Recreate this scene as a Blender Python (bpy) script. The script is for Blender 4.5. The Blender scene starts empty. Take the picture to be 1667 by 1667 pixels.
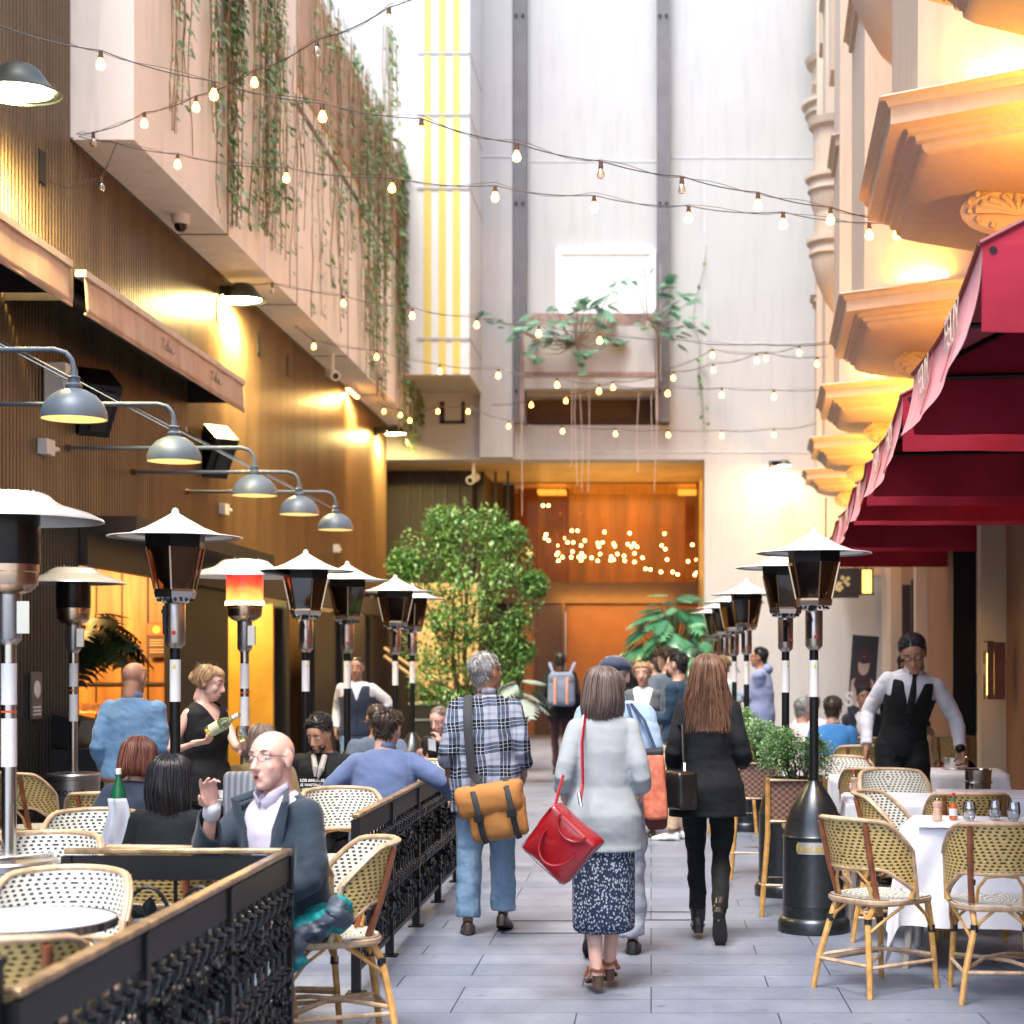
import bpy, bmesh, math, random
import numpy as np
from math import sin, cos, pi, radians, sqrt, atan2, hypot
from mathutils import Vector as V, Matrix, Euler, noise
rnd = random.Random(7)
S = bpy.context.scene
C = S.collection
F = 2800.0; CX = 1060.0; CY = 1080.0; EYE = 1.6
# ---------------------------------------------------------------- camera
cam = bpy.data.cameras.new("camera"); camo = bpy.data.objects.new("camera", cam); C.objects.link(camo)
camo.location = (0, 0, EYE); camo.rotation_euler = (radians(90), 0, 0)
cam.sensor_width = 36; cam.lens = F/1667*36
cam.shift_x = -(CX-833.5)/1667; cam.shift_y = (CY-833.5)/1667
cam.clip_end = 500; cam.clip_start = .1
cam.dof.use_dof = True; cam.dof.focus_distance = 9.3; cam.dof.aperture_fstop = 2.8
S.camera = camo
# ---------------------------------------------------------------- sky and sun
w = bpy.data.worlds.new("World"); S.world = w; w.use_nodes = True
nt = w.node_tree; bg = nt.nodes['Background']
sky = nt.nodes.new('ShaderNodeTexSky'); sky.sky_type = 'NISHITA'; sky.sun_disc = False
sky.sun_elevation = radians(66); sky.sun_rotation = radians(195); sky.dust_density = 2.5; sky.air_density = 1.0; sky.ozone_density = 1.0
nt.links.new(sky.outputs[0], bg.inputs[0]); bg.inputs[1].default_value = .15
sun = bpy.data.lights.new("sun", 'SUN'); sun.energy = 1.5; sun.angle = radians(22); sun.color = (1, .96, .9)
suno = bpy.data.objects.new("sun", sun); C.objects.link(suno)
el, az = radians(66), radians(195)     # light from behind and above the camera
d = V((sin(az)*cos(el), cos(az)*cos(el), sin(el)))
suno.rotation_euler = d.to_track_quat('Z', 'Y').to_euler(); suno.location = d*30
S.view_settings.view_transform = 'Standard'; S.view_settings.look = 'None'
S.view_settings.exposure = 1.86; S.view_settings.gamma = 1
S.cycles.max_bounces = 8; S.cycles.diffuse_bounces = 4; S.cycles.glossy_bounces = 3; S.cycles.transmission_bounces = 6
S.cycles.transparent_max_bounces = 16; S.cycles.sample_clamp_indirect = 6; S.cycles.use_denoising = True
S.cycles.caustics_reflective = False; S.cycles.caustics_refractive = False
# ---------------------------------------------------------------- helpers
def P(px, py, Y): return V(((px-CX)/F*Y, Y, EYE+(CY-py)/F*Y))
def G(px, py, z=0.0):
    Y = F*(EYE-z)/(py-CY); return V(((px-CX)/F*Y, Y, z))
def lerp(a, b, t): return a+(b-a)*t
def frame(t, up=V((0, 0, 1))):
    t = t.normalized()
    if abs(t.dot(up)) > .98: up = V((0, 1, 0))
    x = t.cross(up).normalized(); y = x.cross(t).normalized()
    return x, y
class M:
    def __init__(s): s.v = []; s.f = []; s.mi = []; s.uv = {}; s.m = 0
    def face(s, idx, uv=None):
        if uv: s.uv[len(s.f)] = uv
        s.f.append(tuple(idx)); s.mi.append(s.m)
    def add(s, vs):
        n = len(s.v); s.v.extend([tuple(q) for q in vs]); return n
    def poly(s, pts, uv=None):
        n = s.add(pts); s.face(range(n, n+len(pts)), uv); return s
    def box(s, a, b, rz=0, c=None, mat=None):
        (x0, y0, z0), (x1, y1, z1) = a, b
        x0, x1 = min(x0, x1), max(x0, x1); y0, y1 = min(y0, y1), max(y0, y1); z0, z1 = min(z0, z1), max(z0, z1)
        vs = [V((x, y, z)) for z in (z0, z1) for x, y in ((x0, y0), (x1, y0), (x1, y1), (x0, y1))]
        if rz:
            c = V(c) if c else V(((x0+x1)/2, (y0+y1)/2, 0)); R = Matrix.Rotation(rz, 3, 'Z')
            vs = [R@(q-c)+c for q in vs]
        if mat is not None: vs = [mat@q for q in vs]
        n = s.add(vs)
        for q in ((3, 2, 1, 0), (4, 5, 6, 7), (0, 1, 5, 4), (1, 2, 6, 5), (2, 3, 7, 6), (3, 0, 4, 7)): s.face([n+i for i in q])
        return s
    def bar(s, p, q, wd, h, up=V((0, 0, 1))):          # rectangular bar from p to q
        p, q = V(p), V(q); x, y = frame(q-p, up); vs = []
        for o in (p, q):
            for a, b in ((-1, -1), (1, -1), (1, 1), (-1, 1)): vs.append(o+x*a*wd/2+y*b*h/2)
        n = s.add(vs)
        for f in ((0, 1, 2, 3), (7, 6, 5, 4), (0, 4, 5, 1), (1, 5, 6, 2), (2, 6, 7, 3), (3, 7, 4, 0)): s.face([n+i for i in f])
        return s
    def rings(s, rs, cap=True, closed=False, uv=False):
        n0 = None; k = len(rs[0]); base = []
        for r in rs: base.append(s.add(r))
        m = len(rs)
        for i in range(m if closed else m-1):
            a, b = base[i], base[(i+1) % m]
            for j in range(k):
                j2 = (j+1) % k
                s.face((a+j, a+j2, b+j2, b+j), [(j/k, i/(m-1)), ((j+1)/k, i/(m-1)), ((j+1)/k, (i+1)/(m-1)), (j/k, (i+1)/(m-1))] if uv else None)
        if cap and not closed:
            s.face([base[0]+j for j in reversed(range(k))]); s.face([base[-1]+j for j in range(k)])
        return s
    def tube(s, pts, r, n=8, cap=True, flat=1.0, up=None, uv=False, closed=False):
        pts = [V(q) for q in pts]; m = len(pts)
        rr = r if isinstance(r, (list, tuple)) else [r]*m
        t = [(pts[(i+1) % m]-pts[i-1]) if closed else (pts[min(i+1, m-1)]-pts[max(i-1, 0)]) for i in range(m)]
        t = [q.normalized() if q.length > 1e-9 else V((0, 0, 1)) for q in t]
        x, y = frame(t[0], up or V((0, 0, 1))); y = t[0].cross(x); rs = []
        for i in range(m):
            if up is not None: x, y = frame(t[i], up); y = t[i].cross(x)
            elif i:
                x = (x-t[i]*x.dot(t[i])).normalized(); y = t[i].cross(x).normalized()
            ri = rr[i]; rx, ry = ri if isinstance(ri, (tuple, list)) else (ri, ri*flat)
            rs.append([pts[i]+x*cos(2*pi*j/n)*rx+y*sin(2*pi*j/n)*ry for j in range(n)])
        return s.rings(rs, cap, closed, uv)
    def cap(s, a, b, ra, rb, n=12):                      # capsule with two radii
        a, b = V(a), V(b); t = (b-a).normalized(); pts, rr = [], []
        for k in range(4):
            q = pi/2*k/4; pts.append(a-t*ra*cos(q)); rr.append(max(ra*sin(q), ra*.05))
        pts.append(a); rr.append(ra); pts.append(b); rr.append(rb)
        for k in range(1, 5):
            q = pi/2*k/4; pts.append(b+t*rb*sin(q)); rr.append(max(rb*cos(q), rb*.05))
        return s.tube(pts, rr, n)
    def lathe(s, prof, o=(0, 0, 0), n=24, ax=None, cap=True, sx=1, sy=1, uv=False):
        o = V(o); rs = []
        R = (V(ax).to_track_quat('Z', 'Y').to_matrix() if ax is not None else Matrix.Identity(3))
        for r, z in prof:
            rs.append([o+R@V((cos(2*pi*j/n)*max(r, 1e-4)*sx, sin(2*pi*j/n)*max(r, 1e-4)*sy, z)) for j in range(n)])
        return s.rings(rs, cap, uv=uv)
    def ball(s, c, r, n=12, sc=(1, 1, 1), R=None):
        c = V(c); rs = []; h = max(4, n//2+1)
        for i in range(h+1):
            q = -pi/2+pi*i/h; rr = max(cos(q), 1e-3)
            ring = [V((cos(2*pi*j/n)*rr*r*sc[0], sin(2*pi*j/n)*rr*r*sc[1], sin(q)*r*sc[2])) for j in range(n)]
            rs.append([(R@p if R else p)+c for p in ring])
        return s.rings(rs)
    def grid(s, fn, nu, nv, uv=True, flip=False):        # fn(u,v) in 0..1
        n = s.add([fn(i/nu, j/nv) for j in range(nv+1) for i in range(nu+1)])
        for j in range(nv):
            for i in range(nu):
                a = n+j*(nu+1)+i; q = [a, a+1, a+nu+2, a+nu+1]
                u = [(i/nu, j/nv), ((i+1)/nu, j/nv), ((i+1)/nu, (j+1)/nv), (i/nu, (j+1)/nv)]
                if flip: q.reverse(); u.reverse()
                s.face(q, u if uv else None)
        return s
    def prism(s, poly, z0, z1):                         # poly in xy, ccw
        n = s.add([(x, y, z0) for x, y in poly]+[(x, y, z1) for x, y in poly]); k = len(poly)
        s.face([n+i for i in reversed(range(k))]); s.face([n+k+i for i in range(k)])
        for i in range(k): s.face((n+i, n+(i+1) % k, n+k+(i+1) % k, n+k+i))
        return s
    def xf(s, mat, i0=0):
        s.v[i0:] = [tuple(mat@V(q)) for q in s.v[i0:]]; return s
    def join(s, o, mat=None):
        n = len(s.v); s.v.extend([tuple(mat@V(q)) for q in o.v] if mat else o.v); k = len(s.f)
        s.f.extend([tuple(i+n for i in f) for f in o.f]); s.mi.extend([max(m, s.m) if s.m else m for m in o.mi])
        for a, b in o.uv.items(): s.uv[a+k] = b
        return s
    def mesh(s, name, mats=(), smooth=True, ang=35):
        me = bpy.data.meshes.new(name); me.from_pydata(s.v, [], s.f)
        for m in (mats if isinstance(mats, (list, tuple)) else [mats]): me.materials.append(m)
        me.polygons.foreach_set('material_index', s.mi)
        if s.uv:
            lay = me.uv_layers.new(name='UVMap')
            for fi, u in s.uv.items():
                st = me.polygons[fi].loop_start
                for k, q in enumerate(u): lay.data[st+k].uv = q
        me.validate(); me.update()
        if smooth:
            me.polygons.foreach_set('use_smooth', [True]*len(me.polygons))
            if ang and len(me.polygons) < 200000: me.set_sharp_from_angle(angle=radians(ang))
        return me
    def build(s, name, mats, parent=None, smooth=True, ang=35, **kw):
        me = s.mesh(name, mats, smooth, ang); return link(name, me, parent, **kw)
def link(name, me, parent=None, label=None, cat=None, group=None, kind=None, loc=None, rot=None):
    o = bpy.data.objects.new(name, me); C.objects.link(o)
    if parent: o.parent = parent
    if loc is not None: o.location = loc
    if rot is not None: o.rotation_euler = rot if hasattr(rot, '__len__') else (0, 0, rot)
    for k, v_ in (('label', label), ('category', cat), ('group', group), ('kind', kind)):
        if v_: o[k] = v_
    return o
def thing(name, label, cat, loc=(0, 0, 0), rot=0, group=None):
    return link(name, None, None, label, cat, group, None, loc, rot)
def clone(o, parent=None, **kw):
    c = o.copy(); C.objects.link(c)
    if parent: c.parent = parent
    for k, v_ in kw.items():
        if k == 'loc': c.location = v_
        elif k == 'rot': c.rotation_euler = v_ if hasattr(v_, '__len__') else (0, 0, v_)
        elif v_ is not None: c[{'cat': 'category'}.get(k, k)] = v_
    for ch in list(o.children): clone(ch, c)
    return c
def apply_mods(o, mods):
    """evaluate modifiers, replace the mesh"""
    for t, kw in mods:
        m = o.modifiers.new(t, t)
        for k, v_ in kw.items(): setattr(m, k, v_)
    bpy.context.view_layer.update()
    dg = bpy.context.evaluated_depsgraph_get(); me = bpy.data.meshes.new_from_object(o.evaluated_get(dg))
    o.modifiers.clear(); old = o.data; o.data = me; bpy.data.meshes.remove(old); return o
def text_mesh(txt, size, ext=.002, align='CENTER', bold=0, shear=0, sp=1.0):
    cu = bpy.data.curves.new('t', 'FONT'); cu.body = txt; cu.size = size; cu.extrude = ext; cu.align_x = align; cu.align_y = 'CENTER'
    cu.offset = bold; cu.shear = shear; cu.resolution_u = 3; cu.space_character = sp
    o = bpy.data.objects.new('t', cu); C.objects.link(o); bpy.context.view_layer.update()
    me = bpy.data.meshes.new_from_object(o.evaluated_get(bpy.context.evaluated_depsgraph_get()))
    bpy.data.objects.remove(o); return me
# ---------------------------------------------------------------- materials
def srgb(h):
    if isinstance(h, str):
        h = [int(h[i:i+2], 16)/255 for i in (0, 2, 4)]; h = [c/12.92 if c <= .04045 else ((c+.055)/1.055)**2.4 for c in h]
    return tuple(h)+(1,) if len(h) == 3 else tuple(h)
class NT:
    def __init__(s, name):
        s.mat = bpy.data.materials.new(name); s.mat.use_nodes = True; s.t = s.mat.node_tree; s.b = s.t.nodes['Principled BSDF']; s.o = s.t.nodes['Material Output']
    def n(s, typ, **kw):
        nd = s.t.nodes.new('ShaderNode'+typ)
        for k, v_ in kw.items():
            if k[0] == 'i' and k[1:].isdigit(): s.set(nd.inputs[int(k[1:])], v_)
            elif k.startswith('in_'): s.set(nd.inputs[k[3:].replace('_', ' ')], v_)
            else: setattr(nd, k, v_)
        return nd
    def set(s, inp, v_):
        if isinstance(v_, bpy.types.NodeSocket): s.t.links.new(v_, inp)
        elif isinstance(v_, bpy.types.Node): s.t.links.new(v_.outputs[0], inp)
        else: inp.default_value = v_
    def m(s, op, a, b=0.0, c=None):
        nd = s.n('Math', operation=op); s.set(nd.inputs[0], a); s.set(nd.inputs[1], b)
        if c is not None: s.set(nd.inputs[2], c)
        return nd.outputs[0]
    def mix(s, f, a, b, typ='MIX'):
        nd = s.n('Mix', data_type='RGBA', blend_type=typ); s.set(nd.inputs[0], f); s.set(nd.inputs[6], a); s.set(nd.inputs[7], b); return nd.outputs[2]
    def coord(s, which='Object', scale=(1, 1, 1), rot=(0, 0, 0)):
        tc = s.n('TexCoord'); mp = s.n('Mapping'); s.set(mp.inputs[0], tc.outputs[which]); mp.inputs[3].default_value = scale; mp.inputs[2].default_value = rot; return mp.outputs[0]
    def noise(s, co, scale=5, det=4, rough=.5):
        nd = s.n('TexNoise'); s.set(nd.inputs['Vector'], co); nd.inputs['Scale'].default_value = scale; nd.inputs['Detail'].default_value = det; nd.inputs['Roughness'].default_value = rough; return nd.outputs[0]
    def ramp(s, f, stops):
        nd = s.n('ValToRGB'); s.set(nd.inputs[0], f); e = nd.color_ramp.elements
        while len(e) < len(stops): e.new(.5)
        for k, (p, c) in enumerate(stops): e[k].position = p; e[k].color = srgb(c)
        return nd.outputs[0]
    def bump(s, h, st=.2, dist=.01):
        nd = s.n('Bump'); s.set(nd.inputs['Height'], h); nd.inputs['Strength'].default_value = st; nd.inputs['Distance'].default_value = dist; s.set(s.b.inputs['Normal'], nd.outputs[0])
    def fin(s, col=None, rough=None, metal=None, spec=None):
        if col is not None: s.set(s.b.inputs['Base Color'], col)
        if rough is not None: s.set(s.b.inputs['Roughness'], rough)
        if metal is not None: s.set(s.b.inputs['Metallic'], metal)
        if spec is not None: s.set(s.b.inputs['Specular IOR Level'], spec)
        return s.mat
_mc = {}
def mat(name, col, rough=.5, metal=0, var=.12, sc=6, bump=0, bsc=60, bd=.004, spec=None, co='Object', stretch=(1, 1, 1), sheen=0):
    if name in _mc: return _mc[name]
    k = NT(name); c = srgb(col); v = k.coord(co, stretch)
    if var:
        nz = k.noise(v, sc, 5, .6); a = [max(0, q*(1-var*1.6)) for q in c[:3]]; b = [min(1, q*(1+var)) for q in c[:3]]
        cc = k.ramp(nz, [(.3, tuple(a)), (.7, tuple(b))])
    else: cc = c
    if bump: k.bump(k.noise(v, bsc, 4, .6), bump, bd)
    k.fin(cc, rough, metal, spec)
    if sheen: k.b.inputs['Sheen Weight'].default_value = sheen
    _mc[name] = k.mat; return k.mat
def emit(name, col, st, base='000000'):
    if name in _mc: return _mc[name]
    k = NT(name); k.b.inputs['Emission Color'].default_value = srgb(col); k.b.inputs['Emission Strength'].default_value = st; k.fin(srgb(base), .5); _mc[name] = k.mat; return k.mat
def glass(name, tint='ffffff', refl=.12, rough=.02, alpha=.0, acol='ffffff', fr=.8):
    """thin pane: mostly see-through with a clear reflection"""
    if name in _mc: return _mc[name]
    k = NT(name); tr = k.n('BsdfTransparent', i0=srgb(tint)); gl = k.n('BsdfGlossy'); gl.inputs['Roughness'].default_value = rough; gl.inputs['Color'].default_value = (1, 1, 1, 1)
    lw = k.n('LayerWeight'); lw.inputs[0].default_value = .25
    f = k.m('ADD', k.m('MULTIPLY', lw.outputs['Fresnel'], fr), refl); mx = k.n('MixShader'); k.set(mx.inputs[0], f); k.set(mx.inputs[1], tr); k.set(mx.inputs[2], gl)
    out = mx
    if alpha: 
        df = k.n('BsdfDiffuse', i0=srgb(acol)); m2 = k.n('MixShader', i0=alpha); k.set(m2.inputs[1], mx); k.set(m2.inputs[2], df); out = m2
    k.set(k.o.inputs[0], out.outputs[0]); _mc[name] = k.mat; return k.mat
def point(name, loc, e, col, r=.05, parent=None):
    l = bpy.data.lights.new(name, 'POINT'); l.energy = e; l.color = col; l.shadow_soft_size = r
    o = bpy.data.objects.new(name, l); C.objects.link(o); o.location = loc
    if parent: o.parent = parent
    return o
def area(name, loc, dirv, e, col, sx=.3, sy=.3, parent=None):
    l = bpy.data.lights.new(name, 'AREA'); l.energy = e; l.color = col; l.shape = 'RECTANGLE'; l.size = sx; l.size_y = sy
    o = bpy.data.objects.new(name, l); C.objects.link(o); o.location = loc; o.rotation_euler = (-V(dirv)).to_track_quat('Z', 'Y').to_euler()
    if parent: o.parent = parent
    return o
WARM = (1, .62, .22)
# ================================================================ SETTING
# --- paving
k = NT('paving'); co = k.coord('Object')
br = k.n('TexBrick'); k.set(br.inputs['Vector'], co); br.offset = .37; br.offset_frequency = 3; br.squash = 1
for a, b in (('Scale', 1.0), ('Mortar Size', .0035), ('Mortar Smooth', .2), ('Brick Width', .92), ('Row Height', .315), ('Bias', 0)): br.inputs[a].default_value = b
br.inputs['Color1'].default_value = (.165, .195, .26, 1); br.inputs['Color2'].default_value = (.215, .245, .31, 1); br.inputs['Mortar'].default_value = (.03, .034, .045, 1)
n1 = k.noise(co, 1.3, 6, .65); n2 = k.noise(co, 35, 4, .7)
c1 = k.mix(.75, br.outputs[0], k.ramp(n1, [(.3, (.62, .62, .64)), (.7, (1.15, 1.12, 1.1))]), 'MULTIPLY')
c1 = k.mix(.5, c1, k.ramp(n2, [(.3, (.75, .75, .75)), (.7, (1.15, 1.15, 1.15))]), 'MULTIPLY')
n3 = k.noise(co, 9, 3, .5); c1 = k.mix(1.0, c1, k.ramp(n3, [(.27, (.6, .56, .56)), (.33, (1, 1, 1))]), 'MULTIPLY')
vg = k.n('TexVoronoi', in_Scale=5.5); k.set(vg.inputs['Vector'], co); c1 = k.mix(1.0, c1, k.ramp(k.m('ADD', vg.outputs['Distance'], k.m('MULTIPLY', n2, .05)), [(.055, (.42, .41, .40)), (.075, (1, 1, 1))]), 'MULTIPLY')
n5 = k.noise(k.coord('Object', (1, .35, 1)), .9, 5, .7); c1 = k.mix(.8, c1, k.ramp(n5, [(.35, (.72, .72, .74)), (.6, (1.08, 1.08, 1.08))]), 'MULTIPLY')
k.bump(k.m('ADD', k.m('MULTIPLY', br.outputs['Fac'], -1.0), k.m('MULTIPLY', n2, .25)), .5, .004)
PAV = k.fin(c1, k.m('MULTIPLY_ADD', n1, .3, .28), 0, .5)
m = M(); m.poly([(-60, -40, 0), (60, -40, 0), (60, 90, 0), (-60, 90, 0)]); m.build('paving', PAV, kind='structure', smooth=False)
# two access covers set flush in the paving
COV = mat('cover_edge', '2c2e33', .5)
for px, py, w_, d_ in ((905, 1510, .62, .5), (1095, 1492, .4, .36)):
    g = G(px, py); t = thing('access_cover', 'thin outlined access cover in the paving by the walking man' if px == 905 else 'small square access cover in the paving behind the woman in black', 'access cover', (g.x, g.y, .004))
    m = M()
    for a, b in (((-w_/2, -d_/2, 0), (w_/2, -d_/2+.012, .003)), ((-w_/2, d_/2-.012, 0), (w_/2, d_/2, .003)), ((-w_/2, -d_/2+.012, 0), (-w_/2+.012, d_/2-.012, .003)), ((w_/2-.012, -d_/2+.012, 0), (w_/2, d_/2-.012, .003))): m.box(a, b)
    m.build('rim', COV, t, False)
# --- wall materials
def concrete(name, c, streak=.10, sc=1.0, bump=.25, rough=.85):
    k = NT(name); co = k.coord('Object'); st = k.coord('Object', (3, 3, .25)); c = srgb(c)
    n1 = k.noise(co, 1.1*sc, 6, .6); n2 = k.noise(st, 2.2*sc, 5, .65); n3 = k.noise(co, 60, 3, .6)
    a = k.ramp(n1, [(.3, tuple(q*(1-streak) for q in c[:3])), (.7, c[:3])])
    a = k.mix(.9, a, k.ramp(n2, [(.25, (1-streak*2.4,)*3), (.5, (1, 1, 1))]), 'MULTIPLY')
    k.bump(n3, bump, .004); return k.fin(a, rough)
WHITEW = concrete('white_render', (.49, .488, .478), .06)
PINKC = concrete('pale_concrete', (.93, .87, .78), .08)
SOFF = concrete('soffit_concrete', (.42, .36, .33), .12)
CREAM = concrete('cream_stucco', (.60, .48, .36), .06, 1.5)
BEIGE = concrete('beige_render', (.62, .50, .38), .08)
BROWNW = concrete('brown_plaster', (.30, .15, .075), .08)
STEEL = mat('brown_steel', (.15, .14, .145), .5, .2, .1, 3)
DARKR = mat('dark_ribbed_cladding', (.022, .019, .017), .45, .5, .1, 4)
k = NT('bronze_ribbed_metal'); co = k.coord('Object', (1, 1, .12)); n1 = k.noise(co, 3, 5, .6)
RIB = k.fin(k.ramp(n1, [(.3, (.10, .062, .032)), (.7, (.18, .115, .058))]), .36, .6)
DARK = mat('near_black_panel', (.008, .007, .007), .5, 0, .1)
DARKBR = mat('dark_brown_panel', (.020, .012, .010), .55, 0, .15)
BLACK = mat('black_paint', (.007, .007, .008), .42, 0, .1, spec=.3)
k = NT('amber_timber'); co = k.coord('Object', (6, 6, .5)); n1 = k.noise(co, 2.5, 6, .6); wv = k.n('TexWave', in_Scale=.6, in_Distortion=2.5, in_Detail=3); k.set(wv.inputs[0], k.coord('Object', (1, 1, .2)))
TIMB = k.fin(k.mix(.4, k.ramp(n1, [(.3, (.36, .14, .035)), (.7, (.58, .27, .07))]), wv.outputs[0], 'MULTIPLY'), .45)
GOLDW = mat('gold_panel', (.56, .29, .045), .45, 0, .15, 2)
# ---------------------------------------------------------------- LEFT BUILDING
LX = -5.26
LB = thing('clad_building', 'tall bronze ribbed metal clad building along the left of the lane', 'building', (LX, 14, 0))
Lp = V((LX, 14, 0))
def lb(m, name, mt, **kw):
    m.v = [(x-Lp.x, y-Lp.y, z-Lp.z) for x, y, z in m.v]; return m.build(name, mt, LB, **kw)
def ribs(m, y0, y1, z0, z1, p=.078, dpt=.032, x=LX):
    n = int((y1-y0)/p); p = (y1-y0)/n; pts = []
    for i in range(n):
        y = y0+i*p; pts += [(x, y), (x+dpt, y+p*.18), (x+dpt, y+p*.55), (x, y+p*.73)]
    pts.append((x, y1)); b = m.add([(a, c, z0) for a, c in pts]+[(a, c, z1) for a, c in pts]); k = len(pts)
    for i in range(k-1): m.face((b+i, b+i+1, b+k+i+1, b+k+i))
    return m
ZL = 2.95
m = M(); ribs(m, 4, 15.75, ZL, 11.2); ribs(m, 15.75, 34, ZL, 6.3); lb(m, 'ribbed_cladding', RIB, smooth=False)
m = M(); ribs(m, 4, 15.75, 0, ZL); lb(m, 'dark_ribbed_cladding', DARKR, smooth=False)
m = M(); m.box((LX-.3, 4, ZL), (LX-.02, 34, 11.2)); m.box((LX-.3, 4, 0), (LX-.02, 15.7, ZL-.01)); lb(m, 'wall', DARK, smooth=False)
m = M(); m.box((LX+.02, 15.75, ZL-.14), (LX+.55, 21.5, ZL)); m.box((LX-.02, 15.75, ZL-.45), (LX+.1, 34, ZL-.141)); lb(m, 'lintel', DARKBR, smooth=False)
# projecting concrete upper storey with the hanging plants
BX0, BX1, BY0, BY1, BZ0, BZ1 = LX, -4.66, 15.5, 34, 6.32, 11.0
m = M(); m.box((BX0, BY0, BZ0), (BX1, BY1, BZ1)); lb(m, 'concrete_parapet', PINKC, smooth=False)
m = M()
for y in (18.9, 22.6, 26.4, 30.2): m.box((BX0+.03, y, BZ0-.006), (BX1+.004, y+.035, BZ0+.02)); m.box((BX1-.01, y, BZ0), (BX1+.006, y+.03, BZ1))
m.box((BX1-.02, 22.5, 8.9), (BX1+.005, 33.9, 9.0)); m.box((BX0+.02, BY0-.005, BZ0-.006), (BX0+.05, 34, BZ0+.02)); lb(m, 'panel_joint', mat('joint_shadow_gap', (.16, .11, .08), .8), smooth=False)
m = M(); m.box((BX1-.01, 22.6, 9.2), (BX1+.03, 33.9, 10.85)); lb(m, 'painted_shade_band', mat('shade_brown', (.52, .38, .27), .7), smooth=False)  # shade below the parapet top, painted as a flat brown band
# rear room behind the openings on the left: timber lining, door, posts
m = M(); m.box((LX-3.2, 15.8, -.02), (LX-3.0, 34, 3.1)); m.box((LX-3.0, 15.8, ZL-.05), (LX-.3, 34, ZL+.1)); m.box((LX-3.2, 15.5, 0), (LX-.3, 15.7, 3.0)); lb(m, 'inner_wall', DARKBR, smooth=False)
m = M(); m.box((LX-3.0, 20.0, 0), (LX-.121, 20.12, ZL-.06)); lb(m, 'timber_wall', TIMB, smooth=False)
m = M()
for i in range(9): m.box((LX-3.0+i*.3, 19.985, 0), (LX-2.985+i*.3, 20.0, ZL-.07))
m.box((LX-3., 19.97, 1.35), (LX-.35, 20, 1.38)); lb(m, 'board_joint', DARKBR, smooth=False)
m = M(); m.box((LX-.12, 19.0, 0), (LX+.0, 21.4, ZL-.46)); m.box((LX-1.6, 20.13, 0), (LX-.12, 20.2, ZL-.46)); lb(m, 'pier', DARK, smooth=False)
m = M(); m.box((LX-1.9, 24.6, 0), (LX-.15, 24.7, ZL-.5)); lb(m, 'glowing_door', GOLDW, smooth=False)
m = M(); m.tube([(LX-.55, 24.6, 1.32), (LX-.55, 24.5, 1.32), (LX-.55, 24.5, .75), (LX-.55, 24.6, .75)], .022, 8); lb(m, 'door_handle', mat('brushed_steel', (.62, .61, .6), .3, 1, .06))
m = M()
for y in (24.9, 27.0, 29.4, 31.7): m = M(); m.box((LX-.22, y, 0), (LX-.02, y+.22, ZL-.46)); lb(m, 'dark_frame', DARK, smooth=False)
m = M(); m.box((LX-.2, 27.3, 0), (LX-.1, 29.3, ZL-.5)); lb(m, 'dark_panel', DARK, smooth=False)
m = M(); m.box((LX-.6, 31.95, 0), (LX+.04, 34, ZL-.46)); lb(m, 'dark_panel', DARK, smooth=False)
for y in (33.0, 28.5): m = M(); m.box((LX-2.3, y, 0), (LX-.3, y+.1, 2.4)); lb(m, 'orange_panel', TIMB, smooth=False)
area('room_light', (LX-1.4, 18.2, 2.8), (.0, .5, -1), 95, (1, .58, .2), 1.2, .8)
area('room_light', (LX-1.0, 23.0, 2.8), (0, 1, -.8), 55, (1, .72, .25), 1.0, .6)
area('room_light', (LX-1.3, 30.5, 2.8), (0, .8, -1), 60, (1, .55, .18), 1.0, .6)
# ---------------------------------------------------------------- BACK BUILDING
YB = 34.0
def bx(px): return (px-CX)/F*YB
def bz(py): return EYE+(CY-py)/F*YB
BB = thing('white_building', 'tall white rendered building closing the end of the lane', 'building', (0, YB, 0))
def bb(m, name, mt, par=None, **kw):
    m.v = [(x, y-YB, z) for x, y, z in m.v]; return m.build(name, mt, par or BB, smooth=False, **kw)
ZLN = bz(748)
m = M(); m.box((-12, YB, ZLN), (bx(853), YB+.6, 22)); m.box((bx(1088), YB, ZLN), (12, YB+.6, 22)); m.box((bx(853), YB, ZLN), (bx(1088), YB+.6, bz(692)))
m.box((bx(853), YB, bz(645)), (bx(1088), YB+.6, 22)); m.box((bx(1147), YB, 0), (12, YB+.6, ZLN)); m.box((-12, YB, 0), (bx(600), YB+.6, ZLN)); bb(m, 'wall', WHITEW)
m = M(); m.box((bx(783), YB-.25, ZLN+.02), (bx(836), YB-.002, 22)); bb(m, 'pilaster', WHITEW)
for a, b, lo in ((837, 858, 690), (1069, 1090, 690)):
    m = M(); m.box((bx(a), YB-.28, bz(lo)), (bx(b), YB-.002, 22)); o = bb(m, 'steel_column', STEEL)
    m = M()
    for y in (34, 337, 640):
        for q in (.25, .75): m.lathe([(.03, 0), (.03, .03)], (lerp(bx(a), bx(b), q), YB-.28, bz(y)), 8, (0, -1, 0))
    m.v = [(x, y-YB, z) for x, y, z in m.v]; m.build('bolt', DARK, o)
JT = mat('fine_joint', (.55, .56, .58), .8)
m = M()
for a, b, y in ((858, 1069, 264), (1090, 1600, 258), (786, 836, 262), (858, 1320, 737), (1150, 1330, 560)): m.box((bx(a), YB-.262 if b == 836 else YB-.008, bz(y)), (bx(b), YB-.002, bz(y)+.03))
m.box((bx(1146), YB-.008, bz(745)), (bx(1148), YB-.002, 22)); bb(m, 'joint', JT)
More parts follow.
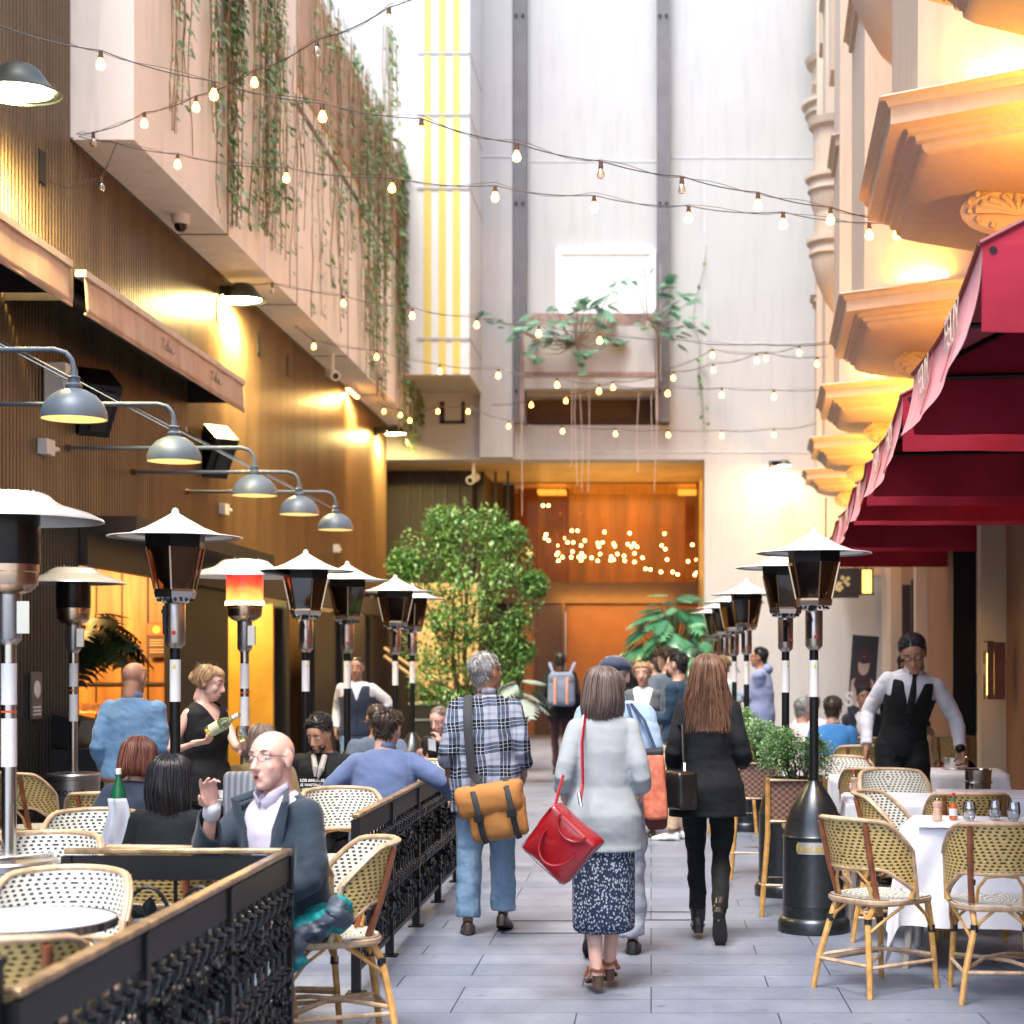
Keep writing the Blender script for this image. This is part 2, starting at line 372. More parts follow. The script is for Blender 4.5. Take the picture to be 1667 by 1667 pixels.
# white framed window
t = (bx(905), bz(520), bx(1068), bz(408))
m = M(); y0 = YB-.12
m.box((t[0], y0, t[1]), (t[2], YB-.002, t[3])); wf = bb(m, 'window', mat('white_window_frame', (.74, .74, .74), .4, 0, .02))
m = M(); m.box((t[0]+.12, y0-.012, t[1]+.05), (t[2]-.12, y0-.004, t[3]-.1)); m.m = 1; m.box((t[0]+.12, y0-.02, t[3]-.14), (t[2]-.12, y0-.013, t[3]-.09)); m.m = 0
bb(m, 'pane', [mat('white_blind', (.87, .89, .9), .3, 0, .02), mat('blind_slot', (.45, .38, .3), .6)], wf)
# balcony planter box with brown edging
m = M(); m.box((bx(854), YB-.65, bz(641)), (bx(1066), YB-.29, bz(541))); bb(m, 'balcony_front', WHITEW)
m = M(); m.box((bx(858), YB-.67, bz(622)), (bx(1066), YB-.652, bz(615))); m.box((bx(860), YB-.6, bz(540)), (bx(1068), YB-.03, bz(520))); m.box((bx(853), YB-.67, bz(692)), (bx(857), YB-.62, bz(541))); m.box((bx(1067), YB-.67, bz(692)), (bx(1070), YB-.62, bz(541))); bb(m, 'brown_trim', mat('rusty_trim', (.30, .20, .17), .7, 0, .25, 8))
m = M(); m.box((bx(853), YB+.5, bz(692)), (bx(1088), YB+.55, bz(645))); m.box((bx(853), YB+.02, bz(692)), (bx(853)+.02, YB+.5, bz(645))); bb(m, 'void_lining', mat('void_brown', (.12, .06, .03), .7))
# left side return, dark vents
m = M(); m.box((bx(716), YB-.02, bz(690)), (bx(724), YB-.004, bz(654))); m.box((bx(751), YB-.02, bz(690)), (bx(757), YB-.004, bz(654))); m.box((bx(716), YB-.02, bz(690)), (bx(757), YB-.003, bz(685))); bb(m, 'vent', DARKBR)
# entrance recess
YR = 38.3
def rx(px): return (px-CX)/F*YR
def rz(py): return EYE+(CY-py)/F*YR
m = M(); m.box((bx(600), YB+.6, ZLN), (bx(1160), YR+3, ZLN+.2)); m.box((bx(1147), YB+.6, 0), (bx(1147)+.3, YR+3, ZLN)); bb(m, 'recess_ceiling', mat('gold_soffit', (.75, .52, .22), .4, 0, .12, 2))
m = M(); m.box((bx(600)-.2, YB+.6, 0), (bx(600), YR+1, ZLN)); m.box((bx(600), 36.0, 0), (rx(832)-.6, 36.2, ZLN-.01)); m.box((rx(832)-.6, 36.2, 0), (rx(832)-.4, YR, ZLN-.01)); m.box((rx(740), YR+.26, 0), (rx(836), YR+.34, ZLN-.02)); bb(m, 'dark_wall', DARKBR)
m = M()
for i in range(9): m.box((bx(640)+i*.26, 35.94, 0), (bx(640)+i*.26+.05, 35.998, ZLN-.02))
bb(m, 'wall_rib', DARK)
m = M(); m.box((rx(832)-.4, YR, rz(982)), (rx(1150), YR+.25, rz(948))); m.box((rx(832)-.4, YR, rz(786)), (rx(832)-.2, YR+.2, rz(948))); m.box((rx(1134), YR, rz(786)), (rx(1150), YR+.2, rz(948)))
m.box((rx(832)-.4, YR, rz(786)), (rx(1150), YR+.2, ZLN-.001)); m.box((rx(915), YR-.02, 0), (rx(920), YR+.1, rz(982))); bb(m, 'bronze_transom', mat('bronze_beam', (.12, .06, .022), .4, .5, .1))
m = M(); m.box((rx(836), YR+.1, rz(948)), (rx(1134), YR+.11, rz(786))); bb(m, 'clerestory_glass', glass('amber_glazing', 'ffe9c8', .0, .02, fr=.25))
m = M(); m.box((rx(820), YR+2.6, rz(990)), (rx(1200), YR+2.7, rz(740))); m.box((rx(700), YR+.3, rz(984)), (rx(1250), YR+2.6, rz(978))); bb(m, 'timber_ceiling_wall', mat('dark_amber_panel', (.26, .12, .016), .45, 0, .3, 1.2, stretch=(2.5, 1, .3)))
m = M()
for a, b in ((836, 870), (880, 922), (1118, 1136)): m.box((rx(a), YR+1.4, rz(950)), (rx(b), YR+1.5, rz(786)))
m.box((rx(905), YR+.9, rz(950)), (rx(915), YR+1., rz(810))); bb(m, 'inner_pillar', mat('red_brown_pillar', (.16, .06, .025), .5))
m = M(); m.box((rx(920), YR+.3, 0), (rx(1150), YR+.35, rz(984))); bb(m, 'orange_door_panel', mat('orange_panel_door', (.34, .12, .018), .45, 0, .1, 2))
m = M(); m.box((rx(870), YR+.1, 0), (rx(915), YR+.2, rz(984))); m.box((rx(832)-.4, YR+.35, 0), (rx(850), YR+.5, rz(984))); bb(m, 'dark_door', mat('maroon_door', (.07, .025, .015), .4))
m = M(); m.box((rx(850), YR+.28, 0), (rx(870), YR+.4, rz(984))); bb(m, 'orange_strip', mat('orange_strip', (.6, .2, .05), .4))
m = M()
for a, b in ((872, 918), (1105, 1135)): m.box((rx(a), YR+.6, rz(798)), (rx(b), YR+1.2, rz(792)))
bb(m, 'ceiling_lamp', emit('lamp_strip', 'ffc060', .5))
area('entrance_light', (0, YB+2.4, ZLN-.15), (0, .2, -1), 12, (1, .62, .2), 3.5, 1.0)
area('entrance_uplight', (rx(990), YR-1.2, rz(960)), (0, -.3, 1), 12, (1, .62, .15), 2.5, .4)
area('clerestory_light', (rx(990), YR+1.6, rz(800)), (0, .6, -1), 15, (1, .66, .2), 3.0, .4)
area('doorway_light', (rx(1000), YR-.7, rz(975)), (0, .7, -1), 11, (1, .55, .15), 2.6, .2)
# yellow striped box on the white building
YS = 31.6
def sx(px): return (px-CX)/F*YS
def sz(py): return EYE+(CY-py)/F*YS
SB = thing('striped_shaft', 'white wall shaft striped with yellow, projecting left of the steel columns', 'facade panel', (sx(720), YS, sz(610)))
so = V((sx(720), YS, sz(610)))
def sbm(m, name, mt):
    m.v = [(x-so.x, y-so.y, z-so.z) for x, y, z in m.v]; return m.build(name, mt, SB, smooth=False)
m = M(); m.box((sx(640), YS, sz(610)), (sx(765), YB-.01, 20)); sbm(m, 'white_box', mat('white_panel', (.62, .62, .61), .5, 0, .03))
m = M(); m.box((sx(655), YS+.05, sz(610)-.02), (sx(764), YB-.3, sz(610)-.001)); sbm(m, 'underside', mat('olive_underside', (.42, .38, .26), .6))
for a, b in ((690, 702), (714, 726), (737, 749)):
    m = M(); m.box((sx(a), YS-.012, sz(608)), (sx(b), YS-.002, 20)); sbm(m, 'yellow_stripe', mat('yellow_stripe', (.62, .50, .12), .5, 0, .03))
m = M()
for y in (87, 187, 307, 552): m.box((sx(679), YS-.02, sz(y)-.02), (sx(765)+.004, YS-.013, sz(y)+.02)); m.box((sx(765)+.001, YS, sz(y)-.02), (sx(765)+.006, YB-.02, sz(y)+.02))
m.box((sx(764), YS-.02, sz(610)), (sx(765)+.01, YS-.003, 20)); sbm(m, 'joint', mat('grey_joint', (.36, .36, .37), .6))
# ---------------------------------------------------------------- RIGHT BUILDING (turned a little away from the lane axis)
TR = atan2(182, F)
RM = Matrix.Rotation(-TR, 4, 'Z')                  # local frame: x = distance out from sight line, y = along facade
def R2(x, y, z=0): return V((x+.065*y, y, z))
RB = thing('ornate_building', 'cream stucco building with corniced bays lit warm yellow on the right', 'building', R2(2.3, 16))
Ro = R2(2.3, 16)
def rb(m, name, mt, smooth=False, par=None, **kw):
    m.v = [(x+.065*y-Ro.x, y-Ro.y, z) for x, y, z in m.v]; return m.build(name, mt, par or RB, smooth=smooth, **kw)
m = M(); m.box((2.3, -3, 3.55), (3.2, 33.9, 15)); rb(m, 'upper_wall', CREAM)
m = M(); m.box((2.3, 3, 0), (3.2, 16.25, 3.55)); m.box((2.3, 16.55, 0), (2.6, 18.3, 3.55)); m.box((2.3, 20.2, 0), (2.6, 24, 3.55)); m.box((2.3, 25.6, 0), (2.6, 28.6, 3.55)); rb(m, 'brown_wall', BROWNW)
m = M(); m.box((2.75, 18.3, 0), (2.9, 30, 3.55)); rb(m, 'ochre_wall', mat('ochre_plaster', (.50, .27, .075), .7, 0, .1))
for y, w_ in ((16.25, .24), (19.9, .07), (24.1, .16), (29.0, .15)):
    m = M(); m.box((2.3-w_, y, 0), (2.6, y+.3, 3.5)); rb(m, 'pilaster', BEIGE)
m = M(); m.box((2.5, 29.6, 0), (3.4, 33.6, 3.55)); m.box((1.5, 33.2, 3.3), (3.4, 33.8, 3.55)); rb(m, 'pale_wall', CREAM)
for q in (30.1, 31.2): m = M(); m.lathe([(.2, 0), (.2, .15), (.15, .2), (.14, 3.1), (.18, 3.2), (.2, 3.45)], (2.3, q, 0), 20); rb(m, 'round_column', CREAM, True)
m = M(); m.box((2.05, 18.55, 0), (2.3, 18.63, 2.95)); dr = rb(m, 'black_door', BLACK)
m = M()
for z in (1.42, .92): m.tube([(2.26, 18.54, z), (2.26, 18.46, z), (2.3, 18.46, z)], .018, 8)
m.tube([(2.3, 18.46, 1.5), (2.3, 18.46, .85)], .02, 8); m.v = [(x+.065*y-Ro.x, y-Ro.y, z) for x, y, z in m.v]; m.build('door_handle', mat('black_metal', (.03, .03, .03), .3, .7), dr)
for y in (26.2, 24.6): m = M(); m.box((2.12, y, 0), (2.3, y+.1, 2.8)); rb(m, 'dark_window_frame', DARKBR)
# canted bays with moulded cornices and bowl undersides
FF = 2.3
PROF = [(.0, .0), (.02, -.015), (-.02, -.03), (-.035, -.065), (-.05, -.07), (-.05, -.17), (-.15, -.185), (-.16, -.21), (-.20, -.22), (-.21, -.25), (-.245, -.265), (-.25, -.295), (-.30, -.33), (-.42, -.37), (-.62, -.405), (-.90, -.43), (-1.2, -.44), (-1.35, -.445)]
def bay_ring(yn, yf, out, ins, z, cant=.95):
    """plan of a canted bay: ins<0 shrinks"""
    x = FF-out-ins; c = cant
    c2 = min(c, (yf-yn)/2-.05)
    return [(FF+.1, yn-ins*.9, z), (FF, yn-ins*.9, z), (x, yn+c2-ins*.42, z), (x, yf-c2+ins*.42, z), (FF, yf+ins*.9, z), (FF+.1, yf+ins*.9, z)]
def bay(yn, yf, zt, out, nm=0):
    mm = M(); rr = []
    for dx, dz in PROF:
        dx = max(dx, -out+.12); 
        if dx*-.9*2 > (yf-yn)-.3: dx = -((yf-yn)-.3)/1.8
        rr.append([V(q) for q in bay_ring(yn, yf, out, dx, zt+dz)])
    mm.rings(rr[::-1]); c = rb(mm, 'bay_cornice', CREAM, True, ang=25)
    # wall of the bay above with sunk panels
    mm = M(); a = bay_ring(yn, yf, out, -.22, zt-.01); b = bay_ring(yn, yf, out, -.24, 15); mm.rings([a, b]); w_ = rb(mm, 'bay_wall', CREAM)
    return c
TIPS = ((5.3, 9.38, 5.02), (9.4, 13.6, 5.02), (14.9, 19.3, 5.02), (20.1, 23.9, 5.02), (25.0, 28.4, 5.02), (29.3, 32.4, 5.02))
for i, (a, b, z) in enumerate(TIPS):
    bay(a, b, z, FF-.72)
    # second cornice one storey up, smaller
    for zz, o_, s_ in ((8.15, FF-.86, .25), (11.9, FF-.9, .3)):
        mm = M(); rr = [[V(q) for q in bay_ring(a+s_, b-s_, o_, max(dx*.8, -.22) if dz > -.3 else dx*.2-.1, zz+dz*.75)] for dx, dz in PROF[:14]]
        mm.rings(rr[::-1]); rb(mm, 'upper_cornice', CREAM, True, ang=25)
    # bracket with a shell ornament under the bowl
    ym = (a+b)/2; mm = M(); mm.prism([(1.55, ym-.45), (FF, ym-.6), (FF, ym+.6), (1.55, ym+.45)], z-.58, z-.44); mm.prism([(1.68, ym-.36), (FF, ym-.5), (FF, ym+.5), (1.68, ym+.36)], z-.82, z-.581)
    br_ = rb(mm, 'bracket', CREAM)
    mm = M(); mm.lathe([(.02, .0), (.3, .02), (.36, .06), (.3, .1), (.05, .12)], (1.62, ym-.43, z-.52), 20, (0, -1, -.15), sy=.45)
    for q in range(9): an = pi*(.08+.84*q/8); mm.tube([(1.62, ym-.56, z-.56), (1.62+cos(an)*.14, ym-.585, z-.56+sin(an)*.06), (1.62+cos(an)*.27, ym-.55, z-.56+sin(an)*.115)], [.012, .022, .03], 6)
    for q in range(15): an = 2*pi*q/15; mm.ball((1.62+cos(an)*.31, ym-.54, z-.51+sin(an)*.135), .022, 6)
    mm.v = [(x+.065*y-Ro.x, y-Ro.y, zz) for x, y, zz in mm.v]; mm.build('shell_ornament', CREAM, br_)
# rounded balconettes far along the facade, seen past the bays
for (yy, zz, r, o_) in ((24.45, 8.45, .42, 1.45), (24.45, 7.55, .40, 1.45), (31.0, 11.6, .7, 1.05), (33.0, 15.0, .7, 1.0), (14.25, 7.5, .5, 1.35)):
    mm = M(); mm.lathe([(.02, -1.0), (r*.35, -.85), (r*.7, -.55), (r*.9, -.3), (r*.9, -.2), (r, -.16), (r*.95, -.05), (r*1.08, 0), (r*1.08, .06), (r*.8, .07), (r*.8, .7), (r*.95, .75), (r, .85), (r*.9, .86)], (FF-o_+.2, yy, zz), 28); rb(mm, 'balconette', CREAM, True)
for (yy, zz, s_) in ((28.9, 12.6, .35), (24.4, 13.3, .4), (24.4, 10.6, .35), (19.7, 11.3, .3), (28.9, 9.6, .35)):
    mm = M(); mm.box((FF-1.35, yy-s_, zz-.7), (FF, yy+s_, zz+.7)); mm.box((FF-1.42, yy-s_-.06, zz+.7), (FF, yy+s_+.06, zz+.85)); rb(mm, 'hood_mould', CREAM)

# small warm uplights standing on the awning housings between the bays
LTW = emit('uplight_lens', 'ffc860', 14)
for i, (yy, xx, zz, e_) in enumerate(((9.05, 1.5, 3.75, 260), (14.2, 1.45, 3.7, 260), (19.7, 1.4, 3.7, 200), (24.5, 1.4, 3.75, 170), (28.9, 1.4, 3.8, 120), (32.8, 1.4, 3.8, 60))):
    t = thing('uplight', ('warm uplight above the nearest red awning', 'warm uplight between the first and second bay', 'warm uplight between the second and third bay', 'warm uplight between the third and fourth bay', 'warm uplight between the fourth and fifth bay', 'warm uplight beyond the farthest bay')[i], 'wall light', R2(xx+.6, yy, zz), 0, 'uplights on the stucco facade')
    m = M(); m.lathe([(.03, -.12), (.07, -.1), (.085, 0), (.075, 0)], n=18); m.build('housing', BLACK, t); m = M(); m.lathe([(.0, .003), (.07, .003)], n=18, cap=False); m.build('lens', LTW, t)
    m = M(); m.tube([(0, 0, -.1), (.3, 0, -.12), (.9, 0, -.12)], .02, 8); m.build('arm', BLACK, t)
    area('uplight_lamp', (0, 0, .02), (-.2, .55, 1), e_*(.10, .42, .3, .3, .3, .3)[i], (1, .45, .05), .12, .12, t)
    area('uplight_lamp', (0, 0, .02), (.1, -.5, 1), e_*.12, (1, .55, .08), .12, .12, t)

for i, (a, b, z) in enumerate(TIPS[1:]):
    t = thing('cornice_lamp', 'small warm lamp on the cornice top of the %s bay' % ('nearest', 'second', 'third', 'fourth', 'farthest')[i], 'wall light', R2(1.42, a+.68, z+.002), 0, 'lamps on the cornice tops')
    m = M(); m.lathe([(.04, 0), (.05, .01), (.045, .03)], n=16); m.build('housing', BEIGE, t); m = M(); m.lathe([(.0, .031), (.04, .031)], n=16, cap=False); m.build('lens', LTW, t)
    area('cornice_light', (0, 0, .06), (.05, .12, 1), 7, (1, .42, .06), .5, .08, t); area('cornice_light', (0, 0, .06), (-.2, -.8, .6), 3, (1, .46, .07), .1, .1, t)
# ================================================================ MATERIALS FOR OBJECTS
CHROME = mat('steel_polished', 'c9c6c2', .22, 1, .04)
ALU = mat('hat_aluminium', 'dddde0', .34, .85, .04)
WHITEP = mat('white_enamel', 'e6e6e6', .35, 0, .05)
COPPER = mat('warm_steel', (.50, .36, .26), .25, 1, .1)
BRASS = mat('brass_edge', (.52, .36, .17), .35, .8, .15)
CAST = mat('cast_iron', (.012, .013, .015), .22, .3, .2, 20, .3, 40, .004)
GREYL = mat('grey_shade', (.11, .145, .18), .45, .1, .06)
PAPER = mat('label_white', (.75, .75, .76), .5, 0, .03)
def bend(path): return path
# ================================================================ WALL LAMPS with long arms
def make_lamp():
    t = thing('wall_lamp', '-', 'wall lamp', group='grey dome lamps on long arms')
    m = M(); m.lathe([(.2, 0), (.2, .012), (.196, .05), (.175, .1), (.13, .15), (.08, .178), (.045, .19), (.045, .20), (.035, .215)], n=36, cap=False)
    m.build('shade', GREYL, t)
    m = M(); m.lathe([(.193, .004), (.185, .05), (.165, .095), (.12, .142), (.07, .17)], n=36, cap=False); m.build('inner_shade', emit('glow_inner', (1, .60, .2), .35, (.6, .45, .25)), t)
    m = M(); m.lathe([(.045, .19), (.05, .2), (.05, .215), (.034, .225), (.034, .25), (.04, .26), (.024, .27), (.022, .31)], n=20); m.build('socket', GREYL, t)
    m = M(); z = .43; m.tube([(0, 0, .29), (0, 0, z-.12), (-.015, 0, z-.06), (-.05, 0, z-.02), (-.12, 0, z), (-1.66, 0, z)], .017, 10); m.build('arm', GREYL, t)
    m = M(); m.tube([(-.03, 0, .24), (-1.7, 0, 1.12)], .0055, 6); m.lathe([(.05, 0), (.05, .015), (.02, .03)], (-1.7, 0, 1.12), 8, (1, 0, 0)); m.build('tie_rod', GREYL, t)
    m = M(); m.lathe([(.06, 0), (.06, .015), (.03, .03), (.025, .07)], (-1.71, 0, z), 12, (1, 0, 0)); m.build('wall_plate', mat('rust_plate', (.12, .06, .04), .6), t)
    m = M(); m.ball((0, 0, .1), .035, 10); m.build('bulb', emit('bulb_off_warm', 'ffb24a', 2.0), t)
    return t
lamp0 = make_lamp(); POS = ('nearest and largest', 'second nearest', 'middle', 'second farthest', 'farthest and smallest')
for i, y in enumerate((10.58, 12.8, 15.4, 17.35, 19.35)):
    o = lamp0 if i == 0 else clone(lamp0); o.location = (-3.55, y, 3.1)
    o['label'] = 'grey dome lamp on a long wall arm, the %s of the five' % POS[i]
# flood lamps: dark bell hoods with a bright underside
def flood(loc, s, lab, e, lit=True):
    t = thing('flood_lamp', lab, 'wall light', loc, 0, 'hooded flood lamps')
    m = M(); m.lathe([(.0, .16), (.06, .15), (.1, .12), (.13, .07), (.16, .03), (.2, 0), (.2, -.01)], n=28, cap=False); m.v = [(x*s*1.15, y*s, z*s) for x, y, z in m.v]; m.build('hood', mat('dark_green_hood', (.05, .06, .045), .35, .2), t)
    m = M(); m.lathe([(.02, .012), (.16, .01), (.165, .0)], n=24); m.v = [(x*s*1.1, y*s, z*s) for x, y, z in m.v]; m.build('lens', emit('flood_lens', 'fdf7c8', 9), t)
    m = M(); m.box((-.34*s, -.06*s, .0), (-.08*s, .06*s, .12*s)); m.tube([(-.36*s, 0, .04*s), (-.4*s, 0, .04*s)], .09*s, 12); m.build('bracket', BLACK, t)
    area('flood_light', (0, 0, -.03), (-.35, .1, -1), e, (1, .74, .28), .3*s, .3*s, t)
flood(P(30, 150, 12.6), 1.35, 'bell hooded flood lamp high on the ribbed wall at the picture edge', 130)
flood(P(394, 488, 20.9), 1.3, 'bell hooded flood lamp under the concrete soffit, above the canvas awning', 260)
flood(P(645, 706, 32.4), 1.0, 'small hooded flood lamp at the far end of the concrete soffit', 120)
flood(P(1277, 758, 33.6), .75, 'small flood lamp glowing on the white end wall', 14)
for px, py, y in ((600, 655, 29.5),):
    t = thing('strip_light', 'bright strip light under the far end of the soffit', 'light fitting', (-5.12, y, 6.24))
    m = M(); m.box((-.04, -.5, 0), (.04, .5, .05)); m.build('housing', WHITEP, t, False)
    m = M(); m.box((-.03, -.48, -.02), (.03, .48, -.001)); m.build('diffuser', emit('strip_warm', 'ffbf5a', 7), t, False)
    area('strip_lamp', (0, 0, -.05), (-.3, 0, -1), 60 if px != 600 else 110, (1, .60, .2), .08, 1.2, t)
# security cameras, speakers, junction boxes
t = thing('dome_camera', 'white dome security camera with a dark eye under the soffit', 'camera', P(287, 325, 17.2)+V((-.28, 0, 0)))
t.location = (-4.95, 18.1, 6.2); m = M(); m.lathe([(.09, .12), (.095, .06), (.09, .03), (.08, .02)], n=24); m.build('housing', WHITEP, t)
m = M(); m.lathe([(.0, -.06), (.04, -.05), (.065, -.02), (.07, .02)], n=20); m.build('eye', mat('dark_dome', (.01, .01, .012), .1), t)
def bullet(loc, rz, lab, s=1.0):
    t = thing('security_camera', lab, 'camera', loc, rz)
    m = M(); m.tube([(0, 0, .32*s), (0, 0, 0)], .03*s, 10); m.lathe([(.05*s, .3*s), (.05*s, .34*s)], n=14); m.build('stem', WHITEP, t)
    m = M(); m.tube([(0, .12*s, .0), (0, -.16*s, -.09*s)], .075*s, 14); m.build('housing', WHITEP, t)
    m = M(); m.tube([(0, -.162*s, -.091*s), (0, -.17*s, -.094*s)], .05*s, 14); m.build('lens', DARK, t)
bullet(P(771, 775, 34.6), -.3, 'white bullet camera hanging under the dark recess ceiling', 1.15)
bullet(P(541, 605, 26.2), .5, 'cream bullet camera under the concrete soffit near the flood lamp', 1.0)
for i, (px, py, y) in enumerate(((125, 655, 15.7), (330, 735, 20.1))):
    t = thing('wall_speaker', ('black loudspeaker box tilted on its corner behind the nearest grey lamp', 'black loudspeaker box on the wall behind the second grey lamp')[i], 'speaker', (-5.1, y, P(px, py, y).z))
    m = M(); m.box((-.14, -.17, -.26), (.16, .17, .26), mat=Matrix.Rotation(.75, 3, 'Z')@Matrix.Rotation(.6, 3, 'X')); m.build('cabinet', BLACK, t, False); 
    m = M(); m.box((-.05, -.19, -.2), (.1, -.172, .2), mat=Matrix.Rotation(.75, 3, 'Z')@Matrix.Rotation(.6, 3, 'X')); m.build('grille', DARK, t, False)
t = thing('wall_heater_box', 'white rounded equipment box on the ribbed wall left of the speaker', 'equipment box', (-5.08, 14.8, 4.0)); m = M(); m.box((-.1, -.12, -.17), (.08, .12, .17)); m.build('case', WHITEP, t); m = M(); m.lathe([(.16, -.02), (.15, .02), (.1, .05)], (.09, 0, 0), 20, (1, 0, 0), sx=1, sy=.6); m.build('cover', WHITEP, t)
for i, (px, py) in enumerate(((72, 728), (362, 829), (546, 893))):
    y = 5.2*F/(CX-px); t = thing('junction_box', 'small white weatherproof box on the ribbed wall, ' + ('below the nearest grey lamp', 'under the middle grey lamp', 'below the farthest grey lamp')[i], 'junction box', (-5.19, y, P(px, py, y).z), 0, 'white boxes on the wall')
    m = M(); m.box((-.03, -.1, -.065), (.05, .1, .065)); m.build('case', WHITEP, t); m = M(); m.tube([(.05, .1, 0), (.05, .17, 0), (.0, .2, 0)], .02, 8); m.build('cable_gland', WHITEP, t)
m = M(); m.box((-.01, -.13, -.2), (.004, .13, .2)); t = thing('wall_notice', 'small dark notice with a white oval emblem on the dark ribbed wall', 'sign', (-5.2, 14.55, 1.33)); m.build('plate', mat('notice_plate', (.09, .075, .08), .5), t, False)
m = M(); m.lathe([(.075, 0), (.075, .004)], (.006, 0, .05), 24, (1, 0, 0), sy=1); m.lathe([(.06, .001), (.06, .006)], (.006, 0, .05), 24, (1, 0, 0)); m.m = 0; m.build('emblem', mat('emblem_white', (.7, .7, .7), .5), t)
for z in (-.1, -.13, -.16): m = M(); m.box((.005, -.09, z-.008), (.008, .09, z+.008)); m.build('text_line', _mc['emblem_white'], t, False)
# rust-edged holes in the ribbed wall with cable ends
for i, (px, py) in enumerate(((67, 272), (355, 505), (420, 560), (469, 597), (67+105, 700-60))):
    y = 5.22*F/(CX-px); z = P(px, py, y).z; t = thing('wall_opening', ('ragged hole in the ribbed wall beside the hanging bulb', 'small dark hole in the wall below the flood lamp', 'small dark hole in the wall above the canvas awning end', 'small dark slot in the golden wall, farthest right of the holes', 'taped over patch on the ribbed wall')[i], 'hole', (-5.215, y, z))
    m = M(); m.box((-.005, -.07, -.14), (.012, .07, .14)); m.build('hole', mat('tape_patch', (.12, .08, .05), .5) if i == 4 else DARK, t, False)
# ================================================================ CANVAS AWNINGS on the left
k = NT('aged_canvas'); co = k.coord('Object'); n1 = k.noise(k.coord('Object', (1, 2, .3)), 3, 5, .6); n2 = k.noise(co, 1.6, 4, .6)
CANV = k.fin(k.mix(.6, k.ramp(n1, [(.3, (.52, .37, .27)), (.7, (.66, .50, .39))]), k.ramp(n2, [(.3, (.72, .66, .6)), (.65, (1, 1, 1))]), 'MULTIPLY'), .8)
for i, (y0, y1) in enumerate(((7.0, 13.62), (13.95, 19.4))):
    t = thing('canvas_awning', ('rolled beige canvas awning on the left wall, cut by the picture edge', 'rolled beige canvas awning with faint handwriting on its valance')[i], 'awning', (-4.6, y0, 4.74), 0, 'rolled canvas awnings')
    L = y1-y0; m = M(); m.grid(lambda u, v: V((-.004*sin(u*40)+.02*v, u*L, -.3*v-.006*sin(u*9)*v)), 60, 6); vo = m.build('valance', CANV, t)
    apply_mods(vo, [('SOLIDIFY', dict(thickness=.004))])
    m = M(); m.tube([(0.01, 0, -.305), (0.01, L, -.305)], .012, 8); m.build('hem_bar', CANV, t)
    m = M(); m.box((-.07, -.01, -.005), (.02, L+.01, .05)); m.build('front_rail', mat('awning_rail', (.62, .53, .45), .5), t)
    m = M(); m.tube([(-.25, 0, -.02), (-.25, L, -.02)], .11, 14); m.tube([(-.14, 0, -.12), (-.14, L, -.12)], .03, 8); m.build('roller', DARKBR, t)
    m = M(); m.box((-.66, 0, .03), (-.08, L, .05)); m.box((-.66, -.02, -.2), (-.08, .0, .05)); m.box((-.66, L, -.2), (-.08, L+.02, .05)); m.build('housing', DARKBR, t, False)
    if i:
        for yy in (2.1, 3.9):                            # faint pencil handwriting
            m = M(); r = random.Random(3+int(yy)); 
            strokes = [[(0, .05), (.1, .08), (.2, .06)], [(.1, .07), (.09, -.02), (.05, -.06)], [(.16, 0), (.22, -.05), (.26, .01), (.24, .04)], [(.28, -.06), (.3, .1), (.34, -.05)], [(.38, -.04), (.4, .02), (.42, -.04), (.46, .02), (.48, -.05), (.56, -.03), (.62, .0)]]
            for s_ in strokes: m.tube([(.024, yy+a*.8, -.15+b*.75) for a, b in s_], .004, 4)
            m.build('handwriting', mat('pencil', (.22, .17, .14), .9), t)
# ================================================================ RED AWNINGS on the right
k = NT('red_awning_fabric'); co = k.coord('Object'); n1 = k.noise(co, 2.2, 5, .6)
RED = k.fin(k.ramp(n1, [(.3, (.30, .010, .030)), (.7, (.44, .022, .052))]), .75, 0, .3); k.bump(k.noise(k.coord('Object', (1, 3, 1)), 6, 4), .15, .02)
k.b.inputs['Sheen Weight'].default_value = .15
k = NT('sun_faded_red'); co = k.coord('Object', (1, 5, .5)); n1 = k.noise(co, 3, 5, .6); n2 = k.noise(k.coord('Object', (1, 14, .4)), 4, 3, .6)
REDF = k.fin(k.mix(k.ramp(n2, [(.5, (0, 0, 0)), (.75, (.6, .6, .6))]), k.ramp(n1, [(.3, (.82, .28, .30)), (.7, (.90, .46, .46))]), (.85, .5, .42, 1)), .8)
GOLDT = mat('awning_letter', (.88, .62, .48), .7, 0, .3, 30)
AW = ((6.2, 9.0), (9.7, 12.33), (13.05, 14.45), (14.9, 17.78), (18.4, 21.4))
WORDS = ('nearest red awning over the diners, cut by the picture edge', 'second red awning from the camera', 'third red awning, the short one in the middle', 'fourth red awning, above the black vested waiter', 'farthest red awning, just behind the near lantern heater')
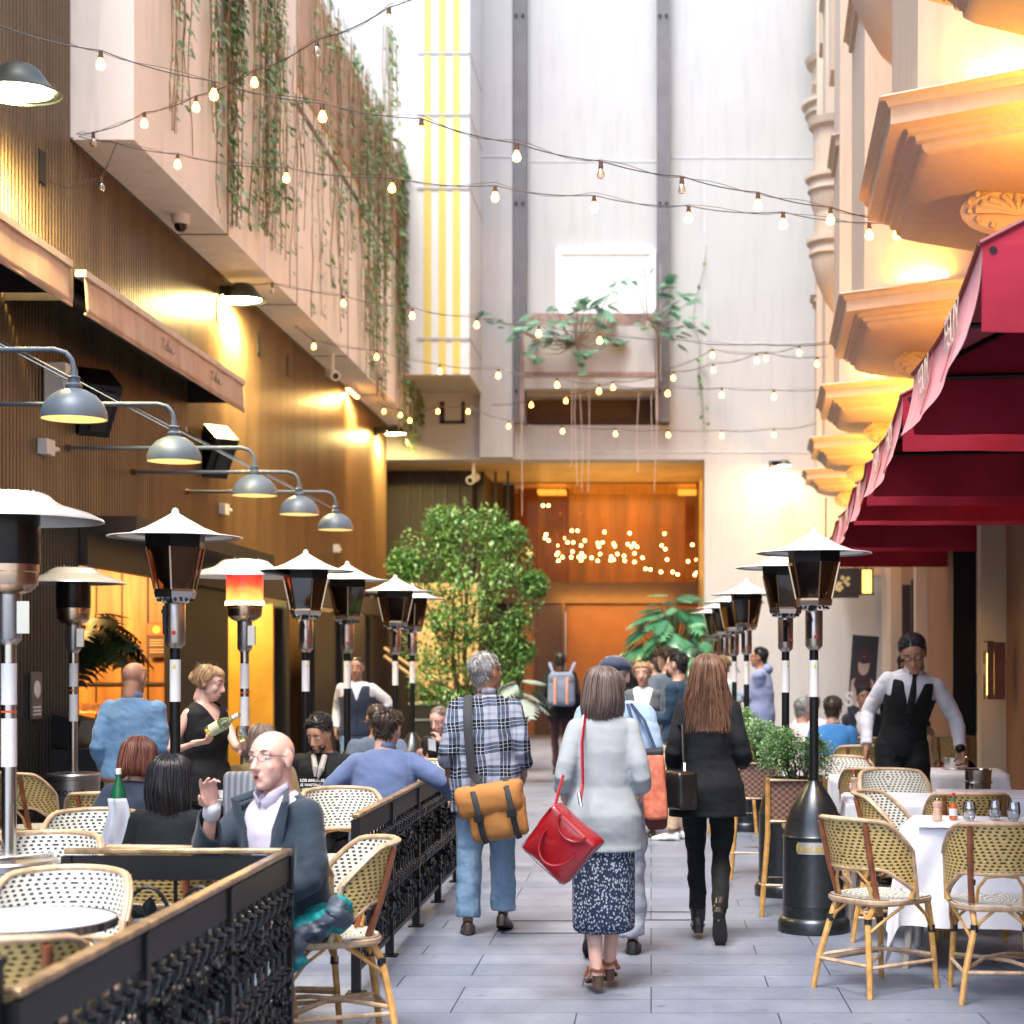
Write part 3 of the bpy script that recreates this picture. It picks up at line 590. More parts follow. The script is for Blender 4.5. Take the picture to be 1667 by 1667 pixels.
for i, (y0, y1) in enumerate(AW):
    t = thing('red_awning', WORDS[i], 'awning', R2(.79, y0, 2.8), 0, 'red awnings over the terrace'); o = R2(.79, y0, 2.8)
    L = y1-y0; D = 1.51; H = .31; RZ = .78
    def A(x, y, z): q = R2(.79+x, y0+y, 2.8+z); return q-o
    m = M(); m.grid(lambda u, v: A(-.06*v*v+.010*sin(u*L*6+1)*v+.02*sin(u*pi), u*L, H*(1-v)-.04*sin(u*pi)-.012*abs(sin(u*L*pi/1.1))*v), 60, 10); vl = m.build('valance', REDF, t)
    m = M(); m.grid(lambda u, v: A(D*v, .0+(u)*L, H+RZ*v-.05*sin(v*pi)*sin(u*pi)-.04*sin(u*pi)*(1-v)), 30, 12); m.build('roof', RED, t)
    for e in (0, L):
        m = M(); m.poly([A(0, e, H), A(D, e, H), A(D, e, H+RZ)] if e else [A(0, e, H), A(D, e, H+RZ), A(D, e, H)])
        m.grid(lambda u, v: A(D*u, e+(.018*sin(u*16+i)*v+.02*v*v), H*(1-v)), 24, 3); m.build('side_flap', RED, t)
    m = M(); m.tube([A(-.008+.02*sin(q*pi), q*L, H+.004-.04*sin(q*pi)) for q in [i_/16 for i_ in range(17)]], .010, 6); m.tube([A(-.008, 0, H+.004), A(D, 0, H+RZ)], .011, 6); m.tube([A(-.008, L, H+.004), A(D, L, H+RZ)], .011, 6); m.build('piping', mat('dark_red_piping', (.2, .02, .03), .6), t)
    m = M()
    for q in [j/max(1, round(L/.95)) for j in range(1, max(1, round(L/.95)))]: m.tube([A(-.008+.02*sin(q*pi)-.062*v*v, q*L, H*(1-v)-.04*sin(q*pi)+.002) for v in (0, .5, 1)], .004, 5); m.tube([A(D*v, q*L, H+RZ*v-.05*sin(v*pi)*sin(q*pi)-.04*sin(q*pi)*(1-v)+.006) for v in (0, .25, .5, .75, 1)], .005, 5)
    m.build('seam', mat('seam_red', (.48, .12, .14), .7), t); m = M()
    for q in (0.02, L*.5, L-.02): m.tube([A(.04, q, H-.02), A(D, q, H+.02)], .014, 6); m.tube([A(.04, q, H), A(D, q, H+RZ-.03)], .012, 6)
    m.tube([A(.04, 0, H-.02), A(.04, L, H-.02)], .016, 6); m.build('frame', BLACK, t)
    if i < 4:
        for q in (.28, .72) if L > 2 else (.5,):
            me = text_mesh('FELIX', .21, .001, bold=.002, sp=1.05); me.materials.append(GOLDT)
            q0 = A(-.026, q*L, H*.5); ob = link('lettering', me, t, loc=q0); ob.rotation_euler = Euler((radians(90), 0, radians(-90)-TR*1))
# ================================================================ STRING LIGHTS
WIRE = mat('light_cable', (.05, .035, .03), .5)
BULB = emit('bulb_lit', 'ff9c35', 14)
BGL = glass('bulb_clear', 'fff2e0', .15, .02)
def mk_bulb(lit):
    m = M(); m.m = 0; m.lathe([(.012, .055), (.018, .05), (.018, .02), (.021, .018), (.021, -.01), (.017, -.012)], n=10)
    m.m = 1; m.lathe([(.014, -.012), (.022, -.03), (.034, -.055), (.036, -.075), (.028, -.097), (.004, -.107)], n=12); m.xf(Matrix.Scale(.82, 4)); return m.mesh('bulb', [mat('socket_brown', (.10, .05, .03), .5), BULB if lit else BGL])
B1, B0 = mk_bulb(True), mk_bulb(False)
def string(lab, pts, ya, yb, off=(), lights=()):
    """pts: (px,py,isbulb); the cord hangs as real curve between two fixings at depths ya, yb"""
    x0, x1 = pts[0][0], pts[-1][0]; W_ = []
    for px, py, b in pts:
        f = (px-x0)/(x1-x0); W_.append((P(px, py, lerp(ya, yb, f)), b))
    o = W_[0][0]; t = thing('string_lights', lab, 'string lights', o, 0, 'festoon bulb strings over the lane')
    pp = []
    for i in range(len(W_)-1):
        a, b = W_[i][0]-o, W_[i+1][0]-o; n = 6
        for j in range(n): q = j/n; pp.append(a.lerp(b, q)+V((0, 0, -.035*(b-a).length*4*q*(1-q))))
    pp.append(W_[-1][0]-o); m = M(); m.tube(pp, .0045, 5); m.tube([q+V((0, .02, .012+.02*sin(k_*.9))) for k_, q in enumerate(pp)], .0022, 4); m.build('cable', WIRE, t)
    for i, (q, b) in enumerate(W_):
        if b: link('bulb', B1 if b == 1 else B0, t, loc=q-o-V((0, 0, .045)))
    return t
string('longest festoon string from the upper left edge to the nearest bay cornice', [(-20, 35, 0), (0, 42, 0), (164, 82, 1), (348, 132, 1), (525, 168, 1), (686, 193, 1), (841, 233, 1), (978, 262, 2), (1110, 287, 2), (1234, 313, 1), (1352, 337, 1), (1458, 360, 0)], 11.5, 12.6)
string('festoon string rising from the concrete corner to the top edge of the picture', [(125, 218, 0), (152, 215, 2), (235, 183, 1), (319, 156, 1), (414, 115, 1), (516, 64, 2), (633, 12, 1), (700, -20, 0)], 15.4, 12.0)
string('festoon string from the concrete corner across the lane, just below the longest string', [(128, 222, 0), (180, 230, 0), (289, 250, 1), (466, 272, 1), (638, 288, 1), (806, 302, 1), (967, 318, 1), (1121, 335, 1), (1275, 345, 1), (1415, 362, 1), (1460, 362, 1)], 15.4, 12.8)
string('short dangling cable with one unlit bulb below the concrete corner', [(190, 232, 0), (165, 288, 2), (110, 305, 0), (72, 292, 0)], 15.3, 14.9)
string('festoon string from under the soffit past the yellow stripes and balcony plant', [(372, 462, 0), (443, 460, 2), (500, 472, 0), (559, 481, 1), (671, 501, 1), (776, 516, 1), (877, 530, 1), (976, 541, 1), (1100, 552, 0), (1240, 560, 0), (1383, 556, 1)], 21, 19)
string('festoon string along the balcony planter height, starting beside the ivy', [(480, 530, 0), (511, 553, 1), (613, 570, 1), (716, 593, 1), (811, 600, 1), (907, 615, 1), (975, 625, 1), (1087, 629, 1), (1175, 631, 1), (1260, 634, 1), (1340, 634, 1)], 24, 22)
string('lowest festoon string, crossing under the dark balcony void', [(600, 640, 0), (625, 661, 1), (652, 667, 1), (667, 676, 1), (713, 661, 1), (762, 661, 1), (828, 685, 1), (916, 693, 1), (1002, 697, 1), (1088, 699, 1), (1175, 700, 1), (1260, 698, 1), (1330, 690, 0)], 31, 27)
string('festoon string rising right from the planter box to the third bay cornice', [(800, 660, 0), (865, 650, 1), (921, 643, 1), (998, 621, 1), (1096, 605, 1), (1161, 592, 1), (1232, 576, 1), (1301, 563, 1), (1345, 556, 0)], 29, 23)
string('short festoon string at the right, before the white wall', [(1090, 600, 0), (1160, 568, 1), (1247, 573, 1), (1330, 581, 1), (1348, 580, 0)], 27, 23.5)
# cluster of small glowing bulbs set behind the entrance clerestory glass
t = thing('bulb_cluster', 'cluster of many small glowing bulbs seen through the entrance clerestory', 'light_cluster', P(1000, 900, 39.0)); o = t.location.copy()
PB = [(884,823),(893,823),(867,876),(869,870),(909,888),(908,900),(906,903),(916,907),(909,913),(924,883),(931,864),(940,864),(933,883),(946,888),(952,880),(932,898),(930,907),(942,907),(947,901),(951,906),(946,912),(963,908),(973,884),(975,890),(981,883),(977,902),(973,913),(984,866),(999,885),(1001,889),(995,906),(999,911),(1005,902),(994,912),(1016,905),(1017,913),(1025,868),(1022,886),(1028,890),(1032,885),(1037,890),(1033,901),(1033,915),(1046,908),(1051,926),(1059,927),(1076,931),(1082,869),(1077,888),(1083,894),(1086,911),(1095,931),(1103,935),(1120,914),(1127,887),(1134,911),(1134,932),(1131,936),(918,876),(893,880)]
m0 = M(); m0.ball((0, 0, 0), .028, 8); bm_ = m0.mesh('bulb', emit('tiny_bulb', 'ffe2a0', 12)); m = M()
for q, (px, py) in enumerate(PB):
    p_ = P(px if px > 880 else px+20, py, 38.8+.8*rnd.random())-o; link('bulb', bm_, t, loc=p_)
    m.tube([p_, (p_.x, p_.y, 1.75)], .003, 3)
m.build('hanging_wire', mat('thin_wire', (.25, .13, .04), .5), t)
# ================================================================ PATIO HEATERS
def hexring(r, z, n=6, a0=pi/6): return [V((r*cos(a0+2*pi*i/n), r*sin(a0+2*pi*i/n), z)) for i in range(n)]
SMOKE = glass('amber_smoked_glass', 'c0a894', .10, .05)
def lantern_heater():
    t = thing('patio_heater', '-', 'patio heater', group='lantern patio heaters with black poles')
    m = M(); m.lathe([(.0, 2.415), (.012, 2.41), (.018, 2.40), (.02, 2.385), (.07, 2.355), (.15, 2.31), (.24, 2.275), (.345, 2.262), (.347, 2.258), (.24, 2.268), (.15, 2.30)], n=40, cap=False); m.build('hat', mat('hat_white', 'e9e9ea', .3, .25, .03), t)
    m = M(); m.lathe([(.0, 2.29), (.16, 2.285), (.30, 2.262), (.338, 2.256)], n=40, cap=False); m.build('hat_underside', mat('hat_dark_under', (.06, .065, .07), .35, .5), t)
    m = M(); m.rings([hexring(.158, 2.205), hexring(.162, 2.275)]); m.build('band', BLACK, t, False)
    m = M(); m.rings([hexring(.108, 1.985), hexring(.155, 2.205)], cap=False); m.build('glass', SMOKE, t, False)
    m = M()
    for i in range(6):
        a = hexring(.111, 1.985)[i]; b = hexring(.159, 2.205)[i]; m.bar(a, b, .009, .009)
    m.rings([hexring(.112, 1.975), hexring(.112, 1.988)]); m.build('lantern_frame', COPPER, t, False)
    m = M(); m.lathe([(.05, 2.0), (.085, 2.04), (.11, 2.15), (.13, 2.2)], n=24, cap=False); m.lathe([(.06, 1.99), (.06, 2.05), (.03, 2.07)], n=16); m.build('burner', mat('burner_mesh', (.07, .05, .045), .45, .6), t)
    m = M(); m.rings([hexring(.066, 1.915), hexring(.108, 1.945), hexring(.116, 1.975)]); 
    m.build('burner_tray', CHROME, t, False)
    m = M()
    for i in range(18):
        a = 2*pi*i/18; m.ball((cos(a)*.087, sin(a)*.087, 1.932), .009, 6)
    m.build('vent_hole', DARK, t)
    m = M(); m.lathe([(.03, 1.68), (.05, 1.70), (.052, 1.71), (.053, 1.92), (.05, 1.925)], n=20); m.build('collar', mat('warm_brushed_steel', (.46, .40, .36), .3, .9, .1), t)
    m = M(); m.box((-.055, -.062, 1.75), (-.035, -.04, 1.9)); m.lathe([(.014, 0), (.014, .02)], (-.045, -.06, 1.87), 12, (0, -1, 0)); m.build('control_panel', BLACK, t)
    m = M(); m.lathe([(.012, 0), (.01, .012)], (.0, -.052, 1.76), 10, (0, -1, 0)); m.build('button', mat('red_button', (.6, .03, .03), .4), t)
    m = M(); m.lathe([(.027, .85), (.027, 1.69)], n=18); m.build('pole', BLACK, t)
    m = M(); m.lathe([(.0285, 1.40), (.0285, 1.62)], n=18, cap=False); lab_ = m.build('label', PAPER, t)
    m = M(); m.poly([(-.012, -.0295, 1.575), (.012, -.0295, 1.575), (0, -.0295, 1.598)]); m.build('warning_mark', mat('warning_yellow', (.8, .6, .05), .5), lab_, False)
    m = M(); m.lathe([(.0, 0.0), (.215, 0), (.217, .012), (.215, .06), (.2, .085), (.189, .092), (.187, .16), (.189, .162), (.187, .17), (.185, .56), (.188, .562), (.188, .572), (.182, .58), (.165, .66), (.135, .74), (.095, .81), (.06, .86), (.036, .895), (.034, .9)], n=44); ba = m.build('base', mat('gunmetal', (.05, .055, .062), .3, .75, .12, 30, .08, 120), t)
    m = M()
    for i in range(8):
        a = 2*pi*(i+.5)/8; m.lathe([(.014, 0), (.014, .004)], (cos(a)*.1865, sin(a)*.1865, .125), 12, (cos(a), sin(a), 0))
    m.lathe([(.04, 0), (.04, .006)], (.125, -.095, .68), 16, (.75, -.55, .5)); m.build('port', DARK, ba)
    # maker's plate, lettered as on the drum
    m = M(); m.grid(lambda u, v: V((sin((u-.5)*1.05-.25)*.191, -cos((u-.5)*1.05-.25)*.191, .475+.07*v)), 14, 1); pl = m.build('name_plate', mat('plate_silver', (.6, .58, .55), .35, .8), ba)
    me = text_mesh('FireLamp', .062, .001, bold=.0012, sp=.95); me.materials.append(mat('letter_gold', (.62, .42, .08), .4, .5))
    for v_ in me.vertices:
        a = v_.co.x/.193-.25; z = v_.co.y; r_ = .1925+v_.co.z; v_.co = (sin(a)*r_, -cos(a)*r_, .508+z)
    link('lettering', me, pl)
    return t
def mushroom_heater(lit=False):
    t = thing('patio_heater', '-', 'patio heater', group='mushroom patio heaters with steel poles')
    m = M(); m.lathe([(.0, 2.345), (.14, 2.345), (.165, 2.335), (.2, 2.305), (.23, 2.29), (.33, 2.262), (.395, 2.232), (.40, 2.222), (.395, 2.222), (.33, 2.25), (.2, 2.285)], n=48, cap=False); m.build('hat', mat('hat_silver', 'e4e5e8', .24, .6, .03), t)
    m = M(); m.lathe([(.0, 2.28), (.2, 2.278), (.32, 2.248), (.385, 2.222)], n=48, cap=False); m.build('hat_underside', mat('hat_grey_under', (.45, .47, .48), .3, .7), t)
    m = M()
    for i in range(3): a = 2*pi*i/3; m.tube([(cos(a)*.1, sin(a)*.1, 2.36), (cos(a)*.1, sin(a)*.1, 2.2)], .006, 6)
    m.build('stud', CHROME, t)
    m = M(); m.lathe([(.125, 2.025), (.13, 2.04), (.13, 2.25), (.125, 2.255)], n=32, cap=not lit)
    if lit:
        k = NT('glowing_mesh'); co = k.coord('Object'); sp = k.n('SeparateXYZ'); k.set(sp.inputs[0], co); nz = k.noise(co, 12, 3)
        f = k.m('ADD', k.m('MULTIPLY_ADD', sp.outputs[2], -4.3, 9.62), k.m('MULTIPLY_ADD', nz, .5, -.25)); c = k.ramp(f, [(.0, (.25, .01, .012)), (.35, (.9, .06, .02)), (.75, (1, .32, .06)), (1, (1, .7, .25))]); k.set(k.b.inputs['Emission Color'], c); k.b.inputs['Emission Strength'].default_value = .9; GM = k.fin((.1, .01, .01, 1), .3)
        m.build('glowing_emitter', GM, t)
        m = M()
        for i in range(44): a = 2*pi*i/44; m.tube([(cos(a)*.134, sin(a)*.134, 2.02), (cos(a)*.134, sin(a)*.134, 2.04+.012*rnd.random())], [.004, .001], 4)
        m.build('flame', emit('flame_tips', 'ffd68a', 9), t)
        point('heater_glow', (0, 0, 2.12), 14, (1, .35, .1), .12, t)
    else: m.build('emitter', mat('emitter_black', (.02, .016, .014), .25, .5), t)
    m = M(); m.lathe([(.055, 1.9), (.09, 1.915), (.118, 1.94), (.122, 1.96), (.122, 1.995), (.127, 2.0), (.127, 2.03), (.1, 2.035)], n=32); m.build('burner_bowl', COPPER, t)
    m = M()
    for i in range(20): a = 2*pi*i/20; m.bar((cos(a)*.075, sin(a)*.075, 1.914), (cos(a)*.103, sin(a)*.103, 1.931), .01, .006)
    m.build('vent_slot', DARK, t)
    m = M(); m.lathe([(.03, 1.68), (.05, 1.70), (.053, 1.71), (.053, 1.9)], n=20); m.build('collar', mat('collar_steel', (.42, .40, .39), .3, .9), t)
    m = M(); m.box((.035, -.06, 1.73), (.085, -.02, 1.87)); m.build('control_box', CHROME, t)
    m = M(); m.lathe([(.0315, .72), (.0315, 1.69)], n=18); m.build('pole', CHROME, t)
    m = M(); m.lathe([(.033, 1.42), (.033, 1.6)], n=18, cap=False); m.lathe([(.033, 1.15), (.033, 1.36)], n=18, cap=False); m.build('label', PAPER, t)
    m = M(); m.lathe([(.034, 1.385), (.034, 1.395)], n=18, cap=False); m.build('red_band', mat('red_band', (.6, .08, .03), .5), t)
    m = M(); m.lathe([(.0, 0), (.215, 0), (.215, .04), (.2, .06), (.198, .7), (.206, .705), (.208, .735), (.2, .745), (.12, .755), (.0, .76)], n=48); b = m.build('tank_housing', mat('drum_steel', (.40, .38, .37), .3, .95, .08, 12), t)
    m = M()
    for i in range(16):
        a = -pi/2-.5+i*.07; m.box((-.008, 0, -.035), (.008, .004, .035), mat=Matrix.Translation((cos(a)*.1985, sin(a)*.1985, .42)).to_3x3() if 0 else None) if 0 else m.bar((cos(a)*.2, sin(a)*.2, .38), (cos(a)*.2, sin(a)*.2, .45), .007, .004)
    m.build('louvre', DARK, b)
    me = text_mesh('BROMIC', .058, .0006, bold=.0016, sp=1.25); me.materials.append(BLACK)
    for v_ in me.vertices:
        a = v_.co.x/.2; z = v_.co.y; r_ = .2+v_.co.z; v_.co = (sin(a)*r_, -cos(a)*r_, .60+z)
    link('lettering', me, b)
    return t
LH = lantern_heater(); first = True
for x, y, rz, lab in ((-2.49, 9.0, .1, 'black pole lantern heater standing beside the waitress in black'), (-2.47, 12.3, .5, 'lantern heater right of the glowing red heater, left black pole row'), (-2.42, 13.7, .2, 'lantern heater in front of the man in a navy vest'), (-2.35, 15.8, .7, 'second smallest lantern heater on the left, before the leafy tree'), (-2.43, 17.5, .3, 'smallest lantern heater on the left, against the leafy tree'),
                   (.975, 10.3, .15, 'large lantern heater with a gunmetal bullet base between planters and white clothed table'), (.93, 11.9, .6, 'lantern heater directly behind the large one on the right'), (.915, 16.5, .1, 'lantern heater left of the man in the lilac hooded jacket'), (.9, 18.6, .4, 'second of the far right hand heater row, counted from the camera'), (.88, 20.6, .2, 'third of the far right hand heater row, counted from the camera'), (.86, 22.6, .5, 'farthest lantern heater on the right, beside the monstera')):
    o = LH if first else clone(LH); first = False; o.location = (x, y, 0); o.rotation_euler = (0, 0, rz); o['label'] = lab
MH = mushroom_heater(); MH.location = (-2.8, 7.5, 0); MH.rotation_euler = (0, 0, .3); MH['label'] = 'nearest mushroom heater with a wide silver hat at the left picture edge'
o = clone(MH, loc=(-4.5, 13.4, 0), rot=.12); o['label'] = 'mushroom heater with a lettered steel drum against the dark ribbed wall'
o = mushroom_heater(True); o.location = (-2.93, 12.4, 0); o['label'] = 'lit mushroom heater glowing red and orange above the diners'
# ================================================================ BISTRO CHAIRS
def weave(name, base, dark, cell=(.031, .0165), per=.085, thick=.46):
    k = NT(name); uv = k.n('UVMap'); sp = k.n('SeparateXYZ'); k.set(sp.inputs[0], uv.outputs[0]); U, W_ = sp.outputs[0], sp.outputs[1]
    row = k.m('FLOOR', k.m('DIVIDE', W_, cell[1])); fv = k.m('FRACT', k.m('DIVIDE', W_, cell[1]))
    pp = k.m('PINGPONG', k.m('MULTIPLY', row, .5), 4.0)
    ph = k.m('FRACT', k.m('ADD', k.m('DIVIDE', k.m('ABSOLUTE', U), cell[0]), k.m('MULTIPLY', pp, .5)))
    a = k.m('LESS_THAN', ph, thick); b = k.m('LESS_THAN', fv, .58); f = k.m('MULTIPLY', a, b)
    co = k.coord('Object'); nz = k.noise(co, 30, 3); c = srgb(base)
    cc = k.ramp(nz, [(.3, tuple(q*.82 for q in c[:3])), (.7, c[:3])])
    fu = k.m('FRACT', k.m('DIVIDE', U, cell[0]*.5)); strand = k.m('ABSOLUTE', k.m('SUBTRACT', fv, .5))
    cc = k.mix(k.m('MULTIPLY', k.m('GREATER_THAN', strand, .40), .45), cc, tuple(q*.45 for q in c[:3])+(1,))
    k.bump(k.m('SUBTRACT', .5, strand), .5, .003); return k.fin(k.mix(f, cc, srgb(dark)), .45)
WWH = weave('white_weave', (.72, .71, .63), (.02, .025, .03)); WYL = weave('cane_weave', (.62, .44, .16), (.07, .035, .01))
BAM = mat('bamboo', (.55, .30, .09), .35, 0, .28, 14); RIM = mat('rattan_rim', (.50, .34, .21), .4, 0, .25, 18); POST = mat('red_brown_rattan', (.24, .075, .03), .35, 0, .25, 14); BAND = mat('black_binding', (.01, .01, .01), .35)
def sq(t, r, e=.62):                                     # rounded square
    c, s = cos(t), sin(t); return (r*abs(c)**e*(1 if c > 0 else -1), r*abs(s)**e*(1 if s > 0 else -1))
def make_chair():
    t = thing('bistro_chair', '-', 'chair', group='woven rattan bistro chairs')
    R_ = .225; ZS = .46; TH = radians(88)
    def bp(u, z, off=0):                                 # point of the back at arc fraction u in -1..1
        th = u*TH; k_ = 1+.10*(z-.46)/.4; lean = (z-ZS)*.2
        return V((sin(th)*(R_+off)*k_*1.02, -cos(th)*(R_+off)*k_+.03-lean, z))
    top = lambda u: .845-.03*abs(u)**2-.13*max(0, abs(u)-.6)**1.5*4
    bot = lambda u: .61-.0*abs(u)-.12*max(0, abs(u)-.55)*2.2
    for off, mt, nm, fl in ((-.006, WWH, 'back_front', True), (.006, WYL, 'back_outside', False)):
        m = M(); nu, nv = 32, 8
        n = m.add([bp((i/nu*2-1)*.96, lerp(bot(i/nu*2-1), top(i/nu*2-1), j/nv), off) for j in range(nv+1) for i in range(nu+1)])
        for j in range(nv):
            for i in range(nu):
                a = n+j*(nu+1)+i; q = [a, a+1, a+nu+2, a+nu+1]; uu = [((i/nu*2-1)*.35, 0), (((i+1)/nu*2-1)*.35, 0)]
                zz = lambda ii, jj: lerp(bot(ii/nu*2-1), top(ii/nu*2-1), jj/nv)
                u = [(uu[0][0], zz(i, j)), (uu[1][0], zz(i+1, j)), (uu[1][0], zz(i+1, j+1)), (uu[0][0], zz(i, j+1))]
                if fl: q.reverse(); u.reverse()
                m.face(q, u)
        m.build(nm, mt, t)
    ps = [bp(-1, .46), bp(-1, .55)]+[bp(-1+.0*i, .55+(top(-1)-.55)*i/3) for i in (1, 2)]+[bp(u/14-1, top(u/14-1)+.006) for u in range(0, 29)]+[bp(1, .55+(top(1)-.55)*i/3) for i in (2, 1)]+[bp(1, .55), bp(1, .46)]
    m = M(); m.tube(ps, .013, 8); m.tube([q+V((0, 0, .0))+(V((q.x, q.y, 0)).normalized()*.012) for q in ps[4:-4]], .008, 6); m.build('back_rim', RIM, t)
    m = M(); m.tube([bp(u/12-1, bot(u/12-1)) for u in range(25)], .011, 8); m.tube([bp(u/12-1, bot(u/12-1), -.014) for u in range(25)], .008, 6); m.build('lower_rim', RIM, t)
    for s in (-1, 1):
        u = .40*s; a = bp(u, top(u)-.01, .014); m = M(); m.tube([a, bp(u, .7, .014), bp(u, .6, .012), bp(u, ZS, .0)], [.014, .015, .015, .016], 8); m.build('back_post', POST, t)
        b0 = bp(u, ZS, 0); m = M(); m.tube([b0, (s*.125, -.21, .36), (s*.17, -.245, .17), (s*.195, -.265, 0)], [.017, .0165, .016, .014], 8); lg = m.build('leg', BAM, t)
        m = M(); m.lathe([(.0185, 0), (.0185, .035)], (s*.128, -.211, .335), 10); m.lathe([(.0185, 0), (.0185, .025)], b0+V((0, 0, .09)), 10); m.build('binding', BAND, lg)
        m = M(); m.tube([(s*.17, .155, ZS-.01), (s*.175, .18, .3), (s*.19, .205, 0)], [.017, .016, .014], 8); lg = m.build('leg', BAM, t)
        m = M(); m.lathe([(.019, 0), (.019, .035)], (s*.175, .18, .28), 10); m.build('binding', BAND, lg)
        m = M(); m.tube([bp(s*.97, .56), bp(s*.95, .5), (s*.225, -.02, ZS)], .012, 7); m.build('side_post', BAM, t)
    m = M()
    for s in (-1, 1):                                    # thin bent braces
        m.tube([(s*.18, .185, .27), (s*.15, .17, .36), (s*.07, .15, .43)], .008, 6); m.tube([(s*.18, .19, .27), (s*.2, .12, .37), (s*.21, .04, .43)], .008, 6)
        m.tube([(s*.14, -.22, .3), (s*.10, -.2, .38), (s*.03, -.19, .435)], .008, 6); m.tube([(s*.14, -.22, .3), (s*.18, -.12, .38), (s*.21, -.05, .43)], .008, 6)
        m.tube([bp(s*.33, .47), bp(s*.31, .54), bp(s*.2, .595), bp(0, .603)], .009, 6)
    m.build('brace', BAM, t)
    m = M(); m.tube([(-.17, -.25, .165), (-.06, -.06, .19), (.06, .06, .19), (.182, .2, .165)], .010, 7); m.tube([(.17, -.25, .165), (.06, -.06, .175), (-.06, .06, .175), (-.182, .2, .165)], .010, 7)
    m.tube([(-.185, .2, .15), (.185, .2, .15)], .010, 7); m.tube([(-.172, -.25, .15), (.172, -.25, .15)], .010, 7); m.tube([(-.172, -.25, .14), (-.185, .2, .14)], .010, 7); m.tube([(.172, -.25, .14), (.185, .2, .14)], .010, 7); m.build('stretcher', RIM, t)
    m = M(); n = 40
    rr = [[V((*sq(2*pi*i/n, r), z)) for i in range(n)] for r, z in ((.215, ZS-.03), (.222, ZS-.02), (.222, ZS-.005), (.216, ZS))]; m.rings(rr, cap=False); m.build('seat_rim', RIM, t)
    m = M(); g = 10
    def sp(u, v):
        a, b = u*2-1, v*2-1; th = atan2(b, a); q = max(abs(a), abs(b)); x, y = sq(th, .214*q) if q > 0 else (0, 0); return V((x, y, ZS+.004-.012*(1-q*q)))
    m.grid(sp, 16, 16); m.uv = {kk: [((a-.5)*.45, b*.45) for a, b in vv] for kk, vv in m.uv.items()}; m.build('seat', WWH, t)
    return t
CH = make_chair(); _cf = [True]
def chair(x, y, face, lab, s=1.0):
    """face: direction the sitter looks, degrees clockwise from +Y"""
    o = CH if _cf[0] else clone(CH); _cf[0] = False; o.location = (x, y, 0); o.rotation_euler = (0, 0, -radians(face)); o.scale = (s,)*3; o['label'] = lab; return o
CHAIRS = (
 (1.13, 8.5, 52, 'bistro chair nearest on the right, turned three quarters with bamboo legs spread'),
 (1.66, 8.3, 3, 'bistro chair at the lower right edge, yellow cane back square to the camera'),
 (1.47, 9.95, 110, 'white woven chair tucked behind the near white clothed table'),
 (1.86, 10.15, 4, 'cane backed chair behind the sauce bottle, showing its brown rim'),
 (1.70, 11.9, 175, 'white woven chair between the second and third clothed tables'),
 (1.62, 12.5, 5, 'chair with only a curved brown rim showing behind a white back'),
 (1.55, 13.6, 172, 'farthest white woven chair back on the right, left of the waiter'),
 (1.9, 15.9, -8, 'cane chair the man in the bright blue suit sits on'),
 (2.2, 17.6, 12, 'cane chair under the waiter\'s lowered right hand'),
 (3.2, 18.0, 20, 'cane chair against the brown wall behind the ice buckets'),
 (-1.83, 4.95, -5, 'cane chair back at the lower left corner with a brown centre post'),
 (-2.10, 6.02, 178, 'large white woven chair back behind the near round table'),
 (-2.62, 7.35, 176, 'white woven chair behind the nearest heater drum'),
 (-2.9, 7.9, 3, 'chair with only its brown rim showing beside the nearest heater pole'),
 (-2.80, 8.55, 174, 'white woven chair left of the woman with black hair'),
 (-2.02, 7.28, 8, 'cane chair seen through the corner of the iron railing'),
 (-1.60, 7.42, 12, 'cane chair under the bald man, right of its neighbour behind the railing'),
 (-1.37, 7.25, -110, 'bistro chair in the railing gap with a teal jacket on its seat'),
 (-1.80, 10.1, 160, 'white woven chair behind the railing, under the blue blazer man\'s elbow'),
 (-1.62, 13.1, 150, 'white woven chair back at the end of the railing beside the plaid shirt'),
 (-3.2, 10.2, -10, 'chair holding a striped cushion behind the talking diners'),
 (-4.3, 12.0, 30, 'empty chair behind the man in the denim shirt'))
for a in CHAIRS: chair(*a)
# ================================================================ ROUND TABLES
def make_table():
    t = thing('round_table', '-', 'table', group='round white bistro tables')
    m = M(); m.lathe([(.0, .74), (.30, .74), (.30, .762), (.0, .764)], n=48); m.build('tabletop', mat('white_marble', (.74, .75, .78), .18, 0, .06, 5), t)
    m = M(); m.lathe([(.301, .735), (.306, .737), (.306, .765), (.300, .767)], n=48, cap=False); m.build('metal_rim', CHROME, t)
    m = M(); m.lathe([(.05, .73), (.03, .70), (.025, .4), (.03, .12), (.05, .08)], n=16); m.build('column', CAST, t)
    m = M()
    for i in range(4): a = pi/4+pi/2*i; m.tube([(0, 0, .12), (cos(a)*.12, sin(a)*.12, .09), (cos(a)*.26, sin(a)*.26, .015)], [.03, .024, .02], 8)
    m.build('foot', CAST, t); return t
TB = make_table()
for i, (x, y, lab) in enumerate(((-2.06, 5.62, 'nearest round table at the lower left, white top with a steel rim'), (-2.95, 7.62, 'round table behind the nearest heater drum'), (-1.9, 7.75, 'round table between the bald man and the black haired woman'), (-2.75, 9.35, 'round table beside the woman with black hair'), (-1.85, 11.35, 'round table the blue blazer man leans on'), (-2.6, 10.7, 'round table in front of the bearded man in black'))):
    o = TB if i == 0 else clone(TB); o.location = (x, y, 0); o['label'] = lab
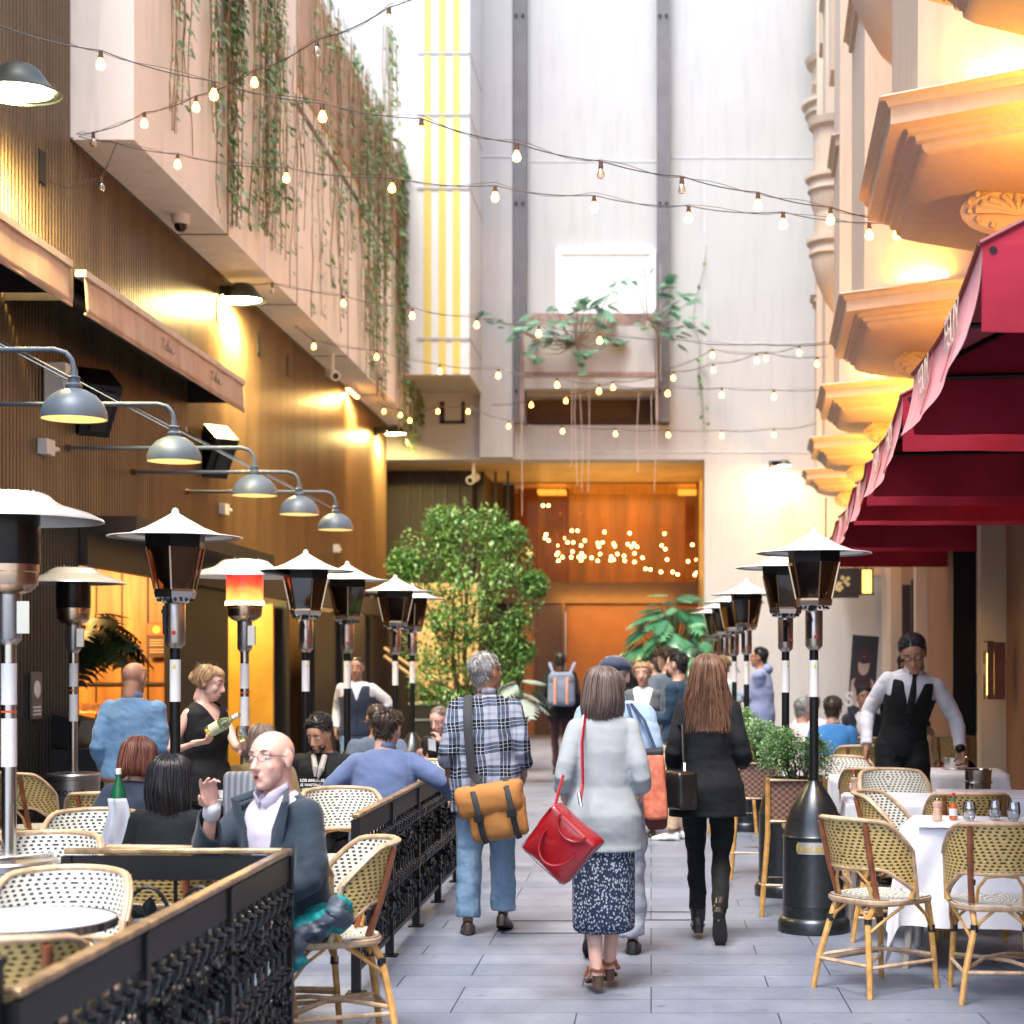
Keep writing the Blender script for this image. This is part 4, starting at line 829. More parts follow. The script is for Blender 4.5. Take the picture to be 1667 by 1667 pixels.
# ================================================================ CLOTHED TABLES
CLOTH = mat('white_linen', (.78, .79, .84), .75, 0, .03, 3, .2, 25, .01)
def cloth_table(x, y, a, s, lab, seed, drop=.34, legs=True):
    r = random.Random(seed); t = thing('dining_table', 'wooden table hidden ' + lab, 'table', (x, y, 0), a, 'clothed dining tables')
    h = s/2; m = M(); m.box((-h, -h, .71), (h, h, .735)); m.build('tabletop', POST, t)
    for sx_ in (-1, 1):
        for sy_ in (-1, 1):
            m = M(); m.tube([(sx_*(h-.07), sy_*(h-.07), .71), (sx_*(h-.05), sy_*(h-.05), .35), (sx_*(h-.02), sy_*(h-.02), 0)], [.028, .024, .02], 8); m.build('leg', mat('grey_table_leg', (.35, .33, .31), .5, .1), t)
    N = 56; E = h+drop; ph = [r.random()*6 for _ in range(4)]
    def fn(u, v):
        X, Y = (u*2-1)*E, (v*2-1)*E; ox, oy = max(abs(X)-h, 0), max(abs(Y)-h, 0); d = hypot(ox, oy); cx, cy = max(-h, min(h, X)), max(-h, min(h, Y))
        if d == 0: return V((X, Y, .742+.002*sin(X*19+ph[0])*sin(Y*17)))
        nx, ny = (ox/d*(1 if X > 0 else -1), oy/d*(1 if Y > 0 else -1)); ang = atan2(Y, X)
        w_ = .022*sin(ang*13+ph[1])+.014*sin(ang*23+ph[2]); fl = (.008+.06*d+w_*min(1, d*3))
        if ox > 0 and oy > 0: fl += .10*min(ox, oy)
        return V((cx+nx*fl, cy+ny*fl, max(.745-d*.98-.004, .012+.01*sin(ang*9))))
    m = M(); m.grid(fn, N, N, uv=False); o = m.build('tablecloth', CLOTH, None, ang=0, label='white linen cloth draped ' + lab, cat='tablecloth', group='white tablecloths', loc=(x, y, 0), rot=a); return t
cloth_table(1.78, 9.28, radians(-14), .78, 'over the nearest right hand table with glasses', 1, .52)
cloth_table(1.62, 11.05, radians(-4), .75, 'over the second table, behind the near white woven chair', 2, .4)
cloth_table(1.72, 13.0, radians(-3), .7, 'over the third table, farthest left of the clothed ones', 3, .4)
cloth_table(2.45, 13.8, radians(-6), .75, 'over the table beside the waiter\'s lowered hand', 4, .6)
cloth_table(2.25, 11.4, radians(-6), .7, 'over the small table behind the wine glasses', 5, .5)
# tableware
def mill(x, y, lab):
    t = thing('pepper_mill', lab, 'pepper mill', (x, y, .747), 0, 'pepper mills'); m = M(); m.lathe([(.026, 0), (.027, .02), (.02, .05), (.022, .06), (.018, .07), (.026, .082), (.026, .098), (.012, .104)], n=20); m.build('body', mat('pale_wood', (.66, .40, .30), .5), t); m = M(); m.ball((0, 0, .112), .009, 10); m.build('knob', CHROME, t)
def sauce(x, y, lab):
    t = thing('sauce_bottle', lab, 'bottle', (x, y, .747), 0, 'sauce bottles'); m = M(); m.lathe([(.021, 0), (.023, .01), (.023, .06), (.018, .08), (.009, .095), (.008, .1)], n=20); m.build('body', mat('orange_sauce', (.65, .12, .02), .2), t)
    m = M(); m.lathe([(.0235, .02), (.0235, .06)], n=20, cap=False); m.build('label', PAPER, t); m = M(); m.lathe([(.0105, .095), (.0105, .122)], n=14); m.build('neck_foil', mat('green_foil', (.02, .2, .12), .4), t); m = M(); m.lathe([(.010, .122), (.009, .145)], n=14); m.build('cap', mat('red_cap', (.65, .03, .04), .4), t)
GLS = glass('drinking_glass', 'f4f6fa', .16, .01)
def tumbler(x, y, lab):
    t = thing('wine_tumbler', lab, 'glass', (x, y, .747), 0, 'stemless glasses on the near table'); m = M(); m.lathe([(.0, .002), (.022, .003), (.032, .02), (.038, .05), (.036, .08), (.031, .105), (.029, .105), (.034, .08), (.036, .05), (.030, .022), (.0, .006)], n=28, cap=False); m.build('bowl', GLS, t)
    m = M(); m.lathe([(.0, .007), (.029, .022), (.034, .04), (.0, .04)], n=24, cap=False); m.build('water', glass('water', 'eef2f8', .2, .0, .15, 'dde4f0'), t)
mill(1.555, 9.35, 'pink wooden pepper mill beside the sauce bottle on the near table'); sauce(1.655, 9.42, 'orange sauce bottle with a green neck and red cap on the near table')
tumbler(1.72, 9.30, 'stemless glass nearest the orange sauce bottle'); tumbler(1.875, 9.38, 'middle stemless glass at the table\'s far side'); tumbler(1.955, 9.28, 'stemless glass farthest to the right')
mill(1.335, 11.3, 'pink wooden pepper mill on the second clothed table'); sauce(1.345, 11.45, 'sauce bottle half hidden behind the mill on the second table')
m = M(); m.box((-.14, -.1, 0), (.14, .1, .008)); t = thing('folded_napkin', 'flat folded white napkin on the near clothed table', 'napkin', (1.55, 9.0, .748), -.3); m.build('cloth', CLOTH, t)
# ice buckets
for i, (px, py, y) in enumerate(((1556, 1232, 13.9), (1592, 1252, 12.3))):
    p_ = P(px, py, y); t = thing('ice_bucket', ('steel ice bucket on a stand under the waiter\'s hand', 'steel ice bucket on a stand, nearer than the waiter\'s')[i], 'ice bucket', (p_.x, y, 0), 0, 'ice buckets on stands'); z = p_.z
    m = M(); m.lathe([(.0, z-.22), (.07, z-.215), (.09, z-.15), (.092, z-.1), (.098, z-.095), (.098, z-.085), (.093, z-.08), (.098, z-.005), (.105, z), (.1, z), (.09, z-.02)], n=32, cap=False); m.build('bucket', CHROME, t)
    m = M(); m.lathe([(.015, .02), (.015, z-.24)], n=10); m.lathe([(.14, 0), (.14, .012), (.02, .03)], n=24); m.lathe([(.1, z-.1), (.104, z-.095), (.1, z-.09)], n=24, cap=False); m.build('stand', CHROME, t)
# ================================================================ IRON RAILING
def leaf_blob(m, c, d, up, L, w_, curl=.4):
    d = V(d).normalized(); s_ = d.cross(V(up)).normalized(); n_ = s_.cross(d).normalized(); rs = []
    for i in range(5):
        q = i/4; wv_ = w_*sin(pi*min(.97, q*.88+.1)); ctr = V(c)+d*L*q+n_*L*curl*q*q
        rs.append([ctr+s_*wv_*cos(a)+n_*wv_*.4*sin(a) for a in (0, pi*.5, pi, pi*1.5)])
    m.rings(rs)
def baluster(seed):
    """cast iron drop: bud, grape cluster, curling leaves and a scroll, filling a ~10 cm bay"""
    m = M(); r = random.Random(seed)
    m.tube([(0, 0, .12), (0, 0, .76)], .008, 6)
    for z0, s0 in ((.735, 1), (.44, -1)):
        m.ball((.01*s0, -.004, z0-.05), .030, 12, (1, .95, 1.3))
        for i in range(5): m.lathe([(.032-.003*i, 0), (.034-.003*i, .004), (.030-.003*i, .008)], (.01*s0, -.004, z0-.03-i*.012), 12)
        for s in (-1, 1):                                  # S scrolls
            m.tube([(s*(.012+.034*sin(q*.42)), .004*s, z0-.27+.02*q+.012*cos(q*.9)) for q in range(12)], [.004+.004*sin(pi*q/11) for q in range(12)], 6)
            for q in range(4): leaf_blob(m, (s*.012, (q-1.5)*.01, z0-.10-.035*q), (s*r.uniform(.6, 1.1), r.uniform(-.5, .5), r.uniform(-.9, -.2)), (0, 1, r.uniform(-.3, .3)), r.uniform(.05, .075), r.uniform(.014, .022), .5*s)
        for i in range(16): a = r.random()*6.3; z = r.random(); m.ball((cos(a)*.022*(1-z*.7), sin(a)*.020*(1-z*.7)-.004, z0-.15-z*.09), .0105, 6)
        leaf_blob(m, (0, 0, z0-.22), (0, .05, -1), (0, 1, 0), .07, .022, .1)
    return m.mesh('baluster', CAST, ang=50)
BALS = [baluster(q) for q in (4, 5, 6)]; WOODR = mat('worn_handrail', (.36, .24, .13), .28, .45, .4, 12)
def railing(x0, y0, x1, y1, lab, npan, posts=True, style=0):
    o = V((x0, y0, 0)); d = V((x1-x0, y1-y0, 0)); L = d.length; d.normalize(); rot = atan2(d.y, d.x)-pi/2   # local +Y along the run
    t = thing('iron_railing', lab, 'railing', o, rot, 'ornate iron terrace railings'); Z = .872
    m = M(); m.box((-.021, -.01, Z-.022), (.021, L+.01, Z)); hr = m.build('handrail', WOODR, t)
    apply_mods(hr, [('BEVEL', dict(width=.006, segments=2))])
    pl = L/npan
    for i in range(1, npan): m = M(); m.box((-.0215, i*pl-.002, Z-.024), (.0215, i*pl+.002, Z+.0006)); m.build('rail_joint', DARK, hr, False)
    m = M(); m.box((-.012, 0, Z-.125), (.012, L, Z-.029)); m.build('top_band', BLACK, t, False)
    m = M(); m.box((-.012, 0, .10), (.012, L, .125)); m.build('bottom_bar', BLACK, t, False)
    for i in range(npan+1):
        y = i*pl; m = M(); m.box((-.022, y-.02, 0), (.022, y+.02, Z-.03)); m.box((-.045, y-.045, 0), (.045, y+.045, .008)); m.build('post', BLACK, t, False)
    if style == 0:
        n = int(L/.105)
        for i in range(n): 
            y = (i+.5)*L/n
            if min(abs(y-j*pl) for j in range(npan+1)) < .035: continue
            b = link('baluster', BALS[i % 3], t, loc=(0, y, 0)); b.rotation_euler = (0, 0, pi/2+rnd.uniform(-.3, .3)); b.scale = (1.0, 1.0, 1)
    else:
        for i in range(4):
            y = (i+.5)*L/4; m = M(); m.tube([(0, y+cos(a)*.1, .52+sin(a)*.2) for a in [2*pi*q/20*.85+.4 for q in range(20)]], .008, 6)
            for q in range(5): leaf_blob(m, (0, y, .6), (.1, cos(q*1.3), sin(q*1.3)), (1, 0, 0), .09, .03, .3)
            m.tube([(0, y+.11, .12), (0, y+.11, .75)], .008, 6); m.build('scrollwork', CAST, t)
    return t
railing(-1.43, 3.86, -1.43, 6.76, 'long foreground run of ornate black railing with a worn wooden handrail', 3)
railing(-2.30, 6.78, -1.46, 6.78, 'short cross piece of railing in front of the talking diners', 1, True, 1)
railing(-1.43, 8.34, -1.43, 12.6, 'farther run of ornate black railing left of the plaid shirt man', 4)
# corner newel at the near end
m = M(); m.box((-.03, -.03, 0), (.03, .03, .93)); m.box((-.036, -.036, .93), (.036, .036, .95)); m.build('post', BLACK, thing('newel_post', 'dark square post at the near end of the foreground railing', 'post', (-1.47, 3.80, 0)), False)
# ================================================================ WICKER PLANTERS with herbs
k = NT('brown_wicker'); ch_ = k.n('TexChecker', in_Scale=42.0); k.set(ch_.inputs[0], k.coord('Object', (1, 1, 1.2))); ch_.inputs[1].default_value = (.30, .17, .12, 1); ch_.inputs[2].default_value = (.12, .06, .045, 1); k.bump(ch_.outputs[1], .5, .004); WICK = k.fin(ch_.outputs[0], .6)
def leafmat(name, a, b, rough=.4, tr=.25):
    k = NT(name); co = k.coord('Object'); gi = k.n('NewGeometry'); nz = k.noise(co, 7, 3); f = k.m('ADD', k.m('MULTIPLY', gi.outputs['Random Per Island'], .6), k.m('MULTIPLY', nz, .4))
    c = k.ramp(f, [(.25, a), (.75, b)]); k.fin(c, rough, 0, .5); ts = k.n('BsdfTranslucent'); k.set(ts.inputs[0], c); mx = k.n('MixShader', i0=tr); k.set(mx.inputs[1], k.b.outputs[0]); k.set(mx.inputs[2], ts.outputs[0]); k.set(k.o.inputs[0], mx.outputs[0]); return k.mat
HERB = leafmat('herb_leaf', (.07, .20, .05), (.36, .55, .26)); STEM = mat('green_stem', (.09, .12, .04), .6)
def leafquad(m, c, d, up, L, w_, fold=.25, n=2):
    d = V(d).normalized(); s_ = d.cross(V(up)); s_ = s_.normalized() if s_.length > 1e-4 else V((1, 0, 0)); n_ = s_.cross(d)
    p0 = V(c); p1 = p0+d*L*.5-n_*L*.04; p2 = p0+d*L-n_*L*.15
    b = m.add([p0, p1+s_*w_+n_*w_*fold, p2, p1-s_*w_+n_*w_*fold, p1]); m.face((b, b+1, b+4)); m.face((b+1, b+2, b+4)); m.face((b, b+4, b+3)); m.face((b+4, b+2, b+3))
def rdir(r, zb=0): 
    while 1:
        q = V((r.uniform(-1, 1), r.uniform(-1, 1), r.uniform(-1, 1)+zb))
        if .1 < q.length < 1.6: return q.normalized()
def herb_bush(seed, n=1500, rx_=.2, h=.28):
    r = random.Random(seed); m = M(); ms = M(); lobes = [(V((0, 0, h*.3)), rx_*.8)]+[(V((d_.x*rx_*.62, d_.y*rx_*.62, h*.28+abs(d_.z)*h*.42)), r.uniform(.38, .55)*rx_) for d_ in [rdir(r) for _ in range(15)]]
    for c, _ in lobes: ms.tube([(c.x*.3, c.y*.3, -.05), c*.6, c], .004, 4)
    for _ in range(n):
        c, R_ = r.choice(lobes); d = rdir(r, .35); p = c+d*R_*(r.random()**.3)*(1+.2*noise.noise(d*3+c)); dd = (d+rdir(r)*.9).normalized(); leafquad(m, p, dd, V((0, 0, 1)), r.uniform(.016, .03), r.uniform(.006, .011))
    return m, ms
for i, (x, y, lab) in enumerate(((.93, 11.05, 'wicker planter stand with a herb bush right behind the big gunmetal heater base'), (.82, 12.9, 'wicker planter stand with herbs behind the nearest planter'), (.78, 16.3, 'wicker planter stand with herbs beside the woman in black'))):
    t = thing('planter_stand', lab, 'planter', (x, y, 0), -TR, 'wicker planter stands'); z0, z1 = .60, .87; a = .17
    m = M(); m.box((-a, -a, z0), (a, a, z1-.01)); m.build('wicker_box', WICK, t, False)
    m = M(); 
    for zz in (z1-.01, z0): m.tube([(-a-.012, -a-.012, zz), (a+.012, -a-.012, zz), (a+.012, a+.012, zz), (-a-.012, a+.012, zz)], .013, 7, closed=True, cap=False)
    m.build('frame', RIM, t)
    for sx_ in (-1, 1):
        for sy_ in (-1, 1): m = M(); m.tube([(sx_*(a+.01), sy_*(a+.01), z1), (sx_*(a+.01), sy_*(a+.01), .5), (sx_*(a+.05), sy_*(a+.05), 0)], [.017, .017, .015], 8); m.build('leg', BAM, t)
    m = M(); q = a+.04; m.tube([(-q, -q, .2), (q, -q, .2), (q, q, .2), (-q, q, .2)], .011, 7, closed=True, cap=False); m.build('stretcher', RIM, t)
    m = M(); m.box((-a+.02, -a+.02, z1-.012), (a-.02, a-.02, z1-.004)); m.build('soil', mat('dark_soil', (.02, .014, .01), .9), t, False)
    m, ms = herb_bush(20+i, 4200 if i == 0 else 2600, .25, .34); o = thing('herb_bush', ('bushy green herb in the nearest wicker planter', 'green herb bush in the middle wicker planter', 'green herb bush in the farthest wicker planter, by the black jacket')[i], 'plant', (x, y, z1-.01), 0, 'herb bushes in the wicker planters'); m.build('foliage', HERB, o); ms.build('stems', STEM, o)
# ================================================================ PLANTS
IVY = leafmat('ivy_leaf', (.07, .18, .05), (.34, .50, .24), .35, .25)
FIC = leafmat('ficus_leaf', (.04, .15, .03), (.26, .46, .14), .28, .2)
MON = leafmat('monstera_leaf', (.03, .15, .07), (.12, .33, .17), .25, .15)
PALE = leafmat('pale_lobed_leaf', (.05, .16, .09), (.22, .40, .26), .35, .25)
TWIG = mat('dry_vine', (.30, .19, .10), .8, 0, .3, 10); BARK = mat('grey_bark', (.16, .10, .07), .85, 0, .3, 14, .4, 50)
def ivyleaf(m, c, d, nrm, L):
    d = V(d).normalized(); s_ = d.cross(V(nrm)).normalized(); n_ = s_.cross(d); c = V(c)
    pts = [c, c+s_*L*.42+d*L*.12, c+s_*L*.28+d*L*.45, c+s_*L*.4+d*L*.72-n_*L*.06, c+d*L*1.02-n_*L*.14, c-s_*L*.4+d*L*.72-n_*L*.06, c-s_*L*.28+d*L*.45, c-s_*L*.42+d*L*.12, c+d*L*.5+n_*L*.07]
    b = m.add(pts)
    for i in range(8): m.face((b+i, b+(i+1) % 8, b+8))
def vine(px, wpx, ytop, ybot, dens, lab, seed):
    r = random.Random(seed); Y0 = 4.6*F/(CX-px); zb = P(px, ybot, Y0).z; zt = BZ1+.1 if ytop < 0 else P(px, ytop, Y0).z
    y_a, y_b = 4.6*F/(CX-px+wpx/2), 4.6*F/(CX-px-wpx/2); hw = (y_b-y_a)/2; o = V((BX1+.02, Y0, zb))
    t = thing('hanging_ivy', lab, 'hanging plant', o, 0, 'ivy hanging down the concrete parapet'); m, ms = M(), M(); H = zt-zb
    ns = max(8, int(dens*14))
    for s in range(ns):
        yy = r.uniform(-hw, hw)*.85; ln = H*(1-.5*r.random()**2); x = r.uniform(.01, .12); pts = []; n = int(ln/.3)+2; a = yy; dx = x
        for i in range(n+1):
            q = i/n; z = H-ln*q; a += r.uniform(-.05, .05); dx = max(.01, min(.16, dx+r.uniform(-.02, .02))); pts.append(V((dx, a+(1-q)*0, z)))
        ms.tube(pts, [.006]*len(pts), 4)
        if r.random() < .5: ms.tube([p+V((.01, r.uniform(-.04, .04), 0)) for p in pts], .004, 3)
        k_ = int(ln*dens*r.uniform(5, 17))
        for _ in range(k_):
            q = r.random(); q = q if noise.noise(V((s*3.1, q*ln*1.1, seed))) > -.12 else r.random(); i = min(int(q*n), n-1); p = pts[i].lerp(pts[i+1], q*n-i)
            out = V((r.uniform(.2, 1), r.uniform(-1, 1)*1.2, r.uniform(-.9, .2))).normalized(); p = p+out*r.uniform(.01, .07)
            ivyleaf(m, p, out+V((0, 0, -.5)), V((1, r.uniform(-.6, .6), r.uniform(0, .8))), r.uniform(.035, .10)*(1+.15*(Y0-17)/10))
    ms.build('vine_stem', TWIG, t); m.build('foliage', IVY, t, ang=0)
for a in ((290, 55, -5, 262, .75, 'leftmost ivy curtain, sparse and short'), (366, 52, -5, 362, 1.9, 'dense dark ivy curtain second from the left'), (442, 62, -5, 405, 1.35, 'broad ivy curtain third from the left'), (472, 34, 60, 470, .6, 'thin straggling ivy strand right of the broad curtain'),
          (532, 50, -5, 545, .9, 'brown twiggy ivy curtain in the middle of the parapet'), (575, 26, -5, 420, .8, 'narrow twiggy ivy before the timber band'), (606, 42, -5, 640, 1.3, 'long ivy curtain second from the right'), (634, 24, 60, 520, .9, 'thin ivy strand beside the rightmost curtain'), (664, 40, -5, 735, 2.0, 'rightmost ivy curtain against the yellow stripes, longest of all')):
    vine(*a, seed=int(a[0]))
# --- ficus tree
def tree_mesh(seed, lobes, n, leaf, L, w_, ups=.3):
    r = random.Random(seed); m = M()
    for _ in range(n):
        c, R_ = r.choice(lobes); d = rdir(r, .15); rad = R_*(r.random()**.38); p = c+V((d.x, d.y, d.z*.9))*rad
        if noise.noise(p*2.3) < -.28: continue
        dd = (d*.8+rdir(r)*1.0+V((0, 0, -.25))).normalized(); leafquad(m, p, dd, V((0, 0, 1))+rdir(r)*.5, r.uniform(.7, 1.2)*L, r.uniform(.8, 1.2)*w_)
    return m
base = V((-2.72, 25.0, 0)); t = thing('ficus_tree', 'bushy glossy leaved tree in front of the dark entrance recess', 'tree', base, 0)
r = random.Random(5)
TLX = .92
TL = [((.0, 0, 3.45), .62), ((-.55, .1, 3.2), .55), ((.6, 0, 3.15), .5), ((-.8, 0, 2.85), .42), ((.25, -.2, 2.9), .6), ((.8, .1, 2.6), .5), ((-.3, 0, 2.5), .5), ((.85, 0, 2.1), .3), ((.45, -.1, 2.2), .5), ((-.55, 0, 1.9), .42), ((.1, 0, 1.75), .5), ((.7, 0, 1.6), .35), ((-.45, -.1, 1.35), .42), ((.3, 0, 1.3), .42), ((-.05, .1, 3.0), .55), ((-.2, -.3, 2.1), .4), ((.55, -.1, 1.15), .3), ((-.1, -.1, .95), .35), ((.35, 0, 3.6), .35), ((-.35, 0, 3.6), .35), ((-.95, 0, 3.05), .25), ((1.1, 0, 2.75), .22), ((.75, .1, 3.45), .22), ((.95, 0, 1.8), .18)]
m = tree_mesh(9, [(V((c[0]*TLX, c[1], c[2])), q*.96) for c, q in TL], 17000, 0, .085, .02); m.build('foliage', FIC, t, ang=0)
m = M()
for s in range(5):
    a = V((r.uniform(-.12, .12), r.uniform(-.1, .1), 0)); b = V((r.uniform(-.3, .35), r.uniform(-.1, .1), 1.6)); c = V((b.x*2.0+r.uniform(-.2, .2), 0, 2.9)); m.tube([a, a.lerp(b, .5)+V((.03, 0, 0)), b, b.lerp(c, .5), c], [.035, .03, .026, .018, .01], 7)
for c, q in TL: c = V(c); a = V((c.x*.45, 0, max(.5, c.z-.8))); m.tube([a, a.lerp(c, .5)+V((0, .03, .05)), c], [.016, .011, .006], 5)
m.build('trunk', BARK, t)
t = thing('tree_pot', 'square black planter under the bushy tree', 'planter', base+V((0, 0, 0))); m = M(); m.rings([[V((x*q, y*q, z)) for x, y in ((-1, -1), (1, -1), (1, 1), (-1, 1))] for q, z in ((.33, .0), (.38, .55), (.4, .56), (.4, .62), (.35, .62), (.35, .58))]); m.build('pot', BLACK, t, False)
m = M(); m.box((-.34, -.34, .56), (.34, .34, .585)); m.build('soil', mat('dark_soil', (.02, .014, .01), .9), t, False)
# --- lobed leaf (philodendron / monstera)
def lobed(m, c, d, up, L, lob=7, droop=.25, wf=.5):
    d = V(d).normalized(); s_ = d.cross(V(up)).normalized(); n_ = s_.cross(d); c = V(c); mid = [c+d*L*q-n_*L*droop*q*q for q in [i/lob for i in range(lob+1)]]
    b = m.add(mid); 
    for sd in (-1, 1):
        for i in range(lob):
            q = (i+.5)/lob; ln = L*wf*sin(pi*min(.96, .12+q*.86))**.7; tip = mid[i].lerp(mid[i+1], .8)+s_*sd*ln+d*L*.12-n_*ln*.25
            k_ = m.add([mid[i].lerp(mid[i+1], .08)+s_*sd*ln*.45+d*L*.02, tip, mid[i].lerp(mid[i+1], .95)+s_*sd*ln*.5+d*L*.03])
            f1, f2 = (b+i, k_, k_+1, k_+2, b+i+1), None
            m.face(f1 if sd > 0 else f1[::-1])
def lobed_plant(name, lab, loc, crown, n, L, mt, seed, stems=True, flat=.6, rad=.5):
    r = random.Random(seed); t = thing(name, lab, 'plant', loc); m, ms = M(), M()
    for i in range(n):
        a = 2*pi*(i*.618)+r.uniform(-.3, .3); q = sqrt((i+.5)/n); R_ = rad*q; z = crown*(1-.5*q*q)+r.uniform(-.12, .12)
        p = V((cos(a)*R_, sin(a)*R_*.8, z)); d = V((cos(a), sin(a)*.8, .25-q*.9)); lobed(m, p, d, V((0, 0, 1))+rdir(r)*.3, L*r.uniform(.75, 1.15))
        if stems: ms.tube([(0, 0, 0), (p.x*.4, p.y*.4, z*.7), p], [.012, .01, .006], 5)
    m.build('foliage', mt, t, ang=0)
    if stems: ms.build('stem', STEM, t)
    return t
lobed_plant('monstera_plant', 'large glossy monstera behind the crowd by the orange doors', P(1095, 1165, 26), 1.75, 110, .34, MON, 3, rad=.66)
t = thing('plant_pot', 'dark round pot under the monstera', 'planter', P(1095, 1165, 26).xy.to_3d()); m = M(); m.lathe([(.25, 0), (.3, .5), (.33, .55), (.33, .72), (.28, .72), (.28, .66), (0, .66)], n=24, cap=False); m.build('pot', BLACK, t)
lobed_plant('monstera_plant', 'pale green plant behind the farthest right heater', P(1150, 1090, 24.5)-V((0, 0, .9)), 1.55, 18, .3, MON, 4, rad=.3)
lobed_plant('agave_plant', 'grey leaved low plant beside the plaid shirt collar', P(845, 1160, 23), .35, 16, .3, mat('grey_leaf', (.2, .26, .24), .5, 0, .15), 6, rad=.22)
# balcony philodendron: long arching stems over the planter front
r = random.Random(12); o = P(938, 560, 33.25); t = thing('philodendron', 'wiry pale philodendron sprawling over the balcony planter', 'plant', o); m, ms = M(), M()
LV = [(870, 520, 1.3), (855, 545, 1.2), (900, 555, .9), (880, 575, .9), (800, 515, .9), (815, 525, .7), (905, 500, .7), (965, 495, 1.6), (950, 510, 1.3), (935, 520, 1.2), (975, 520, 1.1), (900, 545, 1.0), (990, 545, .8), (1000, 560, .8), (948, 585, .9), (955, 570, .8), (945, 600, .7), (1000, 465, .8), (1035, 455, .8), (1050, 445, .6), (1080, 470, 1.4), (1095, 480, 1.2), (1125, 490, .9), (1085, 500, 1.2), (1070, 525, .9), (1085, 540, 1.1), (1095, 550, .9), (1130, 530, .8), (930, 545, 1.2), (915, 530, 1.1), (1050, 530, .8), (985, 505, 1.1), (940, 500, 1.1), (1110, 515, .8), (870, 560, .8)]
for px, py, s_ in LV:
    p_ = P(px, py, 33.2-r.random()*.35)-o; hub = V((0, 0, 0)) if px < 1030 else P(1055, 522, 33.2)-o
    d = V((p_.x-hub.x, -.3, .1)).normalized(); 
    for e in range(4): lobed(m, p_+V((r.uniform(-.16, .16), r.uniform(-.1, .1), r.uniform(-.12, .12))), d+rdir(r)*.7, V((0, -.6, 1)), .25*s_, 6, .3)
    ms.tube([hub, hub.lerp(p_, .5)+V((0, -.05, -.12)), p_], [.02, .014, .01], 5)
m.build('foliage', PALE, t, ang=0); ms.build('stem', mat('pale_stem', (.38, .30, .22), .7), t)
m = M()
for px, y1, y2 in ((848, 560, 800), (853, 600, 840), (930, 560, 760), (938, 560, 790), (944, 640, 800), (958, 560, 800), (1040, 640, 770), (1068, 540, 800), (1060, 640, 740), (1075, 430, 620)):
    a, b = P(px, y1, 33.1), P(px+r.uniform(-3, 3), y2, 33.1); m.tube([a-o, a.lerp(b, .5)-o+V((r.uniform(-.05, .05), 0, 0)), b-o], .006, 4)
m.build('hanging_root', mat('pale_root', (.52, .42, .36), .8), t)
# thin creeper on the white wall
t = thing('wall_creeper', 'thin straggling creeper on the white end wall right of the balcony', 'hanging plant', P(1146, 640, 33.95)); o = t.location.copy(); m, ms = M(), M(); pts = [P(x, y, 33.93)-o for x, y in ((1150, 400), (1146, 440), (1134, 480), (1128, 520), (1140, 560), (1138, 610), (1143, 650), (1147, 700))]; ms.tube(pts, .005, 4)
for _ in range(16): i = r.randrange(7); p_ = pts[i].lerp(pts[i+1], r.random())+V((r.uniform(-.1, .1), -r.random()*.08, 0)); ivyleaf(m, p_, rdir(r), V((0, -1, .3)), .09)
m.build('foliage', IVY, t, ang=0); ms.build('stem', STEM, t)
# fern inside the timber room
lobed_plant('fern', 'dark drooping fern inside the timber lined bar', P(150, 1090, 17.5), .45, 40, .4, mat('dark_fern', (.02, .045, .015), .5, 0, .2), 8, rad=.3)
# ================================================================ BACKGROUND FITTINGS
# gold handrails of the stair behind the tree
t = thing('stair_handrail', 'sloping golden handrails of the stair behind the tree', 'handrail', P(700, 1100, 30)); o = t.location.copy()
for a, b in (((625, 1055), (800, 1175)), ((625, 1068), (780, 1180)), ((690, 1092), (840, 1180)), ((700, 1105), (840, 1192))):
    m = M(); m.tube([P(*a, 30)-o, P(*b, 30)-o], .035, 8); m.build('rail', mat('gold_rail', (.75, .5, .2), .3, .6), t)
m = M()
for x in (680, 740, 800): m.tube([P(x, 1085+(x-640)*.62, 30)-o, V((P(x, 0, 30).x-o.x, 0, -o.z))], .03, 6)
m.build('baluster_post', BRASS, t)
t = thing('dark_counter', 'long black counter with a steel strip behind the seated diners', 'counter', P(700, 1150, 27).xy.to_3d()); o = t.location.copy(); a, b = P(668, 1150, 27), P(850, 1150, 27)
m = M(); m.box((a.x-o.x, 0, 0), (b.x-o.x, 1.2, .95)); m.build('cabinet', DARK, t, False); m = M(); m.box((a.x-o.x-.03, -.03, .951), (b.x-o.x, 1.2, .98)); m.box((a.x-o.x, -.03, .70), (b.x-o.x, -.002, .73)); m.build('steel_trim', mat('dull_steel', (.4, .4, .42), .35, .9), t, False)
t = thing('lit_panel', 'pale glowing panel behind the leafy tree', 'light panel', P(715, 1030, 33)); m = M(); m.box((-.55, 0, -1.0), (.75, .06, .95)); m.build('panel', emit('lit_panel_face', (1, .60, .2), .16, (.35, .25, .1)), t, False)
